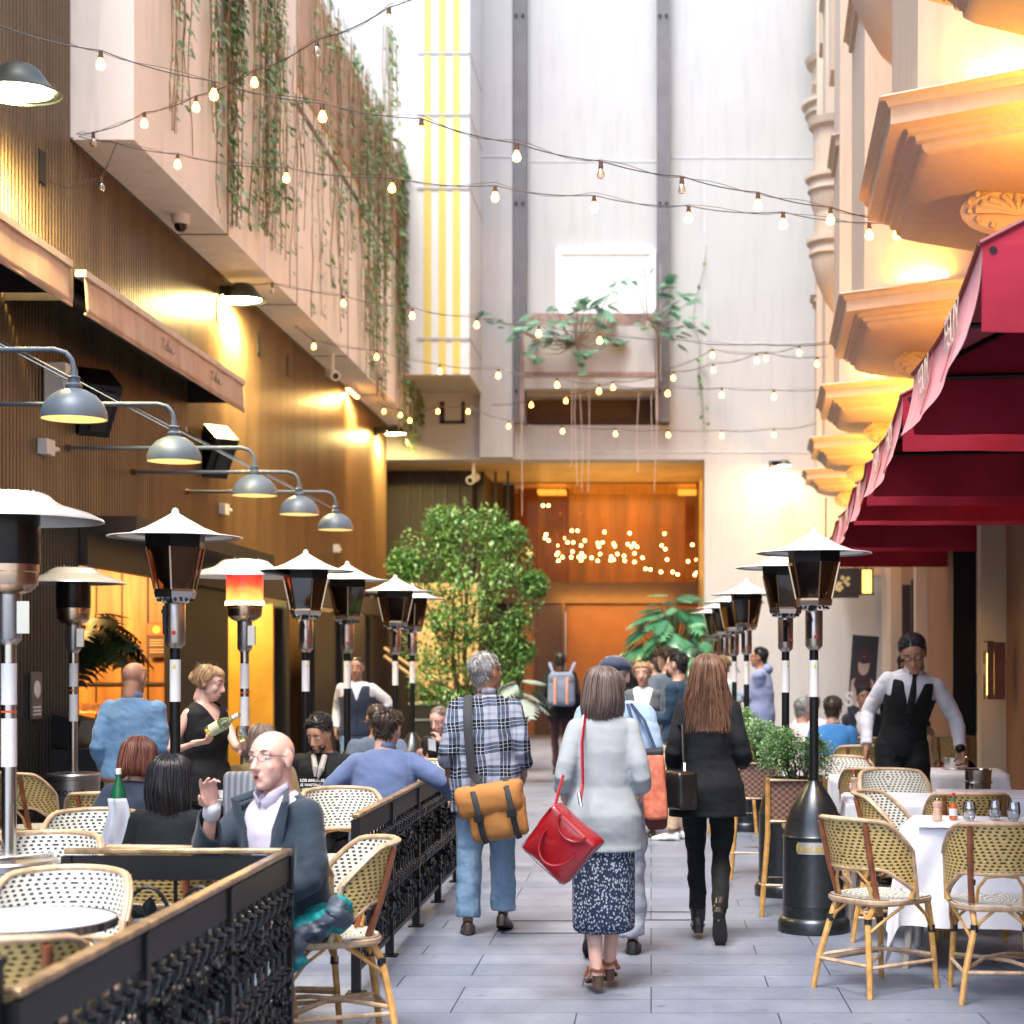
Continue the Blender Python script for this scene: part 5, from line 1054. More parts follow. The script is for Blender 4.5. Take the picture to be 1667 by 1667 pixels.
# poster on an easel, hanging sign, lantern, wall lanterns
def xpanel(c, w_, h, rz): return None
p_ = P(1404, 1115, 21.5); t = thing('poster_stand', 'tilted black poster of a woman with dark fringe and white lettering', 'poster', p_, (radians(-6), radians(4), -.12))
hh = 162/F*21.5; ww = 43/F*21.5
m = M(); m.box((-ww/2, 0, -hh/2), (ww/2, .03, hh/2)); m.build('board', mat('poster_black', (.03, .028, .032), .5), t, False)
m = M(); m.lathe([(.001, 0), (.001, .002)]); SK = mat('poster_skin', (.62, .45, .40), .6, 0, .05)
def disc(m, cx, cz, rx_, rz_, y=-.003, n=24): m.poly([(cx+cos(2*pi*i/n)*rx_, y, cz+sin(2*pi*i/n)*rz_) for i in range(n)][::-1])
m = M(); disc(m, 0, .24, .07, .12, -.004); m.build('face', SK, t, False)
m = M(); disc(m, -.0, .31, .095, .16, -.002); disc(m, 0, .31, .072, .045, -.006); m.poly([(-.07, -.003, .2), (-.11, -.003, -.0), (-.03, -.003, -.2), (.03, -.003, -.2), (.11, -.003, -.0), (.07, -.003, .2)]); m.build('hair', mat('poster_hair', (.07, .03, .04), .6), t, False)
m = M(); m.poly([(-.14, -.0025, .05), (-.15, -.0025, -.25), (-.04, -.0025, -.28), (-.05, -.0025, .12)]); m.poly([(.14, -.0025, .05), (.05, -.0025, .12), (.04, -.0025, -.28), (.15, -.0025, -.25)]); m.build('shoulders', SK, t, False)
me = text_mesh('S1C', .25, .001, bold=.006); me.materials.append(PAPER); ob = link('lettering', me, t, loc=(0, -.009, -.2)); ob.rotation_euler = (pi/2, 0, 0)
m = M(); 
for i, z in enumerate((-.42, -.46, -.50)): m.box((-.13+.01*i, -.006, z-.012), (.13-.02*i, -.003, z+.012))
m.build('text_line', PAPER, t, False)
m = M(); m.tube([(-.1, .04, .4), (-.16, .06, -1.2)], .012, 6); m.tube([(.1, .04, .4), (.16, .06, -1.2)], .012, 6); m.tube([(0, .06, .4), (0, .5, -1.2)], .012, 6); m.build('easel', BLACK, t)
p_ = P(1368, 950, 24); t = thing('hanging_sign', 'dark hanging sign with pale flowers behind the large right heater', 'sign', p_, -.1); m = M(); m.box((-.26, 0, -.2), (.26, .03, .22)); m.build('board', DARKBR, t, False)
m = M(); r = random.Random(2)
for i in range(14): disc(m, r.uniform(-.2, .12), r.uniform(-.12, .08), .03, .03, -.004-.0004*i, 8)
m.build('flowers', mat('sign_flower', (.62, .50, .22), .6), t, False); m = M(); m.tube([(-.2, .015, .22), (-.2, .015, 1.2)], .01, 5); m.tube([(.2, .015, .22), (.2, .015, 1.2)], .01, 5); m.build('hanger', BLACK, t)
p_ = P(1410, 947, 24.5); t = thing('wall_lantern', 'black framed amber lantern beside the hanging sign', 'lantern', p_); m = M()
for sx_ in (-.08, .08):
    for sy_ in (-.08, .08): m.box((sx_-.012, sy_-.012, -.17), (sx_+.012, sy_+.012, .17))
m.box((-.11, -.11, .17), (.11, .11, .19)); m.box((-.11, -.11, -.19), (.11, .11, -.17)); m.tube([(0, 0, .19), (0, 0, .8)], .01, 5); m.build('frame', BLACK, t, False); m = M(); m.box((-.075, -.075, -.165), (.075, .075, .165)); m.build('amber_glass', emit('amber_glow', (.9, .55, .12), .8, (.6, .4, .1)), t, False)
for i, (px, y) in enumerate(((1571, 18.7), (1617, 15.7))):
    p_ = P(px, 1092, y); t = thing('sconce', ('copper box sconce left of the black door', 'copper box sconce right of the black door, the nearer one')[i], 'wall light', p_, -TR, 'copper wall sconces'); h = .26
    m = M(); m.box((.0, -.07, -h), (.1, .1, h)); m.build('back_box', mat('copper_brown', (.16, .045, .025), .4, .4), t, False); m = M(); m.box((-.06, -.06, -h), (-.002, -.045, h)); m.box((-.09, -.065, h), (.0, .1, h+.012)); m.build('front_fin', _mc['copper_brown'], t, False)
    m = M(); m.tube([(-.03, 0, -h+.04), (-.03, 0, h-.1)], .03, 10); m.build('tube', emit('sconce_glow', (1, .55, .12), 3), t); m = M(); m.box((-.085, -.075, -h), (-.08, .05, h-.08)); m.build('glass', glass('clear_glass', 'fff6e8', .04, .01), t, False)
# bar goods at far left
t = thing('service_stand', 'black angled service counter with an open wooden box behind the mushroom heater', 'counter', P(75, 1300, 15.2).xy.to_3d()+V((.15, 0, 0))); m = M(); m.box((-.3, -.25, 0), (.55, .3, .85)); m.build('cabinet', DARK, t, False)
m = M(); m.box((-.3, -.22, .86), (-.05, .25, 1.12), mat=Matrix.Rotation(.25, 3, 'Y')); m.build('screen', BLACK, t, False); m = M(); m.box((.16, -.2, .98), (.2, .12, 1.28), mat=Matrix.Rotation(-.25, 3, 'Y')); m.build('wooden_lid', mat('pale_board', (.62, .48, .36), .6), t, False)
r = random.Random(3); WG = glass('bar_glass', 'fff0d0', .25, .05, .1, 'ffd080')
for i in range(20):
    p_ = P(132+i*3.6+r.uniform(-1, 1), 1165, 18.2+r.random()*.9); p_.z = .98; t = thing('bar_glass', 'tall stemmed glass on the bar behind the chambray shirt man', 'glass', p_, 0, 'glasses along the bar'); m = M(); m.lathe([(.03, 0), (.004, .01), (.004, .08), (.03, .1), (.038, .14), (.03, .19)], n=12, cap=False); m.build('goblet', WG, t)
t = thing('bar_counter', 'orange timber bar counter holding the glasses', 'counter', P(180, 1200, 18.7).xy.to_3d()); m = M(); m.box((-.75, -.7, 0), (.55, .45, .975)); m.build('counter_body', TIMB, t, False)
t = thing('wall_poster', 'red and black poster on the timber wall behind the waitress', 'poster', P(255, 1042, 19.9)); hh = 27/F*19.9*1; m = M(); m.box((-.12, 0, -.2), (.12, .015, .2)); m.build('sheet', mat('poster_dark', (.07, .025, .015), .5), t, False); m = M(); m.box((-.11, -.004, .06), (.11, -.001, .19)); m.build('red_field', mat('poster_red', (.7, .12, .02), .5), t, False)
m = M(); m.lathe([(.045, 0), (.045, .002)], (0, -.006, .12), 20, (0, -1, 0)); m.lathe([(.034, .0021), (.034, .004)], (0, -.006, .12), 20, (0, -1, 0)); m.build('roundel', mat('poster_gold', (.8, .55, .1), .5), t)
for z in (0, -.03, -.06, -.11, -.14): m = M(); m.box((-.08, -.003, z-.006), (.08, -.001, z+.006)); m.build('text_line', mat('poster_print', (.5, .35, .2), .6), t, False)
# ================================================================ PEOPLE
def skinmat(name, c):
    k = NT(name); co = k.coord('Object'); nz = k.noise(co, 18, 4, .6); n2 = k.noise(co, 5, 2); cc = srgb(c)
    a = k.ramp(nz, [(.3, tuple(q*.86 for q in cc[:3])), (.7, cc[:3])]); a = k.mix(k.m('MULTIPLY', n2, .35), a, (cc[0]*1.02, cc[1]*.72, cc[2]*.68, 1))
    k.b.inputs['Subsurface Weight'].default_value = .08; k.b.inputs['Subsurface Radius'].default_value = (.012, .005, .003); k.bump(k.noise(co, 180, 3), .15, .001); return k.fin(a, .48, 0, .4)
SKINS = {'pale': skinmat('skin_pale', (.66, .42, .34)), 'fair': skinmat('skin_fair', (.58, .36, .27)), 'pink': skinmat('skin_pink', (.70, .43, .35)), 'tan': skinmat('skin_tan', (.44, .24, .155)), 'brown': skinmat('skin_brown', (.36, .20, .125)), 'dark': skinmat('skin_dark', (.09, .05, .035))}
def hairmat(name, a, b, rough=.38):
    k = NT(name); gi = k.n('NewGeometry'); co = k.coord('Object', (30, 30, 6)); nz = k.noise(co, 3, 4, .6); f = k.m('ADD', k.m('MULTIPLY', gi.outputs['Random Per Island'], .5), k.m('MULTIPLY', nz, .5)); k.fin(k.ramp(f, [(.25, a), (.75, b)]), rough, 0, .5); return k.mat
HAIRS = {'grey': hairmat('hair_grey', (.16, .155, .15), (.46, .45, .44)), 'ash': hairmat('hair_ash_brown', (.065, .04, .034), (.19, .135, .115)), 'brown': hairmat('hair_brown', (.06, .028, .016), (.24, .115, .065)), 'black': hairmat('hair_black', (.006, .005, .006), (.022, .018, .02), .3),
         'auburn': hairmat('hair_auburn', (.07, .02, .012), (.19, .06, .035)), 'dark': hairmat('hair_dark_brown', (.018, .011, .008), (.06, .038, .028)), 'blond': hairmat('hair_blond', (.20, .115, .05), (.46, .29, .15)), 'stubble': hairmat('hair_stubble', (.10, .075, .06), (.2, .15, .12))}
def cloth(name, c, rough=.8, var=.1, weave=True, sheen=.15, folds=.5):
    if name in _mc: return _mc[name]
    k = NT(name); co = k.coord('Object'); cc = srgb(c); nz = k.noise(co, 9, 5, .6); col = k.ramp(nz, [(.3, tuple(q*(1-var) for q in cc[:3])), (.7, tuple(min(1, q*(1+var*.5)) for q in cc[:3]))])
    f0 = k.noise(k.coord('Object', (1, 1, .6)), 10, 3, .5); f1 = k.noise(k.coord('Object', (1.0, 1, 1.5), (.5, .7, .3)), 5, 2, .5); f = k.m('SUBTRACT', f0, k.m('MULTIPLY', k.m('ABSOLUTE', k.m('SUBTRACT', f1, .5)), -2.2)); w_ = k.noise(co, 260, 2)
    k.bump(k.m('ADD', k.m('MULTIPLY', f, folds), k.m('MULTIPLY', w_, .06)), .6, .02); k.b.inputs['Sheen Weight'].default_value = sheen; _mc[name] = k.mat; return k.fin(col, rough, 0, .3)
def plaid():
    k = NT('plaid_flannel'); co = k.coord('Object', rot=(0, .06, 0)); sp = k.n('SeparateXYZ'); k.set(sp.inputs[0], co)
    dn = k.noise(co, 6, 2); X = k.m('ADD', sp.outputs[0], k.m('MULTIPLY_ADD', dn, .04, -.02)); Z = k.m('ADD', sp.outputs[2], k.m('MULTIPLY_ADD', dn, .05, -.025))
    def bands(c, per):
        f = k.m('FRACT', k.m('DIVIDE', c, per)); dk = k.m('LESS_THAN', f, .48); md = k.m('MULTIPLY', k.m('GREATER_THAN', f, .62), k.m('LESS_THAN', f, .74))
        ln = k.m('LESS_THAN', k.m('ABSOLUTE', k.m('SUBTRACT', k.m('FRACT', k.m('MULTIPLY_ADD', f, 6.25, .5)), .5)), .07); return dk, md, k.m('MULTIPLY', ln, dk)
    a, am, al = bands(X, .150); b, bm, bl = bands(Z, .138); s_ = k.m('MULTIPLY', k.m('ADD', a, b), .5); s_ = k.m('ADD', s_, k.m('MULTIPLY', k.m('ADD', am, bm), .14))
    c = k.ramp(s_, [(0, (.29, .31, .385)), (.2, (.20, .225, .29)), (.5, (.07, .09, .14)), (.72, (.026, .037, .062)), (1, (.005, .010, .022))])
    c = k.mix(k.m('MULTIPLY', k.m('MAXIMUM', al, bl), .55), c, (.62, .66, .74, 1)); k.bump(k.noise(co, 9, 3), .5, .02); return k.fin(c, .85, 0, .2)
PLAID = plaid()
k = NT('floral_skirt_print'); vo = k.n('TexVoronoi', in_Scale=88.0); k.set(vo.inputs['Vector'], k.coord('Object', (1, 1, .7))); nz = k.noise(k.coord('Object'), 40, 4, .7); f = k.m('LESS_THAN', k.m('ADD', vo.outputs['Distance'], k.m('MULTIPLY', nz, .55)), .66)
FLOR = k.fin(k.mix(f, (.008, .02, .055, 1), (.36, .40, .46, 1)), .8)
k = NT('washed_denim'); co = k.coord('Object'); nz = k.noise(k.coord('Object', (1, 1, .35)), 5, 5, .65); n2 = k.noise(co, 200, 2); k.bump(k.m('ADD', k.noise(k.coord('Object', (1, 1, .9)), 12, 4), k.m('MULTIPLY', n2, .06)), .7, .02); JEAN = k.fin(k.ramp(nz, [(.3, (.09, .17, .28)), (.5, (.19, .30, .43)), (.72, (.34, .46, .58))]), .85, 0, .2)
EYEW = mat('eye_white', (.7, .68, .66), .2, 0, 0); IRIS = mat('iris_dark', (.03, .02, .015), .15, 0, 0); IRISB = mat('iris_blue', (.12, .16, .2), .15, 0, 0); MOUTH = mat('mouth_dark', (.12, .02, .02), .5, 0, 0); TEETH = mat('teeth', (.75, .72, .68), .3, 0, 0)
LIP = {}
def ik(S_, T, L1, L2, pole):
    S_, T, pole = V(S_), V(T), V(pole); d = T-S_; L = d.length; mx = (L1+L2)*.995
    if L > mx: T = S_+d.normalized()*mx; d = T-S_; L = mx
    a = (L1*L1-L2*L2+L*L)/(2*L); h = sqrt(max(L1*L1-a*a, 0)); dn = d.normalized(); pl = pole-dn*pole.dot(dn); pl = pl.normalized() if pl.length > 1e-5 else V((0, 1, 0))
    return S_+dn*a+pl*h, T
class Fig: pass
def skeleton(pose, sh=.155):
    f = Fig(); g = pose.get; sit = g('sit', 0); pel = V(g('pel', (0, 0, .53 if sit else .945))); L0, L1, sd, tw = radians(g('lean', 0)), radians(g('lean', 0)+g('bend', 0)), radians(g('side', 0)), radians(g('twist', 0))
    def up(a): return V((sin(sd)*cos(a), sin(a), cos(a)*cos(sd))).normalized()
    u0, u1 = up(L0), up(L1)
    def T(x, y, t):
        if t < .2: c = pel+u0*t; u = u0
        else: c = pel+u0*.2+u1*(t-.2); u = u0.lerp(u1, min(1, (t-.2)/.12)).normalized()
        a = tw*max(0, min(1, t/.45)); fx = V((cos(a), sin(a), 0)); fy = u.cross(fx).normalized(); 
        if fy.y*cos(a) < 0 and abs(L1) < 1.2: pass
        fx = fy.cross(u).normalized(); return c+fx*x+fy*y
    f.T = T; f.pel = pel; f.u1 = u1; shr = g('shrug', 0)
    f.S = [T(-sh, 0, .43+shr), T(sh, 0, .43+shr)]
    wr = [V(g('wL', (-.26, .04, -.02))) , V(g('wR', (.26, .04, -.02)))]; f.E, f.W = [0, 0], [0, 0]
    for i in (0, 1):
        s = (-1, 1)[i]; tgt = wr[i]; tgt = (pel+tgt) if not g('abs') else tgt
        f.E[i], f.W[i] = ik(f.S[i], tgt, .285, .26, g(('pL', 'pR')[i], (s*.22, -1, -.5)))
    f.H = [pel+V((-.09, 0, -.02)), pel+V((.09, 0, -.02))]
    if sit: an = [V(g('aL', (-.12, .46, .09))), V(g('aR', (.12, .46, .09)))]; kp = (0, .3, 1)
    else: an = [V(g('aL', (-.09, .02, .09))), V(g('aR', (.09, .02, .09)))]; kp = (0, 1, .05)
    f.K, f.A = [0, 0], [0, 0]
    for i in (0, 1): f.K[i], f.A[i] = ik(f.H[i], an[i], .425 if sit else .4215, .425 if sit else .4215, kp)
    f.N = T(0, -.01, .525)
    yaw, pit, rol = [radians(q) for q in g('head', (0, 0, 0))]        # yaw + = to own right
    f.R = (Matrix.Rotation(-yaw+tw, 3, 'Z')@Matrix.Rotation(pit, 3, 'X')@Matrix.Rotation(rol, 3, 'Y')); f.hc = f.N+f.u1*.045+f.R@V((0, .02, .075)); return f
TOR = ((-.17, .125, .09, 0), (-.1, .160, .105, 0), (-.02, .166, .112, 0), (.06, .155, .105, 0), (.13, .145, .100, .0), (.22, .155, .108, .005), (.31, .168, .115, .008), (.38, .176, .112, .004), (.435, .172, .098, 0), (.475, .140, .078, -.006), (.50, .095, .064, -.01), (.52, .062, .058, -.01), (.56, .054, .056, 0), (.60, .052, .055, .008))
TORF = ((-.17, .13, .09, 0), (-.1, .168, .108, 0), (-.02, .170, .115, -.004), (.06, .150, .102, 0), (.13, .125, .088, 0), (.22, .133, .098, .008), (.31, .148, .118, .018), (.38, .155, .100, .006), (.435, .155, .085, 0), (.475, .125, .068, -.006), (.50, .08, .056, -.01), (.52, .052, .05, -.01), (.56, .046, .048, 0), (.60, .045, .047, .008))
def torso(m, f, tab, a, b, inf=0, flare=0, n=24, bulk=1, hi=0):
    rs = []
    pts = sorted(set([a, b]+[q[0] for q in tab if a < q[0] < b]))
    for t in pts:
        for i in range(len(tab)-1):
            if tab[i][0] <= t <= tab[i+1][0]: q = (t-tab[i][0])/(tab[i+1][0]-tab[i][0]); r = [lerp(tab[i][j], tab[i+1][j], q) for j in (1, 2, 3)]; break
        else: r = list(tab[0][1:]) if t < tab[0][0] else list(tab[-1][1:])
        if t < .0: r[0] = max(r[0], .160 if t < -.1 else r[0])
        fl = flare*max(0, (.1-t)); bk = lerp(bulk, 1, max(0, min(1, (t-.25)/.2))); inf_ = inf if inf <= 0 or hi else lerp(inf, max(inf*.35, min(inf, .013)), max(0, min(1, (t-.22)/.2))); rx_, ry_ = (r[0]+inf_+fl)*bk, (r[1]+inf_+fl)*(1+(bk-1)*1.6)
        rs.append([f.T(cos(2*pi*j/n)*rx_, sin(2*pi*j/n)*ry_+r[2], t) for j in range(n)])
    m.rings(rs)
def limb(m, A_, B, C_, r, n=14, q=1.0):
    """one smooth tapered limb: joint radii r = start, before bend, after bend, end; q cuts it short"""
    A_, B, C_ = V(A_), V(B), V(C_); b2 = B*.86+(A_+C_)*.07; ra, rb, rc, rd = r
    pts = [A_, A_.lerp(B, .35), A_.lerp(B, .7), A_.lerp(b2, .9), b2, b2.lerp(C_, .1), B.lerp(C_, .32), B.lerp(C_, .65), C_]; rr = [ra, lerp(ra, rb, .25), lerp(ra, rb, .7), rb*1.0, (rb+rc)/2, rc, rc*1.02, lerp(rc, rd, .6), rd]; w_ = [0, .17, .35, .46, .5, .55, .66, .82, 1]
    if q < 1:
        k_ = max(i for i in range(9) if w_[i] < q-.01); t_ = (q-w_[k_])/(w_[k_+1]-w_[k_]); pts = pts[:k_+1]+[pts[k_].lerp(pts[k_+1], t_)]; rr = rr[:k_+1]+[lerp(rr[k_], rr[k_+1], t_)]
    m.tube(pts, rr, n); m.ball(A_, ra, 12)
def arm(m, f, i, inf=0, to=1.0, rr=(.05, .040, .039, .027)):
    s = (-1, 1)[i]; m.cap(f.T(s*.09, 0, .43), f.S[i]-f.u1*.004, .055+inf*.3, rr[0]+inf, 14); limb(m, f.S[i], f.E[i], f.W[i], [q+inf for q in rr], q=to)
def hand(m, W_, d, n_, curl=.35, spread=.06, s=1.0, thumb=1, grip=None):
    d = V(d).normalized(); n_ = V(n_); n_ = (n_-d*n_.dot(d)).normalized(); x = d.cross(n_).normalized()*thumb       # x: towards the thumb
    W_ = V(W_); m.cap(W_-d*.02, W_+d*.02, .024*s, .024*s, 10)
    rs = []
    for t, w_, h in ((.0, .022, .017), (.03, .034, .018), (.06, .041, .016), (.088, .042, .013), (.095, .036, .010)): rs.append([W_+d*t*s+x*cos(a)*w_*s+n_*sin(a)*h*s for a in [2*pi*j/12 for j in range(12)]])
    m.rings(rs)
    for j, (off, L, r_) in enumerate(((.030, .068, .0088), (.010, .076, .0092), (-.011, .070, .0088), (-.030, .054, .0078))):
        b = W_+d*.086*s+x*off*s; dd = (d+x*spread*(1.5-j)).normalized(); c = curl[j] if isinstance(curl, (list, tuple)) else curl; p = b; a = 0; pts = [b-d*.02*s, b]
        for q, l in enumerate((.42, .33, .25)): a += c*(.9 if q == 0 else 1.1); v_ = dd*cos(a)+n_*sin(a); p = p+v_*L*l*s; pts.append(p)
        m.tube(pts, [r_*s, r_*s, r_*.95*s, r_*.9*s, r_*.6*s], 8)
    b = W_+d*.025*s+x*.026*s; v1 = (d*.62+x*.75+n_*.25).normalized(); v2 = (d*.85+x*.25+n_*(.3+.5*(curl if not isinstance(curl, (list, tuple)) else curl[0]))).normalized()
    m.tube([b-x*.01*s, b, b+v1*.034*s, b+v1*.034*s+v2*.028*s, b+v1*.034*s+v2*.05*s], [.014*s, .013*s, .0115*s, .010*s, .006*s], 8)
def headmesh(m, f, fem=0, fat=0, big=1.0):
    i0 = len(m.v); w_ = 1-.05*fem+fat*.08
    m.ball((0, -.006, .030), 1, 24, (.0755, .094, .080)); m.ball((0, .030, -.025), 1, 22, (.0605*w_, .060, .083)); m.ball((0, .045, -.075), 1, 16, (.042*w_, .043, .042))
    m.ball((0, .068, -.096), .020*(1-.2*fem), 10, (1.2, 1, .9)); m.cap((-.038, .066, .026), (.038, .066, .026), .016, .016, 10)
    m.tube([(0, .084, .016), (0, .098, -.008), (0, .109, -.030), (0, .096, -.040)], [.009, .010, .0135, .009], 10); m.cap((-.010, .096, -.034), (.010, .096, -.034), .008, .008, 8)
    for s in (-1, 1):
        m.ball((s*.034, .060, -.028), .022, 12, (1, .8, 1)); m.ball((s*.0765, -.004, -.006), 1, 12, (.010, .021, .033)); m.tube([(s*.075, -.016, -.02), (s*.086, -.02, .0), (s*.086, -.018, .02), (s*.08, -.002, .03), (s*.079, .01, .015)], .0045, 6); m.ball((s*.034, .022, -.058), .024*w_, 10)
    m.cap((-.017, .086, -.0585), (.017, .086, -.0585), .0075, .0075, 8); m.cap((-.013, .085, -.069), (.013, .085, -.069), .0085, .0085, 8)
    m.cap((0, -.03, -.04), (0, -.04, -.12), .056, .052, 14) if not fem else m.cap((0, -.03, -.04), (0, -.04, -.12), .048, .044, 14)
    Mx = Matrix.Translation(f.hc)@f.R.to_4x4()@Matrix.Scale(big, 4); m.xf(Mx, i0); m.cap(f.hc+f.R@V((0, -.022, -.07)), f.T(0, -.008, .49), .052 if not fem else .045, .056 if not fem else .048, 14)
    return Mx
def spikes(m, cen, rad, n, L, r, test, flow, th=.0022, lift=.35, ln=3):
    for _ in range(n):
        d = rdir(r); 
        if not test(d): continue
        p = V((cen[0]+d.x*rad[0], cen[1]+d.y*rad[1], cen[2]+d.z*rad[2])); fl = flow(d); fl = (fl-d*fl.dot(d)).normalized(); v_ = (fl+d*lift*r.uniform(.4, 1.4)+rdir(r)*.3).normalized(); l = L*r.uniform(.6, 1.3)
        m.tube([p-d*.004, p+v_*l*.5+d*.003, p+v_*l], [th, th*.9, th*.2], 3, cap=False)
def hair(kind, Mx, par, matn, r, L=.25):
    m = M(); hm = HAIRS[matn]
    if kind in ('short', 'curly', 'crop'):
        e = {'short': .0, 'curly': .005, 'crop': -.004}[kind]; m.ball((0, -.018 if kind != 'curly' else -.026, .046 if kind != 'curly' else .052), 1, 28, (.079+e, .092+e, .079+e)); m.ball((0, -.046, .0), 1, 20, (.066+e*.5, .056+e*.5, .07)); m.ball((0, -.052, -.045), 1, 16, (.050, .038, .04))
        m.v = [tuple(V(q)*(1+.035*noise.noise(V(q)*38+V((r.random()*0, 0, 0))))) for q in m.v]
        tst = lambda d: (d.z > -.05 if d.y > .3 else d.z > -.55) and not (d.y > .72 and d.z < .5)
        if kind == 'curly':
            for _ in range(950):
                d = rdir(r)
                if not tst(d): continue
                rj = r.uniform(.98, 1.14); c = V((d.x*.084*rj, -.022+d.y*.094*rj, .052+d.z*.084*rj)); ax = rdir(r); u_, w_ = frame(ax); m.tube([c+(u_*cos(a)+w_*sin(a))*.0075+ax*a*.002 for a in [q*1.1 for q in range(6)]], .0024, 4)
        else: spikes(m, (0, -.018, .046), (.08+e, .093+e, .08+e), 1500 if kind == 'short' else 900, .026 if kind == 'short' else .010, r, tst, lambda d: V((d.x*.6, -.3, -1.0 if d.y < 0 else -.2)))
        spikes(m, (0, -.048, -.015), (.066, .056, .075), 500, .018 if kind == 'short' else .008, r, lambda d: d.y < .1 and d.z < .2, lambda d: V((0, 0, -1)))
    else:
        pathz = {'bob': [(.115, .012), (.10, .05), (.06, .084), (.0, .094), (-.055, .101), (-.11, .109), (-L, .098)], 'long': [(.115, .012), (.10, .05), (.06, .086), (.0, .098), (-.08, .108), (-.17, .135), (-L, .165)], 'bun': [(.112, .012), (.098, .05), (.06, .082), (.02, .088), (-.02, .078), (-.05, .05), (-.06, .03)]}[kind]
        A0 = {'bob': 172, 'long': 172, 'bun': 176}[kind]; A1 = {'bob': 112, 'long': 108, 'bun': 100}[kind]
        def pt(a, q, off=0):                               # a: degrees from the back, q: 0..1
            x = q*(len(pathz)-1); i = min(int(x), len(pathz)-2); t_ = x-i; z = lerp(pathz[i][0], pathz[i+1][0], t_); rr = lerp(pathz[i][1], pathz[i+1][1], t_)+off; an = radians(a)
            fy = 1.12 if z > -.05 else lerp(1.12, .75, min(1, (-.05-z)/.15)); aa = abs(a)
            if aa > A1:
                zl = lerp(-.03, .068, min(1, (aa-A1)/32)**.7); 
                if z < zl: z = zl; rr = .081+off*.3; fy = 1.10
                elif z < .1: rr = min(rr, .086+off)
            xx = sin(an)*rr*.93
            yy = -cos(an)*rr*fy-.012; 
            if z < -.03 and yy > -.01 and aa <= A1: yy = min(yy, .035)
            return V((xx, yy, z))
        nA, nQ = 30, 18; n0 = m.add([pt(lerp(-A0, A0, i/nA), j/nQ) for j in range(nQ+1) for i in range(nA+1)])
        for j in range(nQ):
            for i in range(nA): a = n0+j*(nA+1)+i; m.face((a, a+1, a+nA+2, a+nA+1))
        n0 = m.add([pt(lerp(-A0, A0, i/nA), j/nQ, -.018) for j in range(nQ+1) for i in range(nA+1)])
        for j in range(nQ):
            for i in range(nA): a = n0+j*(nA+1)+i; m.face((a+nA+1, a+nA+2, a+1, a))
        for _ in range({'bob': 900, 'long': 1050, 'bun': 520}[kind]):
            a = r.uniform(-A0, A0); off = r.uniform(-.003, .011)+(.012*r.random() if r.random() < .2 else 0); rw = r.uniform(-6, 6); rp = r.uniform(2, 7); end = r.uniform(.84, 1.09) if kind != 'bun' else 1; wv_ = r.uniform(-9, 9); ph = r.random()*6; pp = []
            for q in range(11):
                t_ = q/10*end; b = a+wv_*t_*t_+rw*sin(t_*rp)*t_; p = pt(b, min(t_, 1), off+(.006 if kind == 'long' else .002)*sin(t_*9+ph)*t_); 
                if t_ > 1: p.z -= (t_-1)*L*.5
                if kind == 'long': p.x += .012*sin(t_*11+ph)*t_*t_; p.y -= .01*t_
                pp.append(p)
            m.tube(pp, [.0015]+[.0026]*7+[.0022, .0016, .0006], 4, cap=False)
        if kind == 'bun':
            for c, q in (((.0, -.112, .02), .036), ((.015, -.125, -.005), .028), ((-.012, -.12, -.02), .024)): m.ball(c, q, 12)
            for _ in range(160): d = rdir(r); c = V((0, -.116, .005)); u_, w_ = frame(d); m.tube([c+(u_*cos(a)+w_*sin(a))*.038+d*.01*sin(a*2) for a in [ph2*.5 for ph2 in range(7)]], [.002]*6+[.0006], 3, cap=False)
            spikes(m, (0, -.02, .03), (.085, .09, .08), 120, .05, r, lambda d: d.z > -.7 and d.y < .5, lambda d: V((0, -1, -.6)), .0012, .7)
    m.xf(Mx); return m.build('hair', hm, par, ang=0)
def cutclean(bm):
    bv = [v_ for v_ in bm.verts if v_.is_boundary]
    for _ in range(10):
        nw = {}
        for v_ in bv:
            nb = [e.other_vert(v_).co for e in v_.link_edges if e.is_boundary]
            if len(nb) == 2: nw[v_] = v_.co*.5+(nb[0]+nb[1])*.25
        for v_, c in nw.items(): v_.co = c
def remesh(o, vox, sm=4, wr=0, seed=0, wsc=6):
    apply_mods(o, [('REMESH', dict(mode='VOXEL', voxel_size=vox)), ('SMOOTH', dict(factor=.5, iterations=sm))]); me = o.data; n = len(me.vertices)
    if wr:
        co = np.empty(n*3, np.float32); me.vertices.foreach_get('co', co); nn = np.empty(n*3, np.float32); me.vertices.foreach_get('normal', nn); co = co.reshape(-1, 3); nn = nn.reshape(-1, 3); off = V((seed*3.1, seed*1.7, 0))
        d = np.array([noise.noise(V((c[0]*wsc, c[1]*wsc, c[2]*wsc*1.6))+off)+.5*abs(noise.noise(V((c[0]*wsc*2.3+c[2]*9, c[1]*wsc*2, c[2]*wsc*2.6))+off)) for c in co], np.float32); co += nn*(d*wr)[:, None]; me.vertices.foreach_set('co', co.ravel()); me.update()
    me.polygons.foreach_set('use_smooth', [True]*len(me.polygons)); return o
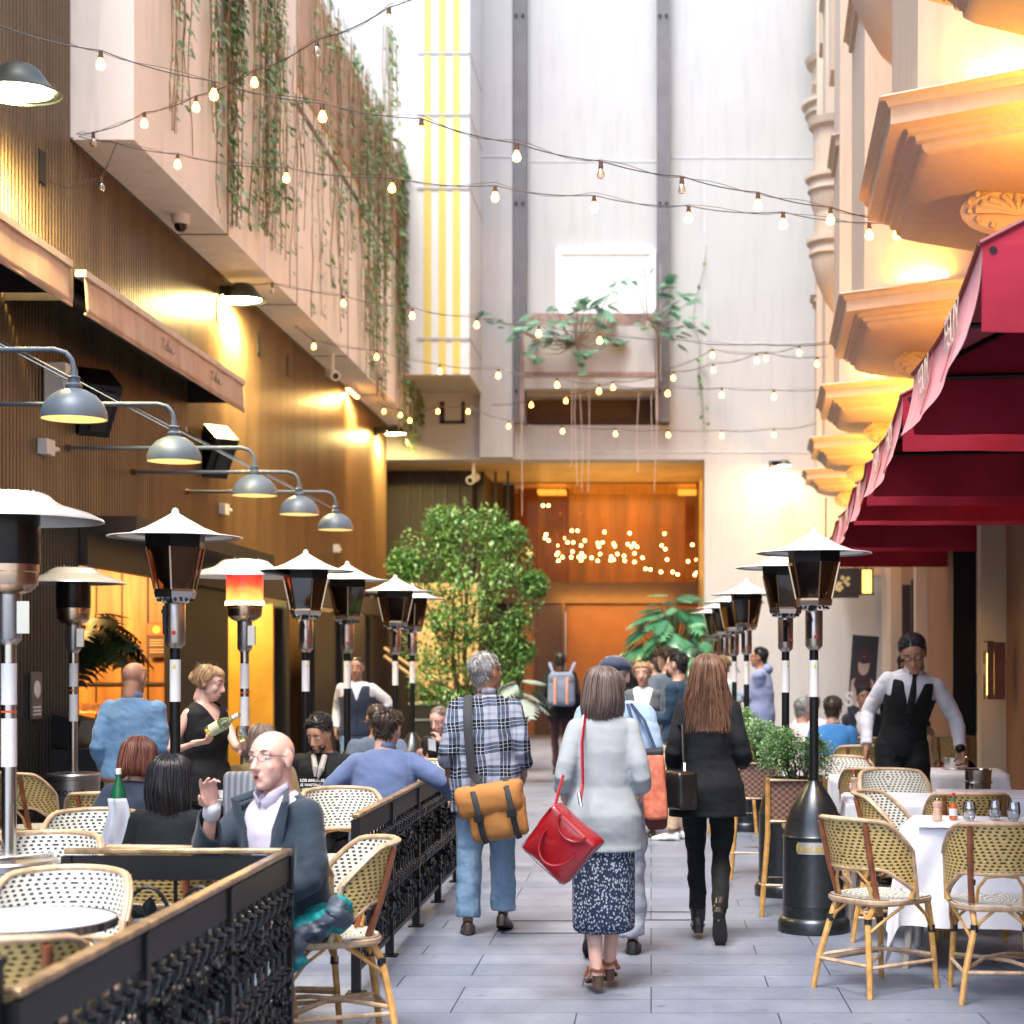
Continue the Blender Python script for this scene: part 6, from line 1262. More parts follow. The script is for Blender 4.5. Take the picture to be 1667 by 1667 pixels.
def shoe(par, A_, fwd, matn, pitch=0, kind='shoe', yawd=0):
    d = V((fwd[0], fwd[1], 0)).normalized(); R = Matrix((V((d.y, -d.x, 0)), d, V((0, 0, 1)))).transposed(); Rp = R@Matrix.Rotation(radians(pitch), 3, 'X'); o = V((A_.x, A_.y, A_.z-.09)); piv = V((0, .0, .09))
    def X(x, y, z): return o+R@V((0, 0, .09))+Rp@(V((x, y, z))-piv)
    heel = .045 if kind in ('heel', 'boot') else .0; m = M(); rs = []
    for y, w_, h in ((-.072, .018, .045), (-.062, .031, .07), (-.03, .037, .088), (.02, .036, .08), (.07, .043, .062), (.12, .047, .048), (.16, .040, .038), (.185, .026, .030), (.194, .008, .02)):
        lift = heel*max(0, min(1, (.09-y)/.12)); rs.append([X(cos(a)*w_, y, max(lift+.004, (h*.45+sin(a)*h*.62)+lift*.6)) for a in [2*pi*j/14 for j in range(14)]])
    if kind != 'sandal': m.rings(rs)
    if kind == 'boot': m.tube([X(0, -.02, .07), X(0, -.023, .10), X(0, -.026, .145)], [.042, .044, .047], 14)
    if kind == 'sandal':
        m.tube([X(-.045, .09, .035), X(-.02, .1, .075), X(.02, .1, .075), X(.045, .09, .035)], [(.012, .004)]*4, 8, up=V((0, 1, 0))); m.tube([X(-.04, -.02, .05), X(-.036, .0, .1), X(0, .015, .12), X(.036, 0, .1), X(.04, -.02, .05)], .006, 6); m.tube([X(.036, -.02, .09), X(0, -.062, .085), X(-.036, -.02, .09)], .008, 6)
    s_ = m.build('shoe', matn, par)
    m = M(); rs = [[X(cos(a)*w_*1.05, y+sin(a)*l, z) for a in [2*pi*j/20 for j in range(20)]] for z, w_, l, y in ((.0, .043, .128, .06), (.014, .044, .13, .06))]
    if kind in ('heel', 'boot', 'sandal'): 
        hh = .045 if kind != 'sandal' else .06; m.rings([[X(cos(a)*.03, -.045+sin(a)*.03, z) for a in [2*pi*j/14 for j in range(14)]] for z in (0, hh)]); m.grid(lambda u, v: X((v*2-1)*.038*(1-.5*abs(u-.6)), -.07+.25*u, max(.006, hh*(1-u*1.6)) ), 8, 2); m.grid(lambda u, v: X((v*2-1)*.038*(1-.5*abs(u-.6)), -.07+.25*u, max(.0, hh*(1-u*1.6)-.01)), 8, 2, flip=True)
    else: m.rings(rs)
    m.build('sole', mat('sole_brown', (.10, .06, .035), .6) if kind == 'sandal' else mat('sole_dark', (.02, .018, .016), .6), s_)
def glasses(Mx, par, dark=True):
    m = M()
    for s in (-1, 1):
        m.tube([(s*.031+cos(a)*.021, .096, .010+sin(a)*.016) for a in [2*pi*q/18 for q in range(18)]], .0018 if dark else .0013, 5, closed=True, cap=False); m.tube([(s*.052, .094, .014), (s*.074, .07, .014), (s*.080, .0, .010), (s*.08, -.012, .0)], .0018 if dark else .0013, 5)
    m.tube([(-.010, .098, .013), (0, .101, .016), (.010, .098, .013)], .0016, 5); m.xf(Mx); m.build('glasses', BLACK if dark else mat('thin_metal', (.07, .065, .06), .3, .6), par)
def person(lab, x, y, face, H=1.75, pose={}, sex='m', skin='fair', hairk=('short', 'dark'), top=None, bottom=None, shoes=None, vox=.009, face_on=False, group=None, z=0, seed=1, **kw):
    r = random.Random(seed*7+3); t = thing('person', lab, 'person', (x, y, z), -radians(face), group); s = H/1.75; t.scale = (s, s, s); fem = sex == 'f'
    f = skeleton(pose, kw.get('sh', .138 if fem else .162)); tab = TORF if fem else TOR; bulk = kw.get('bulk', 1)
    m = M(); torso(m, f, tab, -.12, .60, -.012, bulk=bulk)
    for i in (0, 1): arm(m, f, i, -.006 if not fem else -.011)
    for i in (0, 1):
        W_, E = f.W[i], f.E[i]; hd = pose.get(('hL', 'hR')[i], {}); hand(m, W_, hd.get('d', (W_-E)), hd.get('n', V(((1, -1)[i]*1.0, .25, 0))), hd.get('curl', .35), hd.get('spread', .05), hd.get('s', .95 if fem else 1.03), thumb=hd.get('thumb', (1, -1)[i]))
    lg = (.072, .046, .044, .030) if bottom and bottom[0] != 'skirt' else (.08, .052, .052, .034)
    for i in (0, 1):
        H_, K, A_ = f.H[i], f.K[i], f.A[i]; limb(m, H_, K, A_, lg)
        fw = V(pose.get(('fL', 'fR')[i], (0, 1))).to_2d() if 0 else V((*pose.get(('fL', 'fR')[i], (0, 1)), 0)).normalized(); pt_ = radians(pose.get(('tL', 'tR')[i], 0)); fv = V((fw.x*cos(pt_), fw.y*cos(pt_), sin(pt_))); dn = V((fw.x*sin(pt_), fw.y*sin(pt_), -cos(pt_))); m.cap(A_, A_-fv*.035+dn*.05, .034, .03, 10); m.cap(A_+dn*.04, A_+fv*.12+dn*.064, .03, .022, 10); m.cap(A_-fv*.03+dn*.058, A_+fv*.15+dn*.068, .02, .018, 10)
    Mx = headmesh(m, f, fem, kw.get('fat', 0), kw.get('big', 1.0)); b = m.build('body', SKINS[skin], t); remesh(b, vox, 5)
    if face_on:
        me = b.data; lp = mat('lips', (.42, .14, .12), .4, 0, .05) if fem else mat('lips_'+skin, tuple(q*(.72 if i_ else .90) for i_, q in enumerate({'pale': (.66, .42, .34), 'fair': (.58, .36, .27), 'pink': (.66, .34, .27), 'tan': (.44, .24, .155), 'brown': (.36, .20, .125), 'dark': (.09, .05, .035)}[skin])), .45, 0, .05); me.materials.append(lp); Mi = Mx.inverted()
        for p in me.polygons:
            c = Mi@p.center
            if c.y > .085 and abs(c.x) < .020-.35*abs(c.z+.064) and -.077 < c.z < -.052: p.material_index = 1
        m = M()
        for s_ in (-1, 1):
            m.m = 0; m.ball((s_*.031, .0665, .011), .0145, 12, (1.15, 1, .80)); m.m = 1; ey = kw.get('eyes', (0, -.1)); m.ball((s_*.031+ey[0]*.003, .0765, .011+ey[1]*.003), .0062, 10, (1, .7, 1))
            m.m = 2; m.tube([(s_*.046, .072, .018), (s_*.031, .0815, .0235), (s_*.017, .079, .0185)], .0035, 6)
        m.xf(Mx); m.build('eyes', [EYEW, IRISB if kw.get('blue') else IRIS, SKINS[skin]], b)
        m = M()
        for s_ in (-1, 1): m.tube([(s_*.017, .087, .032), (s_*.033, .085, .037), (s_*.05, .070, .032)], [(.003, .0025), (.0038, .003), (.002, .002)], 6)
        m.xf(Mx); m.build('eyebrows', HAIRS[kw.get('brow', hairk[1] if hairk else 'stubble')], b)
        if kw.get('mouth'):
            m = M(); m.ball((0, .0895, -.064), 1, 12, (.014, .006, .0075 if kw['mouth'] == 1 else .004)); 
            m.xf(Mx); m.build('mouth', MOUTH if kw['mouth'] == 1 else TEETH, b)
    if hairk: hair(hairk[0], Mx, b, hairk[1], r, kw.get('hl', .25))
    if kw.get('beard'):
        m = M(); spikes(m, (0, .040, -.062), (.053, .052, .05), 900, .008, r, lambda d: d.y > -.2 and d.z < .35 and not (abs(d.x) < .4 and d.z > -.1 and d.y > .5), lambda d: V((0, .2, -1)), .0018); m.xf(Mx); m.build('beard', HAIRS[kw['beard']], b, ang=0)
    if kw.get('gl') is not None: glasses(Mx, b, kw['gl'])
    inners = kw.get('inner')
    def clothes(nm, mt_, inf, hem, collar, sleeve, flare=0, wr=.006, vneck=None, srr=None):
        m = M(); torso(m, f, tab, hem, collar, inf, flare, bulk=bulk)
        for i in (0, 1):
            sl = sleeve[i] if isinstance(sleeve, (tuple, list)) else sleeve
            if sl > 0: arm(m, f, i, inf*.12+.002, sl, srr or ((.058, .050, .046, .038) if not fem else (.051, .043, .040, .034)))
        o = m.build(nm, mt_, t); remesh(o, max(vox, .009), 3, wr, seed)
        if vneck is not None:
            me = o.data; bm = bmesh.new(); bm.from_mesh(me); top_, bot_, wd = vneck; kill = []
            ux = (f.T(1, 0, .4)-f.T(0, 0, .4)).normalized(); uy = (f.T(0, 1, .4)-f.T(0, 0, .4)).normalized(); uz = f.u1; c0 = f.T(0, 0, 0)
            for fc in bm.faces:
                q = fc.calc_center_median()-f.T(0, 0, .3); a, bb, zz = q.dot(ux), q.dot(uy), q.dot(uz)+.3
                if bb > .0 and zz > bot_ and abs(a) < wd*(zz-bot_)/(top_-bot_)+.002: kill.append(fc)
            bmesh.ops.delete(bm, geom=kill, context='FACES'); cutclean(bm); bm.to_mesh(me); bm.free(); apply_mods(o, [('SOLIDIFY', dict(thickness=.005, offset=-1))])
        return o
    if inners: clothes('shirt', inners[0], .006, -.02, .515, 0, wr=.003)
    if top:
        mt_, inf, hem, sleeve = top[:4]; ex = top[4] if len(top) > 4 else {}
        c = clothes(ex.get('nm', 'top'), mt_, inf, hem, ex.get('col', .505), sleeve, ex.get('flare', 0), ex.get('wr', .008), ex.get('v'), ex.get('srr'))
        if ex.get('lapel'):
            for s_ in (-1, 1):
                m = M(); tp, bt, wd = ex['v']; pp = [f.T(s_*lerp(.01, wd+.012, q), lerp(.132, .085, q**1.5)*(1+(bulk-1)*1.5), lerp(bt, tp-.02, q)) for q in (0, .35, .7, 1)]+[f.T(s_*.055, -.01, .525), f.T(s_*.02, -.062, .535)]
                m.tube(pp, [(.006, .004), (.026, .006), (.034, .006), (.026, .007), (.016, .008), (.014, .008)], 8, up=f.T(0, 1, .4)-f.T(0, 0, .4)); m.build('lapel', mt_, c)
        if ex.get('collar'):
            m = M(); cm = ex['collar'] if ex['collar'] is not True else mt_; rr_ = .064 if not fem else .056
            m.tube([f.T(sin(a)*rr_, -cos(a)*rr_*1.02-.004, .525+.012*cos(a)) for a in [radians(q) for q in range(-150, 151, 20)]], [(.004, .018)]*16, 8, up=f.u1); m.build('collar', cm, c)
        if ex.get('cuff'):
            for i in (0, 1):
                if f.W[i] is not None and ex['cuff']: d = (f.W[i]-f.E[i]).normalized(); m = M(); m.cap(f.W[i]-d*.03, f.W[i]-d*.004, .034, .034, 14); m.build('cuff', ex['cuff'], c)
    if bottom:
        kd, mt_ = bottom[:2]; ex = bottom[2] if len(bottom) > 2 else {}
        m = M(); r0, r1, r2, r3 = ex.get('r', (.095, .072, .066, .062)); torso(m, f, tab, -.12, ex.get('top', .09), .008, bulk=bulk)
        if kd == 'skirt':
            rs = []; hz = ex['hem']; ctr = (f.A[0]+f.A[1])/2
            for q in [i/12 for i in range(13)]:
                z_ = lerp(f.pel.z+.06, hz, q); cx_, cy_ = lerp(f.pel.x, ctr.x, q*.6), lerp(f.pel.y, ctr.y, q*.6); rr_ = lerp(.168, ex.get('w', .19), q)
                rs.append([V((cx_+cos(a)*rr_*(1+.04*q*sin(a*7+1)), cy_+sin(a)*rr_*.78*(1+.05*q*sin(a*9)), z_)) for a in [2*pi*j/40 for j in range(40)]])
            m = M(); m.rings(rs); o = m.build('skirt', mt_, t)
            apply_mods(o, [('SUBSURF', dict(levels=1))])
        else:
            for i in (0, 1):
                H_, K, A_ = f.H[i], f.K[i], f.A[i]; limb(m, H_, K, K.lerp(A_, ex.get('len', .97)), (r0, r1, r2, r3*1.05), 16)
            o = m.build('trousers', mt_, t); remesh(o, max(vox, .010), 3, ex.get('wr', .010), seed+5, 8)
    if shoes:
        for i in (0, 1): shoe(t, f.A[i], pose.get(('fL', 'fR')[i], (0, 1)), shoes[1], pose.get(('tL', 'tR')[i], 0), shoes[0])
    t['_'] = 0; del t['_']; t_f = f; return t, f, Mx, b
def wp(t, q):                                            # local point of a person in the world
    return Matrix.Translation(t.location)@t.rotation_euler.to_matrix().to_4x4()@Matrix.Scale(t.scale[0], 4)@V(q)
SEAT = dict(sit=1)
def P2(**k): return k
NAVY = cloth('navy_suiting', (.018, .028, .055)); BLUEB = cloth('blue_blazer', (.085, .125, .25)); SLATE = cloth('slate_suit', (.020, .034, .052)); BLKC = cloth('black_cloth', (.005, .0055, .007), .8, sheen=.02); BLKJ = cloth('black_jacket', (.005, .0065, .009), .85, .2, sheen=.02)
GREYK = cloth('pale_grey_knit', (.31, .335, .35), .9, .05, sheen=0, folds=.25); LBLUE = cloth('light_blue_shirt', (.27, .38, .55), .8, .06); CHAMB = cloth('chambray_shirt', (.12, .23, .38), .8, .12, folds=.9); WHITS = cloth('white_shirt', (.56, .555, .60), .75, .04, folds=.9); LILAC = cloth('lilac_shirt', (.52, .47, .58), .7, .03)
KHAKI = cloth('khaki_chino', (.40, .28, .18)); TANC = cloth('tan_chino', (.48, .36, .24)); PGREY = cloth('pale_grey_trousers', (.36, .39, .46), .8, .05); OLIVE = cloth('olive_jacket', (.16, .11, .04)); BRIGHT = cloth('bright_blue_suit', (.035, .17, .42)); DNAVY = cloth('dark_navy_suit', (.012, .017, .03)); HOOD = cloth('lilac_blue_hoodie', (.22, .27, .46)); DGREY = cloth('grey_denim_jacket', (.09, .12, .15)); MAROON = cloth('maroon_trousers', (.05, .02, .03)); PINKS = cloth('pale_pink_shirt', (.74, .60, .62)); GRBL = cloth('grey_blue_suit', (.09, .13, .20)); BLKT = cloth('black_trousers', (.005, .006, .008), .85, sheen=.02)
SH_B = mat('black_leather', (.012, .010, .010), .3, 0, .1); SH_BR = mat('brown_leather', (.045, .03, .022), .35, 0, .15); SH_T = mat('tan_leather', (.28, .11, .04), .4, 0, .15); SH_W = mat('white_sneaker', (.75, .75, .75), .5, 0, .05)
def vest(t, f, mt_, bulk=.92, inf=.021, vox=.010, zv=.24):
    m = M(); torso(m, f, TOR, -.08, .475, inf, hi=1, bulk=bulk); o = m.build('vest', mt_, t); remesh(o, vox, 3, .003, 3); bm = bmesh.new(); bm.from_mesh(o.data)
    c0 = f.T(0, 0, .3); ux = (f.T(1, 0, .3)-c0).normalized(); uy = (f.T(0, 1, .3)-c0).normalized(); kl = []
    for fc in bm.faces:
        q = fc.calc_center_median()-c0; a, b_, z_ = q.dot(ux), q.dot(uy), q.dot(f.u1)+.3
        if (b_ > 0 and z_ > zv and abs(a) < .075*(z_-zv)/.24+.004) or z_ > .462 or (abs(a) > .138 and z_ > .34): kl.append(fc)
    bmesh.ops.delete(bm, geom=kl, context='FACES'); cutclean(bm); bm.to_mesh(o.data); bm.free(); apply_mods(o, [('SOLIDIFY', dict(thickness=.006))])
    m = M()
    for z_ in (.06, .11, .16, .21): m.ball(f.T(0, .118+inf, z_), .006, 8)
    m.build('button', SH_B, o); return o
# --- walkers
t1, f1, _, _ = person('grey haired man in a navy plaid shirt and pale jeans walking away', -.975, 10.15, -3, 1.70, P2(head=(48, 10, 0), wL=(-.235, .14, .03), wR=(.225, .17, .02), aL=(-.11, .03, .09), aR=(.10, .16, .11), tR=-14, fR=(.15, 1), fL=(-.05, 1), lean=2), skin='tan', hairk=('short', 'grey'), top=(PLAID, .024, -.20, .72, dict(nm='plaid_shirt', wr=.012, collar=True, srr=(.060, .053, .051, .046))), bottom=('jeans', JEAN, dict(r=(.102, .082, .076, .074), wr=.009)), shoes=('shoe', SH_BR), vox=.0075, gl=True, face_on=True, seed=2, bulk=1.16, fat=.6)
t2, f2, _, _ = person('woman with an ash brown bob in a pale grey cardigan and floral skirt', -.235, 8.42, 0, 1.63, P2(head=(-24, 2, 0), wL=(-.21, .14, .06), wR=(.20, .17, .08), aL=(-.035, -.05, .125), aR=(.03, .14, .125), fL=(-.25, 1), fR=(.05, 1)), 'f', 'pale', ('bob', 'ash'), (GREYK, .032, -.21, (.74, .72), dict(nm='cardigan', flare=.05, wr=.005, srr=(.052, .048, .046, .045))), ('skirt', FLOR, dict(hem=.29, w=.165)), ('sandal', SH_T), .0075, face_on=True, seed=3, hl=.165)
t3, f3, _, _ = person('man in a dark flat cap and light blue short sleeved shirt, half hidden', -.20, 9.4, 2, 1.68, P2(head=(5, -4, 0), wL=(-.2, .1, -.02), wR=(.26, .10, -.02), aL=(-.13, -.10, .17), aR=(.10, .10, .09), tL=-35, fL=(-.1, 1)), skin='pale', hairk=('crop', 'grey'), top=(LBLUE, .026, -.08, .46, dict(nm='shirt', wr=.012, collar=True, srr=(.062, .060, .056, .05))), bottom=('trousers', PGREY, dict(r=(.10, .08, .075, .072), wr=.016)), shoes=('shoe', SH_B), vox=.0085, seed=4, bulk=1.1)
m = M(); m.ball((0, -.005, .062), 1, 24, (.094, .118, .058)); m.ball((0, .085, .045), 1, 18, (.075, .055, .014)); m.xf(Matrix.Translation(f3.hc)@f3.R.to_4x4()); m.build('flat_cap', cloth('cap_navy', (.035, .045, .08)), t3)
t4, f4, _, _ = person('woman with long brown hair in a black jacket and trousers walking away', .325, 9.9, 3, 1.70, P2(head=(4, 0, 0), wL=(-.20, .14, .06), wR=(.205, .18, .10), aL=(-.06, .12, .13), aR=(.075, -.16, .20), tR=-58, fR=(.12, 1), fL=(-.05, 1)), 'f', 'fair', ('long', 'brown'), (BLKJ, .034, -.20, 1, dict(nm='jacket', flare=.12, wr=.008, srr=(.053, .047, .044, .038))), ('trousers', BLKT, dict(r=(.090, .062, .055, .046), len=.93)), ('boot', SH_B), .0085, seed=5, hl=.34)
t5, f5, _, _ = person('man with a grey backpack in a black jacket walking towards the entrance', -1.30, 24.6, 0, 1.80, P2(aL=(-.07, .12, .10), aR=(.07, -.12, .16), tR=-30, head=(-8, 0, 0)), skin='dark', hairk=('crop', 'black'), top=(BLKJ, .04, -.16, 1, dict(nm='jacket', srr=(.066, .06, .056, .05))), bottom=('trousers', MAROON, dict(r=(.085, .06, .05, .045))), shoes=('shoe', SH_B), vox=.014, seed=6)
person('woman with tied blond hair facing the camera in a black and white vest', -.075, 16.0, 184, 1.66, P2(head=(4, -4, 3), wL=(-.03, .22, .16), wR=(.08, .24, .16)), 'f', 'fair', ('bun', 'blond'), (cloth('grey_white_vest', (.08, .09, .10)), .024, -.1, .42, dict(nm='vest', v=(.50, .05, .10))), ('trousers', BLKT), ('shoe', SH_B), .0095, face_on=True, seed=7, inner=(WHITS,), brow='dark')
person('woman with dark hair and navy top, back turned, beyond the grey cardigan', -.26, 20.5, -20, 1.66, P2(), 'f', 'tan', ('long', 'black'), (NAVY, .03, -.1, 1, dict(nm='sweater')), ('trousers', BLKT), ('shoe', SH_B), .014, seed=8, hl=.22)
person('curly haired man in a grey denim jacket standing under the monstera', .17, 18.4, -30, 1.80, P2(head=(-20, 0, 0)), 'm', 'fair', ('curly', 'dark'), (DGREY, .034, -.1, 1, dict(nm='jacket')), ('trousers', BLKT), ('shoe', SH_B), .013, seed=9)
person('person in a light blue shirt seen between the blond woman and denim jacket', .045, 22.0, -60, 1.72, P2(head=(-10, 0, 0)), 'm', 'pale', ('short', 'dark'), (LBLUE, .03, -.1, .5, dict(nm='shirt')), ('trousers', NAVY), ('shoe', SH_B), .014, seed=10)
person('bearded man in profile in a navy jacket and tan chinos', .235, 15.6, -72, 1.74, P2(head=(0, 0, 0), wL=(-.1, .26, .2), wR=(.12, .25, .15)), 'm', 'fair', ('short', 'black'), (cloth('deep_teal_navy', (.01, .035, .07)), .034, -.12, 1, dict(nm='jacket', srr=(.062, .056, .052, .046))), ('trousers', TANC, dict(r=(.1, .078, .07, .066))), ('shoe', SH_W), .0095, face_on=True, seed=11, beard='dark')
person('young person in a pale aqua t-shirt behind the far heater poles', .80, 19.6, -120, 1.72, P2(head=(-10, 0, 0)), 'm', 'fair', ('short', 'blond'), (cloth('pale_aqua_tee', (.50, .66, .70)), .03, -.12, .42, dict(nm='t_shirt')), ('trousers', BLKT), ('shoe', SH_W), .013, seed=12)
th, fh, _, _ = person('man in a lilac blue hooded jacket standing side on by the far wall', 1.40, 21.8, -82, 1.84, P2(head=(0, 2, 0), wL=(-.02, .26, .2), wR=(.1, .24, .16), bend=4), 'm', 'tan', ('short', 'black'), (HOOD, .05, -.30, 1, dict(nm='hooded_jacket', flare=.06, srr=(.072, .068, .064, .056))), ('trousers', BLKT), ('shoe', SH_B), .0115, seed=13, gl=True, face_on=True)
m = M(); m.ball(fh.T(0, -.09, .50), .1, 16, (1, .7, .7)); m.build('hood', HOOD, th)
# --- waiters and standing figures
t16, f16, mx16, _ = person('waiter in a black vest and tie leaning over the terrace tables', 1.84, 12.62, 183, 1.88, P2(lean=10, side=-8, bend=6, head=(8, -26, 8), wL=(-.37, .20, -.02), wR=(.25, .12, -.01), hR=dict(d=(.02, .05, -1), curl=.45), hL=dict(d=(-.2, .1, -1), curl=.8), pL=(-.5, -1, 0), pR=(.5, -1, 0), aL=(-.13, 0, .09), aR=(.12, 0, .09)), 'm', 'tan', ('short', 'black'), (WHITS, .010, .08, 1, dict(nm='shirt', wr=.005, collar=True, srr=(.056, .050, .046, .038))), ('trousers', BLKT, dict(top=.12, r=(.1, .078, .07, .066))), ('shoe', SH_B), .0075, face_on=True, seed=14, gl=True, bulk=.9, big=1.06)
vest(t16, f16, BLKC)
def tie(par, f, mt, off=.135, l=.3, w_=.03):
    m = M(); pp = [f.T(0, .062, .505), f.T(0, .1, .46), f.T(0, off, .38), f.T(0, off+.004, .5-l)]; m.tube(pp, [(.012, .008), (.016, .005), (w_*.8, .004), (w_, .004)], 8, up=f.T(0, 1, .4)-f.T(0, 0, .4)); m.ball(f.T(0, .068, .507), .017, 10); m.build('tie', mt, par)
tie(t16, f16, BLKC, .136, .26)
m = M(); d = (f16.W[0]-f16.E[0]).normalized(); m.cap(f16.W[0]-d*.012, f16.W[0]+d*.01, .033, .033, 14); m.build('watch', BLACK, t16)
person('dark haired figure in the doorway behind the waiter', 2.72, 18.3, 150, 1.74, P2(), 'm', 'brown', ('short', 'black'), (BLKJ, .03, -.1, 1, dict(nm='jacket')), ('trousers', BLKT), ('shoe', SH_B), .014, seed=15)
t18, f18, _, _ = person('bald man in a blue chambray shirt and khaki chinos, back turned at the bar', -3.38, 11.2, 2, 1.655, P2(head=(16, -4, 0), wL=(-.20, .10, .0), wR=(.2, .24, .12), lean=2), 'm', 'tan', None, (CHAMB, .028, -.05, 1, dict(nm='shirt', wr=.014, collar=True, srr=(.062, .056, .052, .044))), ('trousers', KHAKI, dict(r=(.108, .085, .075, .07), wr=.014)), ('shoe', SH_BR), .0085, seed=16, bulk=1.1)
m = M(); pp = [f18.T(cos(a)*.205, sin(a)*.158, -.045) for a in [2*pi*q/28 for q in range(28)]]; m.tube(pp, [(.006, .018)]*28, 8, closed=True, cap=False, up=V((0, 0, 1))); m.build('belt', SH_T, t18)
t19, f19, _, _ = person('waitress in a sleeveless black dress pouring wine, hair in a messy bun', -2.76, 10.65, 128, 1.64, P2(head=(-26, -16, -4), wL=(.05, .40, .22), wR=(.23, .20, .25), pL=(-.6, -.3, -1), pR=(.5, -.5, -1), hR=dict(d=(-.35, .9, .15), n=(-.3, -.1, 1), curl=.75, thumb=-1), hL=dict(d=(.15, 1, .25), n=(1, 0, .2), curl=.8)), 'f', 'pale', ('bun', 'blond'), (BLKC, .022, -.40, 0, dict(nm='dress', flare=.16, wr=.010, v=(.50, .36, .075))), ('trousers', BLKT), ('shoe', SH_B), .0065, face_on=True, seed=17, brow='dark', eyes=(0, -1), mouth=2)
t28, f28, _, _ = person('man in a navy vest and white shirt with a hand on his hip', -3.08, 18.0, 172, 1.70, P2(wL=(-.17, .06, .12), pL=(-1, -.2, 0), wR=(.22, .0, 0), head=(10, 0, 0)), 'm', 'brown', ('crop', 'black'), (WHITS, .012, .02, 1, dict(nm='shirt', wr=.004)), ('jeans', JEAN), ('shoe', SH_B), .011, face_on=True, seed=18)

vest(t28, f28, NAVY, 1.0, .03, .012, .30)
# --- seated on the left
t21, f21, _, _ = person('woman with a straight black bob in a black cardigan, back to the camera', -2.17, 7.70, 8, 1.62, P2(sit=1, head=(22, -2, 0), wL=(-.2, .3, .2), wR=(.16, .34, .28), shrug=.0, lean=4), 'f', 'fair', ('bob', 'black'), (BLKJ, .03, -.06, 1, dict(nm='cardigan', srr=(.058, .054, .05, .044))), ('trousers', BLKT), ('shoe', SH_B), .0085, seed=19, hl=.22)
t22, f22, _, _ = person('bald man in thin glasses and a slate suit talking with raised hands', -1.50, 7.18, 213, 1.80, P2(sit=1, head=(-6, 2, 4), lean=10, wL=(-.08, .32, .14), wR=(.07, .36, .46), pR=(.5, 0, -1), pL=(-.7, -.3, -1), hR=dict(d=(-.1, .35, 1), n=(-1, .2, .1), curl=[.2, .35, .5, .6], spread=.10, s=.98), hL=dict(d=(.3, .6, .6), curl=.5)), 'm', 'pink', None, (SLATE, .030, -.06, 1, dict(nm='jacket', v=(.52, .10, .125), lapel=1, wr=.009, srr=(.062, .055, .051, .042), cuff=WHITS)), ('trousers', SLATE), ('shoe', SH_B), .006, face_on=True, seed=20, inner=(LILAC,), gl=False, mouth=1, blue=1, brow='stubble', big=1.05, bulk=1.06)
m = M()
for s_ in (-1, 1): m.tube([f22.T(s_*.012, .085, .485), f22.T(s_*.05, .065, .515), f22.T(s_*.066, .0, .54), f22.T(s_*.03, -.058, .55)], [(.006, .02), (.006, .024), (.005, .018), (.005, .016)], 8, up=f22.u1)
m.build('collar', LILAC, t22)
person('person with auburn hair in a navy jacket, beyond the black haired woman', -2.72, 9.0, 10, 1.66, P2(sit=1, lean=8, head=(-10, -12, 0)), 'f', 'fair', ('bob', 'auburn'), (NAVY, .034, -.06, 1, dict(nm='jacket', srr=(.062, .058, .054, .046))), ('trousers', BLKT), ('shoe', SH_B), .010, seed=21, hl=.12)
person('person with shaggy brown hair in an olive jacket, back turned', -2.44, 10.75, -14, 1.66, P2(sit=1, lean=6, head=(20, -6, 0)), 'm', 'fair', ('bob', 'ash'), (OLIVE, .036, -.06, 1, dict(nm='jacket', srr=(.06, .055, .051, .044))), ('trousers', BLKT), ('shoe', SH_B), .010, seed=22, hl=.11)
t24, f24, _, _ = person('curly haired bearded man in a black top with white lettering, looking down', -2.22, 11.75, 186, 1.70, P2(sit=1, lean=10, head=(14, -24, 0), wL=(-.14, .3, .2), wR=(.14, .28, .22), hL=dict(curl=1.1), hR=dict(curl=.9)), 'm', 'tan', ('curly', 'black'), (BLKC, .034, -.06, 1, dict(nm='sweatshirt', srr=(.062, .056, .052, .044))), ('trousers', BLKT), ('shoe', SH_B), .0075, face_on=True, seed=23, beard='black', mouth=2)
for i, s_ in enumerate(('LOS ANGELES', 'IS WAITING 4', 'GOOD IDEA')):
    me = text_mesh(s_, .028, .001, bold=.0008); me.materials.append(PAPER); c_ = f24.T(.035, .156, .34-.032*i); ob = link('chest_lettering', me, t24, loc=c_); ob.rotation_euler = (pi/2-radians(10), 0, pi)
m = M(); m.tube([f24.T(-.04, .08, .5), f24.T(-.03, .15, .42), f24.T(-.01, .165, .36)], [.02, .022, .008], 8); m.tube([f24.T(.04, .08, .5), f24.T(.01, .15, .43), f24.T(.01, .165, .37)], [.018, .02, .008], 8); m.build('neckerchief', cloth('grey_scarf', (.35, .33, .31)), t24)
t25, f25, _, _ = person('man with tousled dark hair in a blue blazer, one arm over the railing', -1.66, 10.65, -3, 1.80, P2(sit=1, lean=12, bend=4, head=(24, -4, 6), wL=(-.24, .26, .10), wR=(.40, .20, .22), pL=(-1, -.6, -.3), pR=(.6, -1, -.1), hR=dict(curl=.4)), 'm', 'fair', ('short', 'dark'), (BLUEB, .034, -.08, 1, dict(nm='blazer', wr=.008, collar=True, srr=(.062, .054, .05, .042))), ('trousers', NAVY), ('shoe', SH_B), .0085, seed=24, bulk=1.04)
person('man with cropped dark hair in a grey blue suit beyond the blue blazer', -2.12, 13.3, -6, 1.74, P2(sit=1, lean=4, head=(-14, 0, 0)), 'm', 'tan', ('crop', 'dark'), (GRBL, .036, -.06, 1, dict(nm='jacket', srr=(.06, .055, .051, .044))), ('trousers', BLKT), ('shoe', SH_B), .0105, seed=25)
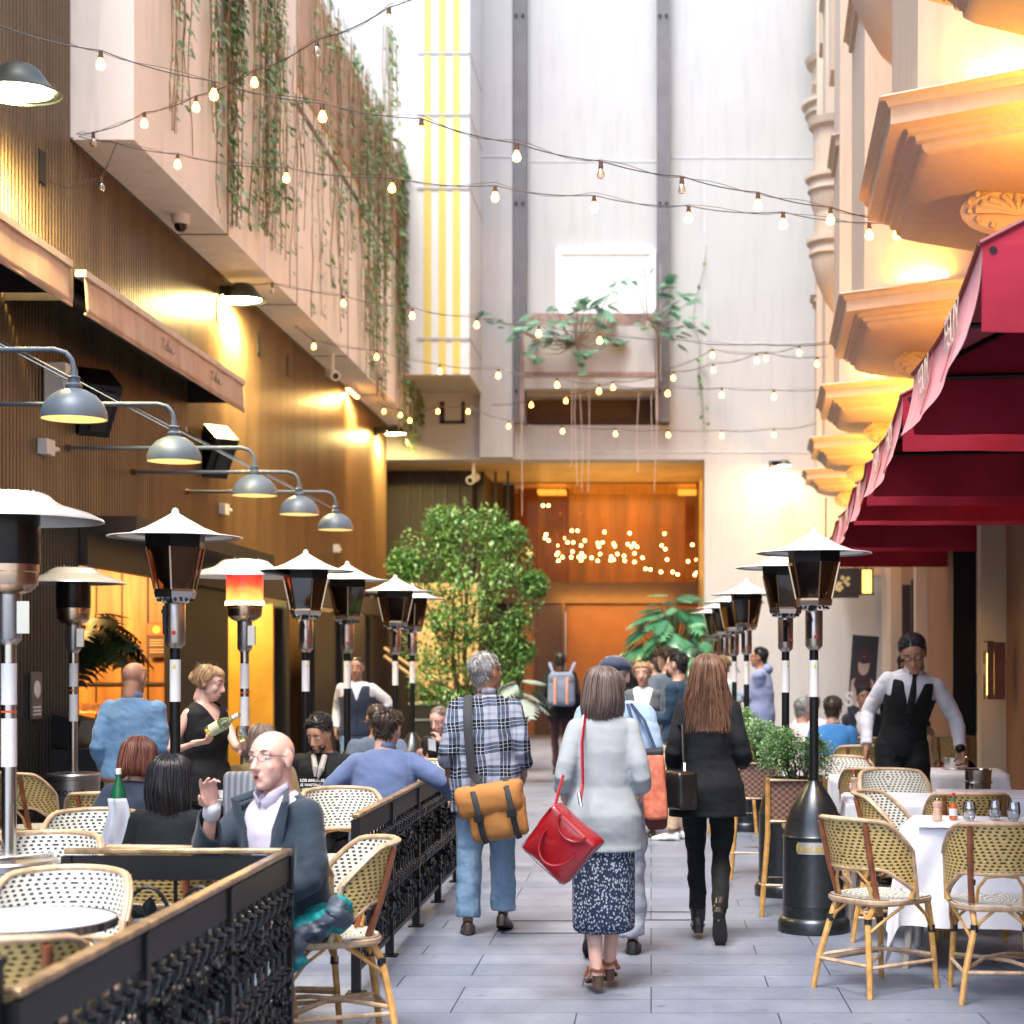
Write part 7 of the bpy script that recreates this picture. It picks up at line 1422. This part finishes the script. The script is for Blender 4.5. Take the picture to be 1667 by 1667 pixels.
t27, f27, _, _ = person('ruddy bald man in black looking at his phone, resting his chin on a hand', -1.72, 14.7, 205, 1.70, P2(sit=1, lean=14, head=(2, -20, 0), wL=(-.1, .3, .42), wR=(.02, .36, .26), hR=dict(d=(.2, .6, .6), n=(0, -.4, 1), curl=.5), hL=dict(d=(.4, .1, 1), curl=.6)), 'm', 'pink', ('crop', 'stubble'), (BLKC, .032, -.06, 1, dict(nm='sweater')), ('trousers', BLKT), ('shoe', SH_B), .0085, face_on=True, seed=26)
# --- seated on the right
person('man in a bright blue suit seated with his back to the camera', 1.70, 16.1, 6, 1.74, P2(sit=1, lean=2, head=(14, 0, 0), wL=(-.2, .24, .16), wR=(.16, .26, .16)), 'm', 'fair', ('short', 'dark'), (BRIGHT, .036, -.06, 1, dict(nm='jacket', collar=WHITS, srr=(.062, .055, .051, .043))), ('trousers', BRIGHT), ('shoe', SH_B), .0085, seed=27)
person('man in a pale pink shirt half hidden by the heater poles', 1.46, 17.0, 60, 1.70, P2(sit=1, lean=6, head=(0, 0, 0)), 'm', 'pink', ('short', 'grey'), (PINKS, .034, -.06, 1, dict(nm='shirt', srr=(.07, .064, .058, .05))), ('trousers', BLKT), ('shoe', SH_B), .0105, seed=28, bulk=1.15)
person('silver haired man facing across the table beside the blue suit', 1.70, 18.2, 195, 1.72, P2(sit=1, head=(-10, 0, 0)), 'm', 'pale', ('short', 'grey'), (PINKS, .03, -.06, 1, dict(nm='shirt')), ('trousers', BLKT), ('shoe', SH_B), .012, seed=29)
t15, f15, _, _ = person('laughing man in a dark suit with a striped tie', 2.27, 18.3, 192, 1.82, P2(sit=1, lean=2, head=(-6, 2, -4), wL=(-.12, .28, .14), wR=(.12, .28, .14)), 'm', 'brown', ('short', 'black'), (DNAVY, .034, -.06, 1, dict(nm='jacket', v=(.52, .12, .11), lapel=1, srr=(.062, .055, .051, .043))), ('trousers', DNAVY), ('shoe', SH_B), .0085, face_on=True, seed=30, inner=(WHITS,), mouth=2)
k = NT('striped_tie'); wv = k.n('TexWave', in_Scale=14.0, wave_type='BANDS', bands_direction='DIAGONAL'); k.set(wv.inputs[0], k.coord('Object')); tie(t15, f15, k.fin(k.ramp(wv.outputs[1], [(.45, (.01, .012, .03)), (.55, (.55, .5, .25))]), .5), .128, .3, .034)
# ================================================================ BAGS AND HELD THINGS
def softbox(w_, d_, h, taper=1.0, bev=.03, bulge=.0, seg=3):
    bm = bmesh.new(); bmesh.ops.create_cube(bm, size=1)
    for v_ in bm.verts: q = 1 if v_.co.z > 0 else taper; v_.co = V((v_.co.x*w_*q, v_.co.y*d_*q, v_.co.z*h))
    bmesh.ops.bevel(bm, geom=bm.edges[:], offset=bev, segments=seg, affect='EDGES', profile=.6); bmesh.ops.subdivide_edges(bm, edges=[e for e in bm.edges if e.calc_length() > .06], cuts=5, use_grid_fill=True)
    for v_ in bm.verts:
        k_ = noise.noise(v_.co*9+V((w_*9, 0, 0)))*.010+noise.noise(v_.co*21)*.004; f_ = max(0, 1-(2*v_.co.x/w_)**2)*max(0, 1-(2*v_.co.z/h)**2); v_.co.y += (1 if v_.co.y > 0 else -1)*bulge*f_+k_; v_.co.x += k_*.6; v_.co.z += k_*.5
    m = M(); idx = {v_: i for i, v_ in enumerate(bm.verts)}; m.v = [tuple(v_.co) for v_ in bm.verts]
    for f_ in bm.faces: m.face([idx[v_] for v_ in f_.verts])
    bm.free(); return m
CANO = cloth('tan_canvas_bag', (.40, .17, .045), .8, .14, sheen=.05); STRAP = mat('black_webbing', (.012, .014, .018), .7, 0, .1)
k = NT('red_patent_leather'); k.b.inputs['Coat Weight'].default_value = .6; k.b.inputs['Coat Roughness'].default_value = .08; k.bump(k.noise(k.coord('Object'), 7, 2), .25, .02); REDL = k.fin((.26, .005, .010, 1), .25, 0, .5)
# messenger bag
c = P(803, 1318, 9.84); t = thing('messenger_bag', 'tan canvas messenger bag with black straps on the plaid shirt man\'s hip', 'bag', c, (0, radians(-9), 0))
m = softbox(.34, .12, .25, .95, .04, .03); m.xf(Matrix.Translation((.02, .02, -.05))); m.build('body', CANO, t, ang=60)
m = softbox(.40, .14, .19, .92, .05, .03); m.xf(Matrix.Translation((-.01, .0, .06))); m.build('flap', CANO, t, ang=60)
for x in (-.09, .10):
    m = M(); m.tube([(x, -.02, .17), (x, -.082, .12), (x+.01, -.105, .04), (x+.015, -.10, -.05), (x+.02, -.085, -.14), (x+.03, -.06, -.18)], [(.017, .003)]*6, 8, up=V((0, -1, .1))); s_ = m.build('strap', STRAP, t); m = M(); m.box((x-.016, -.118, -.05), (x+.04, -.10, -.01)); m.build('buckle', BLACK, s_, False)
pts = [wp(t1, f1.T(x, y, tt)) for x, y, tt in ((-.085, .05, .52), (-.10, -.07, .505), (-.105, -.15, .42), (-.10, -.19, .3), (-.085, -.198, .15), (-.075, -.20, .03))]+[P(783, 1270, 9.86)]
m = M(); m.tube([p-c for p in pts], [(.026, .003)]*7, 8, up=V((0, -1, .15))); m.xf(Matrix.Rotation(radians(9), 4, 'Y')); m.build('shoulder_strap', STRAP, t)
# red tote
c = P(916, 1374, 8.02); t = thing('red_tote_bag', 'glossy red leather tote hanging tilted from the grey cardigan woman\'s shoulder', 'bag', c, (radians(6), radians(40), radians(-16)))
m = softbox(.29, .11, .27, .92, .022, .018); m.build('body', REDL, t, ang=60)
m = M()
for z in (.122, -.122): m.tube([(-.135+.27*q/12, -.066-.012*sin(q/12*pi), z) for q in range(13)], .002, 5)
for x in (-.136, .136): m.tube([(x, -.060, -.12+.24*q/8) for q in range(9)], .002, 5)
m.build('stitching', mat('dark_red_thread', (.12, .004, .006), .6), t)
m = M(); m.tube([(.09*cos(a), -.077-.012*sin(-a), .03+.12*sin(a)) for a in [pi+pi*q/14 for q in range(15)]], .006, 8); m.build('handle', REDL, t)
m = M(); m.tube([(.08*cos(a), -.072, .135+.075*sin(a)) for a in [pi+pi*q/12 for q in range(13)]], .0055, 8); m.build('handle', REDL, t)
inv = (Matrix.Translation(c)@Euler(t.rotation_euler).to_matrix().to_4x4()).inverted(); sh_ = wp(t2, f2.T(-.095, -.07, .50)); 
m = M(); m.tube([inv@p for p in (wp(t2, f2.T(-.09, .05, .51)), sh_, wp(t2, f2.T(-.105, -.165, .36)), wp(t2, f2.T(-.10, -.185, .15)), P(944, 1308, 8.06))], [(.009, .003)]*5, 8); m.build('strap', REDL, t)
m = M(); m.tube([inv@p for p in (P(917, 1262, 8.25), P(909, 1290, 8.12), P(900, 1325, 8.04))], [(.008, .003)]*3, 8); m.build('strap', REDL, t)
m = M(); m.tube([inv@P(942, 1290, 8.06), inv@P(946, 1312, 8.05)], .008, 6); m.build('clasp', CHROME, t)
for x in (-.11, .11): m = M(); m.ball((x, -.03, -.137), .009, 8); m.build('stud', CHROME, t)
# orange tote
c = P(1064, 1278, 9.12); t = thing('orange_tote_bag', 'orange tote with a dark red base and navy handles under the cap man\'s arm', 'bag', c, (0, radians(-5), 0))
k = NT('mottled_orange'); nz = k.noise(k.coord('Object'), 22, 4, .7); OR = k.fin(k.ramp(nz, [(.35, (.48, .10, .055)), (.65, (.66, .22, .13))]), .8)
m = softbox(.135, .30, .34, .95, .02, .0); m.build('body', OR, t, ang=60); m = softbox(.13, .29, .08, .75, .02, 0); m.xf(Matrix.Translation((.0, 0, -.19))); m.build('base', mat('maroon_base', (.10, .012, .010), .7), t, ang=60); m = softbox(.132, .29, .03, 1, .01); m.xf(Matrix.Translation((0, 0, .175))); m.build('rim', STRAP, t)
for x, y in ((-.03, -.1), (.03, .1)): m = M(); m.tube([(x, y, .17), (x-.05, y+.05, .34), P(1036, 1143, 9.3)-c+V((x*.3, y*.3, 0))], [(.012, .003)]*3, 8); m.build('handle', cloth('navy_strap', (.02, .04, .09)), t)
# black handbag
c = P(1103, 1285, 9.72); t = thing('black_handbag', 'small black leather handbag at the left hip of the long haired woman', 'bag', c, .5); m = softbox(.13, .24, .22, 1.1, .03, .01); m.build('body', SH_B, t, ang=60)
m = M(); m.tube([(0, -.08, .1), (.02, -.03, .22), (.05, .03, .36), P(1118, 1180, 9.8)-c], .010, 8); m.build('strap', SH_B, t); m = M(); m.tube([(.0, -.08, .1), (.01, -.06, .15)], .012, 6); m.build('ring', CHROME, t)
# backpack
c = P(914, 1123, 24.32); t = thing('backpack', 'grey blue backpack with two tan leather straps on the man in black', 'backpack', c); BPK = cloth('grey_blue_canvas', (.16, .20, .30)); m = softbox(.36, .18, .46, 1.08, .07, .03); m.build('body', BPK, t, ang=60); m = softbox(.33, .16, .16, 1.05, .05, .0); m.xf(Matrix.Translation((0, -.03, .17))); m.build('lid', BPK, t, ang=60)
for x in (-.085, .085): m = M(); m.tube([(x, -.09, .22), (x, -.135, .1), (x, -.135, -.2)], [(.02, .005)]*3, 8, up=V((0, -1, 0))); m.build('leather_strap', mat('pinkish_leather', (.45, .22, .15), .5), t); m = M(); m.tube([(x*1.2, .04, .2), (x*1.9, .1, .34), (x*2.0, .22, .38)], [(.03, .01)]*3, 8); m.build('shoulder_strap', BPK, t)
# teal jacket on the chair
k = NT('teal_and_slate_jacket'); nz = k.noise(k.coord('Object', (1.2, .6, 1)), 5.5, 1, .4); TEAL = k.fin(k.ramp(nz, [(.53, (.0, .20, .21)), (.55, (.045, .06, .09))]), .55); k.bump(k.noise(k.coord('Object'), 14, 3), .6, .02)
c = V((-1.36, 6.98, .525)); t = thing('teal_jacket', 'crumpled teal and slate jacket lying on the bistro chair in the railing gap', 'jacket', c); m = M()
for x, y, z, a, b, c_ in ((-.04, 0, .0, .11, .12, .045), (.05, .02, .03, .1, .12, .05), (-.1, -.06, -.05, .07, .07, .07), (-.07, -.1, -.09, .05, .04, .08), (.1, .0, .07, .05, .08, .06), (.0, .06, .05, .08, .05, .04), (-.13, -.02, -.02, .05, .06, .04)): m.ball((x, y, z), 1, 14, (a, b, c_))
o = m.build('cloth', TEAL, t); remesh(o, .008, 3, .03, 3, 13)
# wine bottle and glass at the waitress's hands
BG = glass('pale_green_glass', 'dfe8c0', .14, .03, .12, 'c8d890'); a, b = P(338, 1193, 10.28), P(386, 1165, 10.25); c = a; ax = (b-a).normalized(); t = thing('wine_bottle', 'tilted clear wine bottle held by the waitress', 'bottle', c)
m = M(); m.lathe([(.0, 0), (.034, .002), (.037, .01), (.037, .11), (.03, .14), (.015, .17), (.013, .225), (.015, .23)], (0, 0, 0), 24, ax); m.build('bottle', BG, t); m = M(); m.lathe([(.0155, .185), (.0145, .226)], (0, 0, 0), 16, ax, cap=False); m.build('foil', PAPER, t); m = M(); m.lathe([(.0375, .03), (.0375, .095)], (0, 0, 0), 24, ax, cap=False); m.build('label', mat('cream_label', (.55, .55, .35), .6), t)
t = thing('wine_glass', 'wine glass the waitress is filling', 'glass', P(394, 1205, 10.25)); m = M(); m.lathe([(.03, -.09), (.004, -.085), (.004, -.01), (.025, .005), (.036, .03), (.037, .055), (.03, .085)], n=20, cap=False); m.build('goblet', GLS, t); m = M(); m.lathe([(0, 0), (.024, .006), (.034, .03), (.0, .03)], n=20, cap=False); m.build('wine', glass('white_wine', 'f0e8b0', .2, 0, .2, 'e8dc90'), t)
# phone, green bottle, cup, lantern lid between tables
c = P(703, 1213, 14.25); t = thing('phone', 'small phone in the hand of the ruddy bald man', 'phone', c, (radians(50), .2, .4)); m = M(); m.box((-.036, -.07, -.004), (.036, .07, .004)); m.build('case', BLACK, t, False); m = M(); m.box((-.032, -.062, .0045), (.032, .062, .006)); m.build('screen', mat('phone_screen', (.3, .32, .35), .1), t, False)
c = P(193, 1300, 8.75); t = thing('water_bottle', 'green glass water bottle beside the black haired woman', 'bottle', (c.x, c.y, .766)); m = M(); m.lathe([(.0, 0), (.036, .003), (.037, .01), (.037, .16), (.03, .2), (.014, .24), (.012, .29), (.014, .295)], n=24); m.build('bottle', mat('green_glass_dark', (.01, .12, .05), .08), t); m = M(); m.lathe([(.0145, .27), (.0145, .3)], n=14); m.build('cap', PAPER, t)
def cup(x, y, lab, z=.766):
    t = thing('coffee_cup', lab, 'cup', (x, y, z), 0, 'white coffee cups'); m = M(); m.lathe([(.07, .0), (.072, .006), (.04, .004), (.0, .004)], n=24, cap=False); m.build('saucer', WHITEP, t); m = M(); m.lathe([(.02, .006), (.03, .012), (.038, .05), (.040, .06), (.037, .06), (.034, .03), (.0, .015)], n=24, cap=False); m.tube([(.037, 0, .05), (.055, 0, .045), (.055, 0, .025), (.034, 0, .02)], .004, 6); m.build('cup', WHITEP, t)
cup(-1.78, 7.62, 'white cup beside the bald man\'s raised hands'); cup(-2.7, 9.2, 'white cup on the table by the green bottle'); cup(-1.95, 11.2, 'white cup in front of the blue blazer man'); cup(-2.62, 10.55, 'white cup before the bearded man in black')
for i, (px, py, y, lab) in enumerate(((1560, 1170, 19.5, ''), )): pass
m = softbox(.36, .10, .30, 1, .04, .03); k = NT('striped_cushion'); wv = k.n('TexWave', in_Scale=9.0); k.set(wv.inputs[0], k.coord('Object')); k.fin(k.ramp(wv.outputs[1], [(.3, (.30, .32, .36)), (.7, (.55, .56, .58))]), .8); p_ = P(418, 1285, 9.6); t = thing('striped_cushion', 'grey striped cushion on a chair behind the talking bald man', 'cushion', (p_.x, p_.y, .85)); m.build('cover', k.mat, t, ang=60)
t = thing('napkin_drape', 'white napkin hanging by the black haired woman\'s shoulder', 'napkin', P(190, 1300, 8.3)); m = M(); m.grid(lambda u, v: V((.09*(u-.5)*(1+.5*v)+.01*sin(v*6), .015*sin(u*9), -.24*v)), 10, 12); o = m.build('cloth', CLOTH, t); apply_mods(o, [('SOLIDIFY', dict(thickness=.003))])
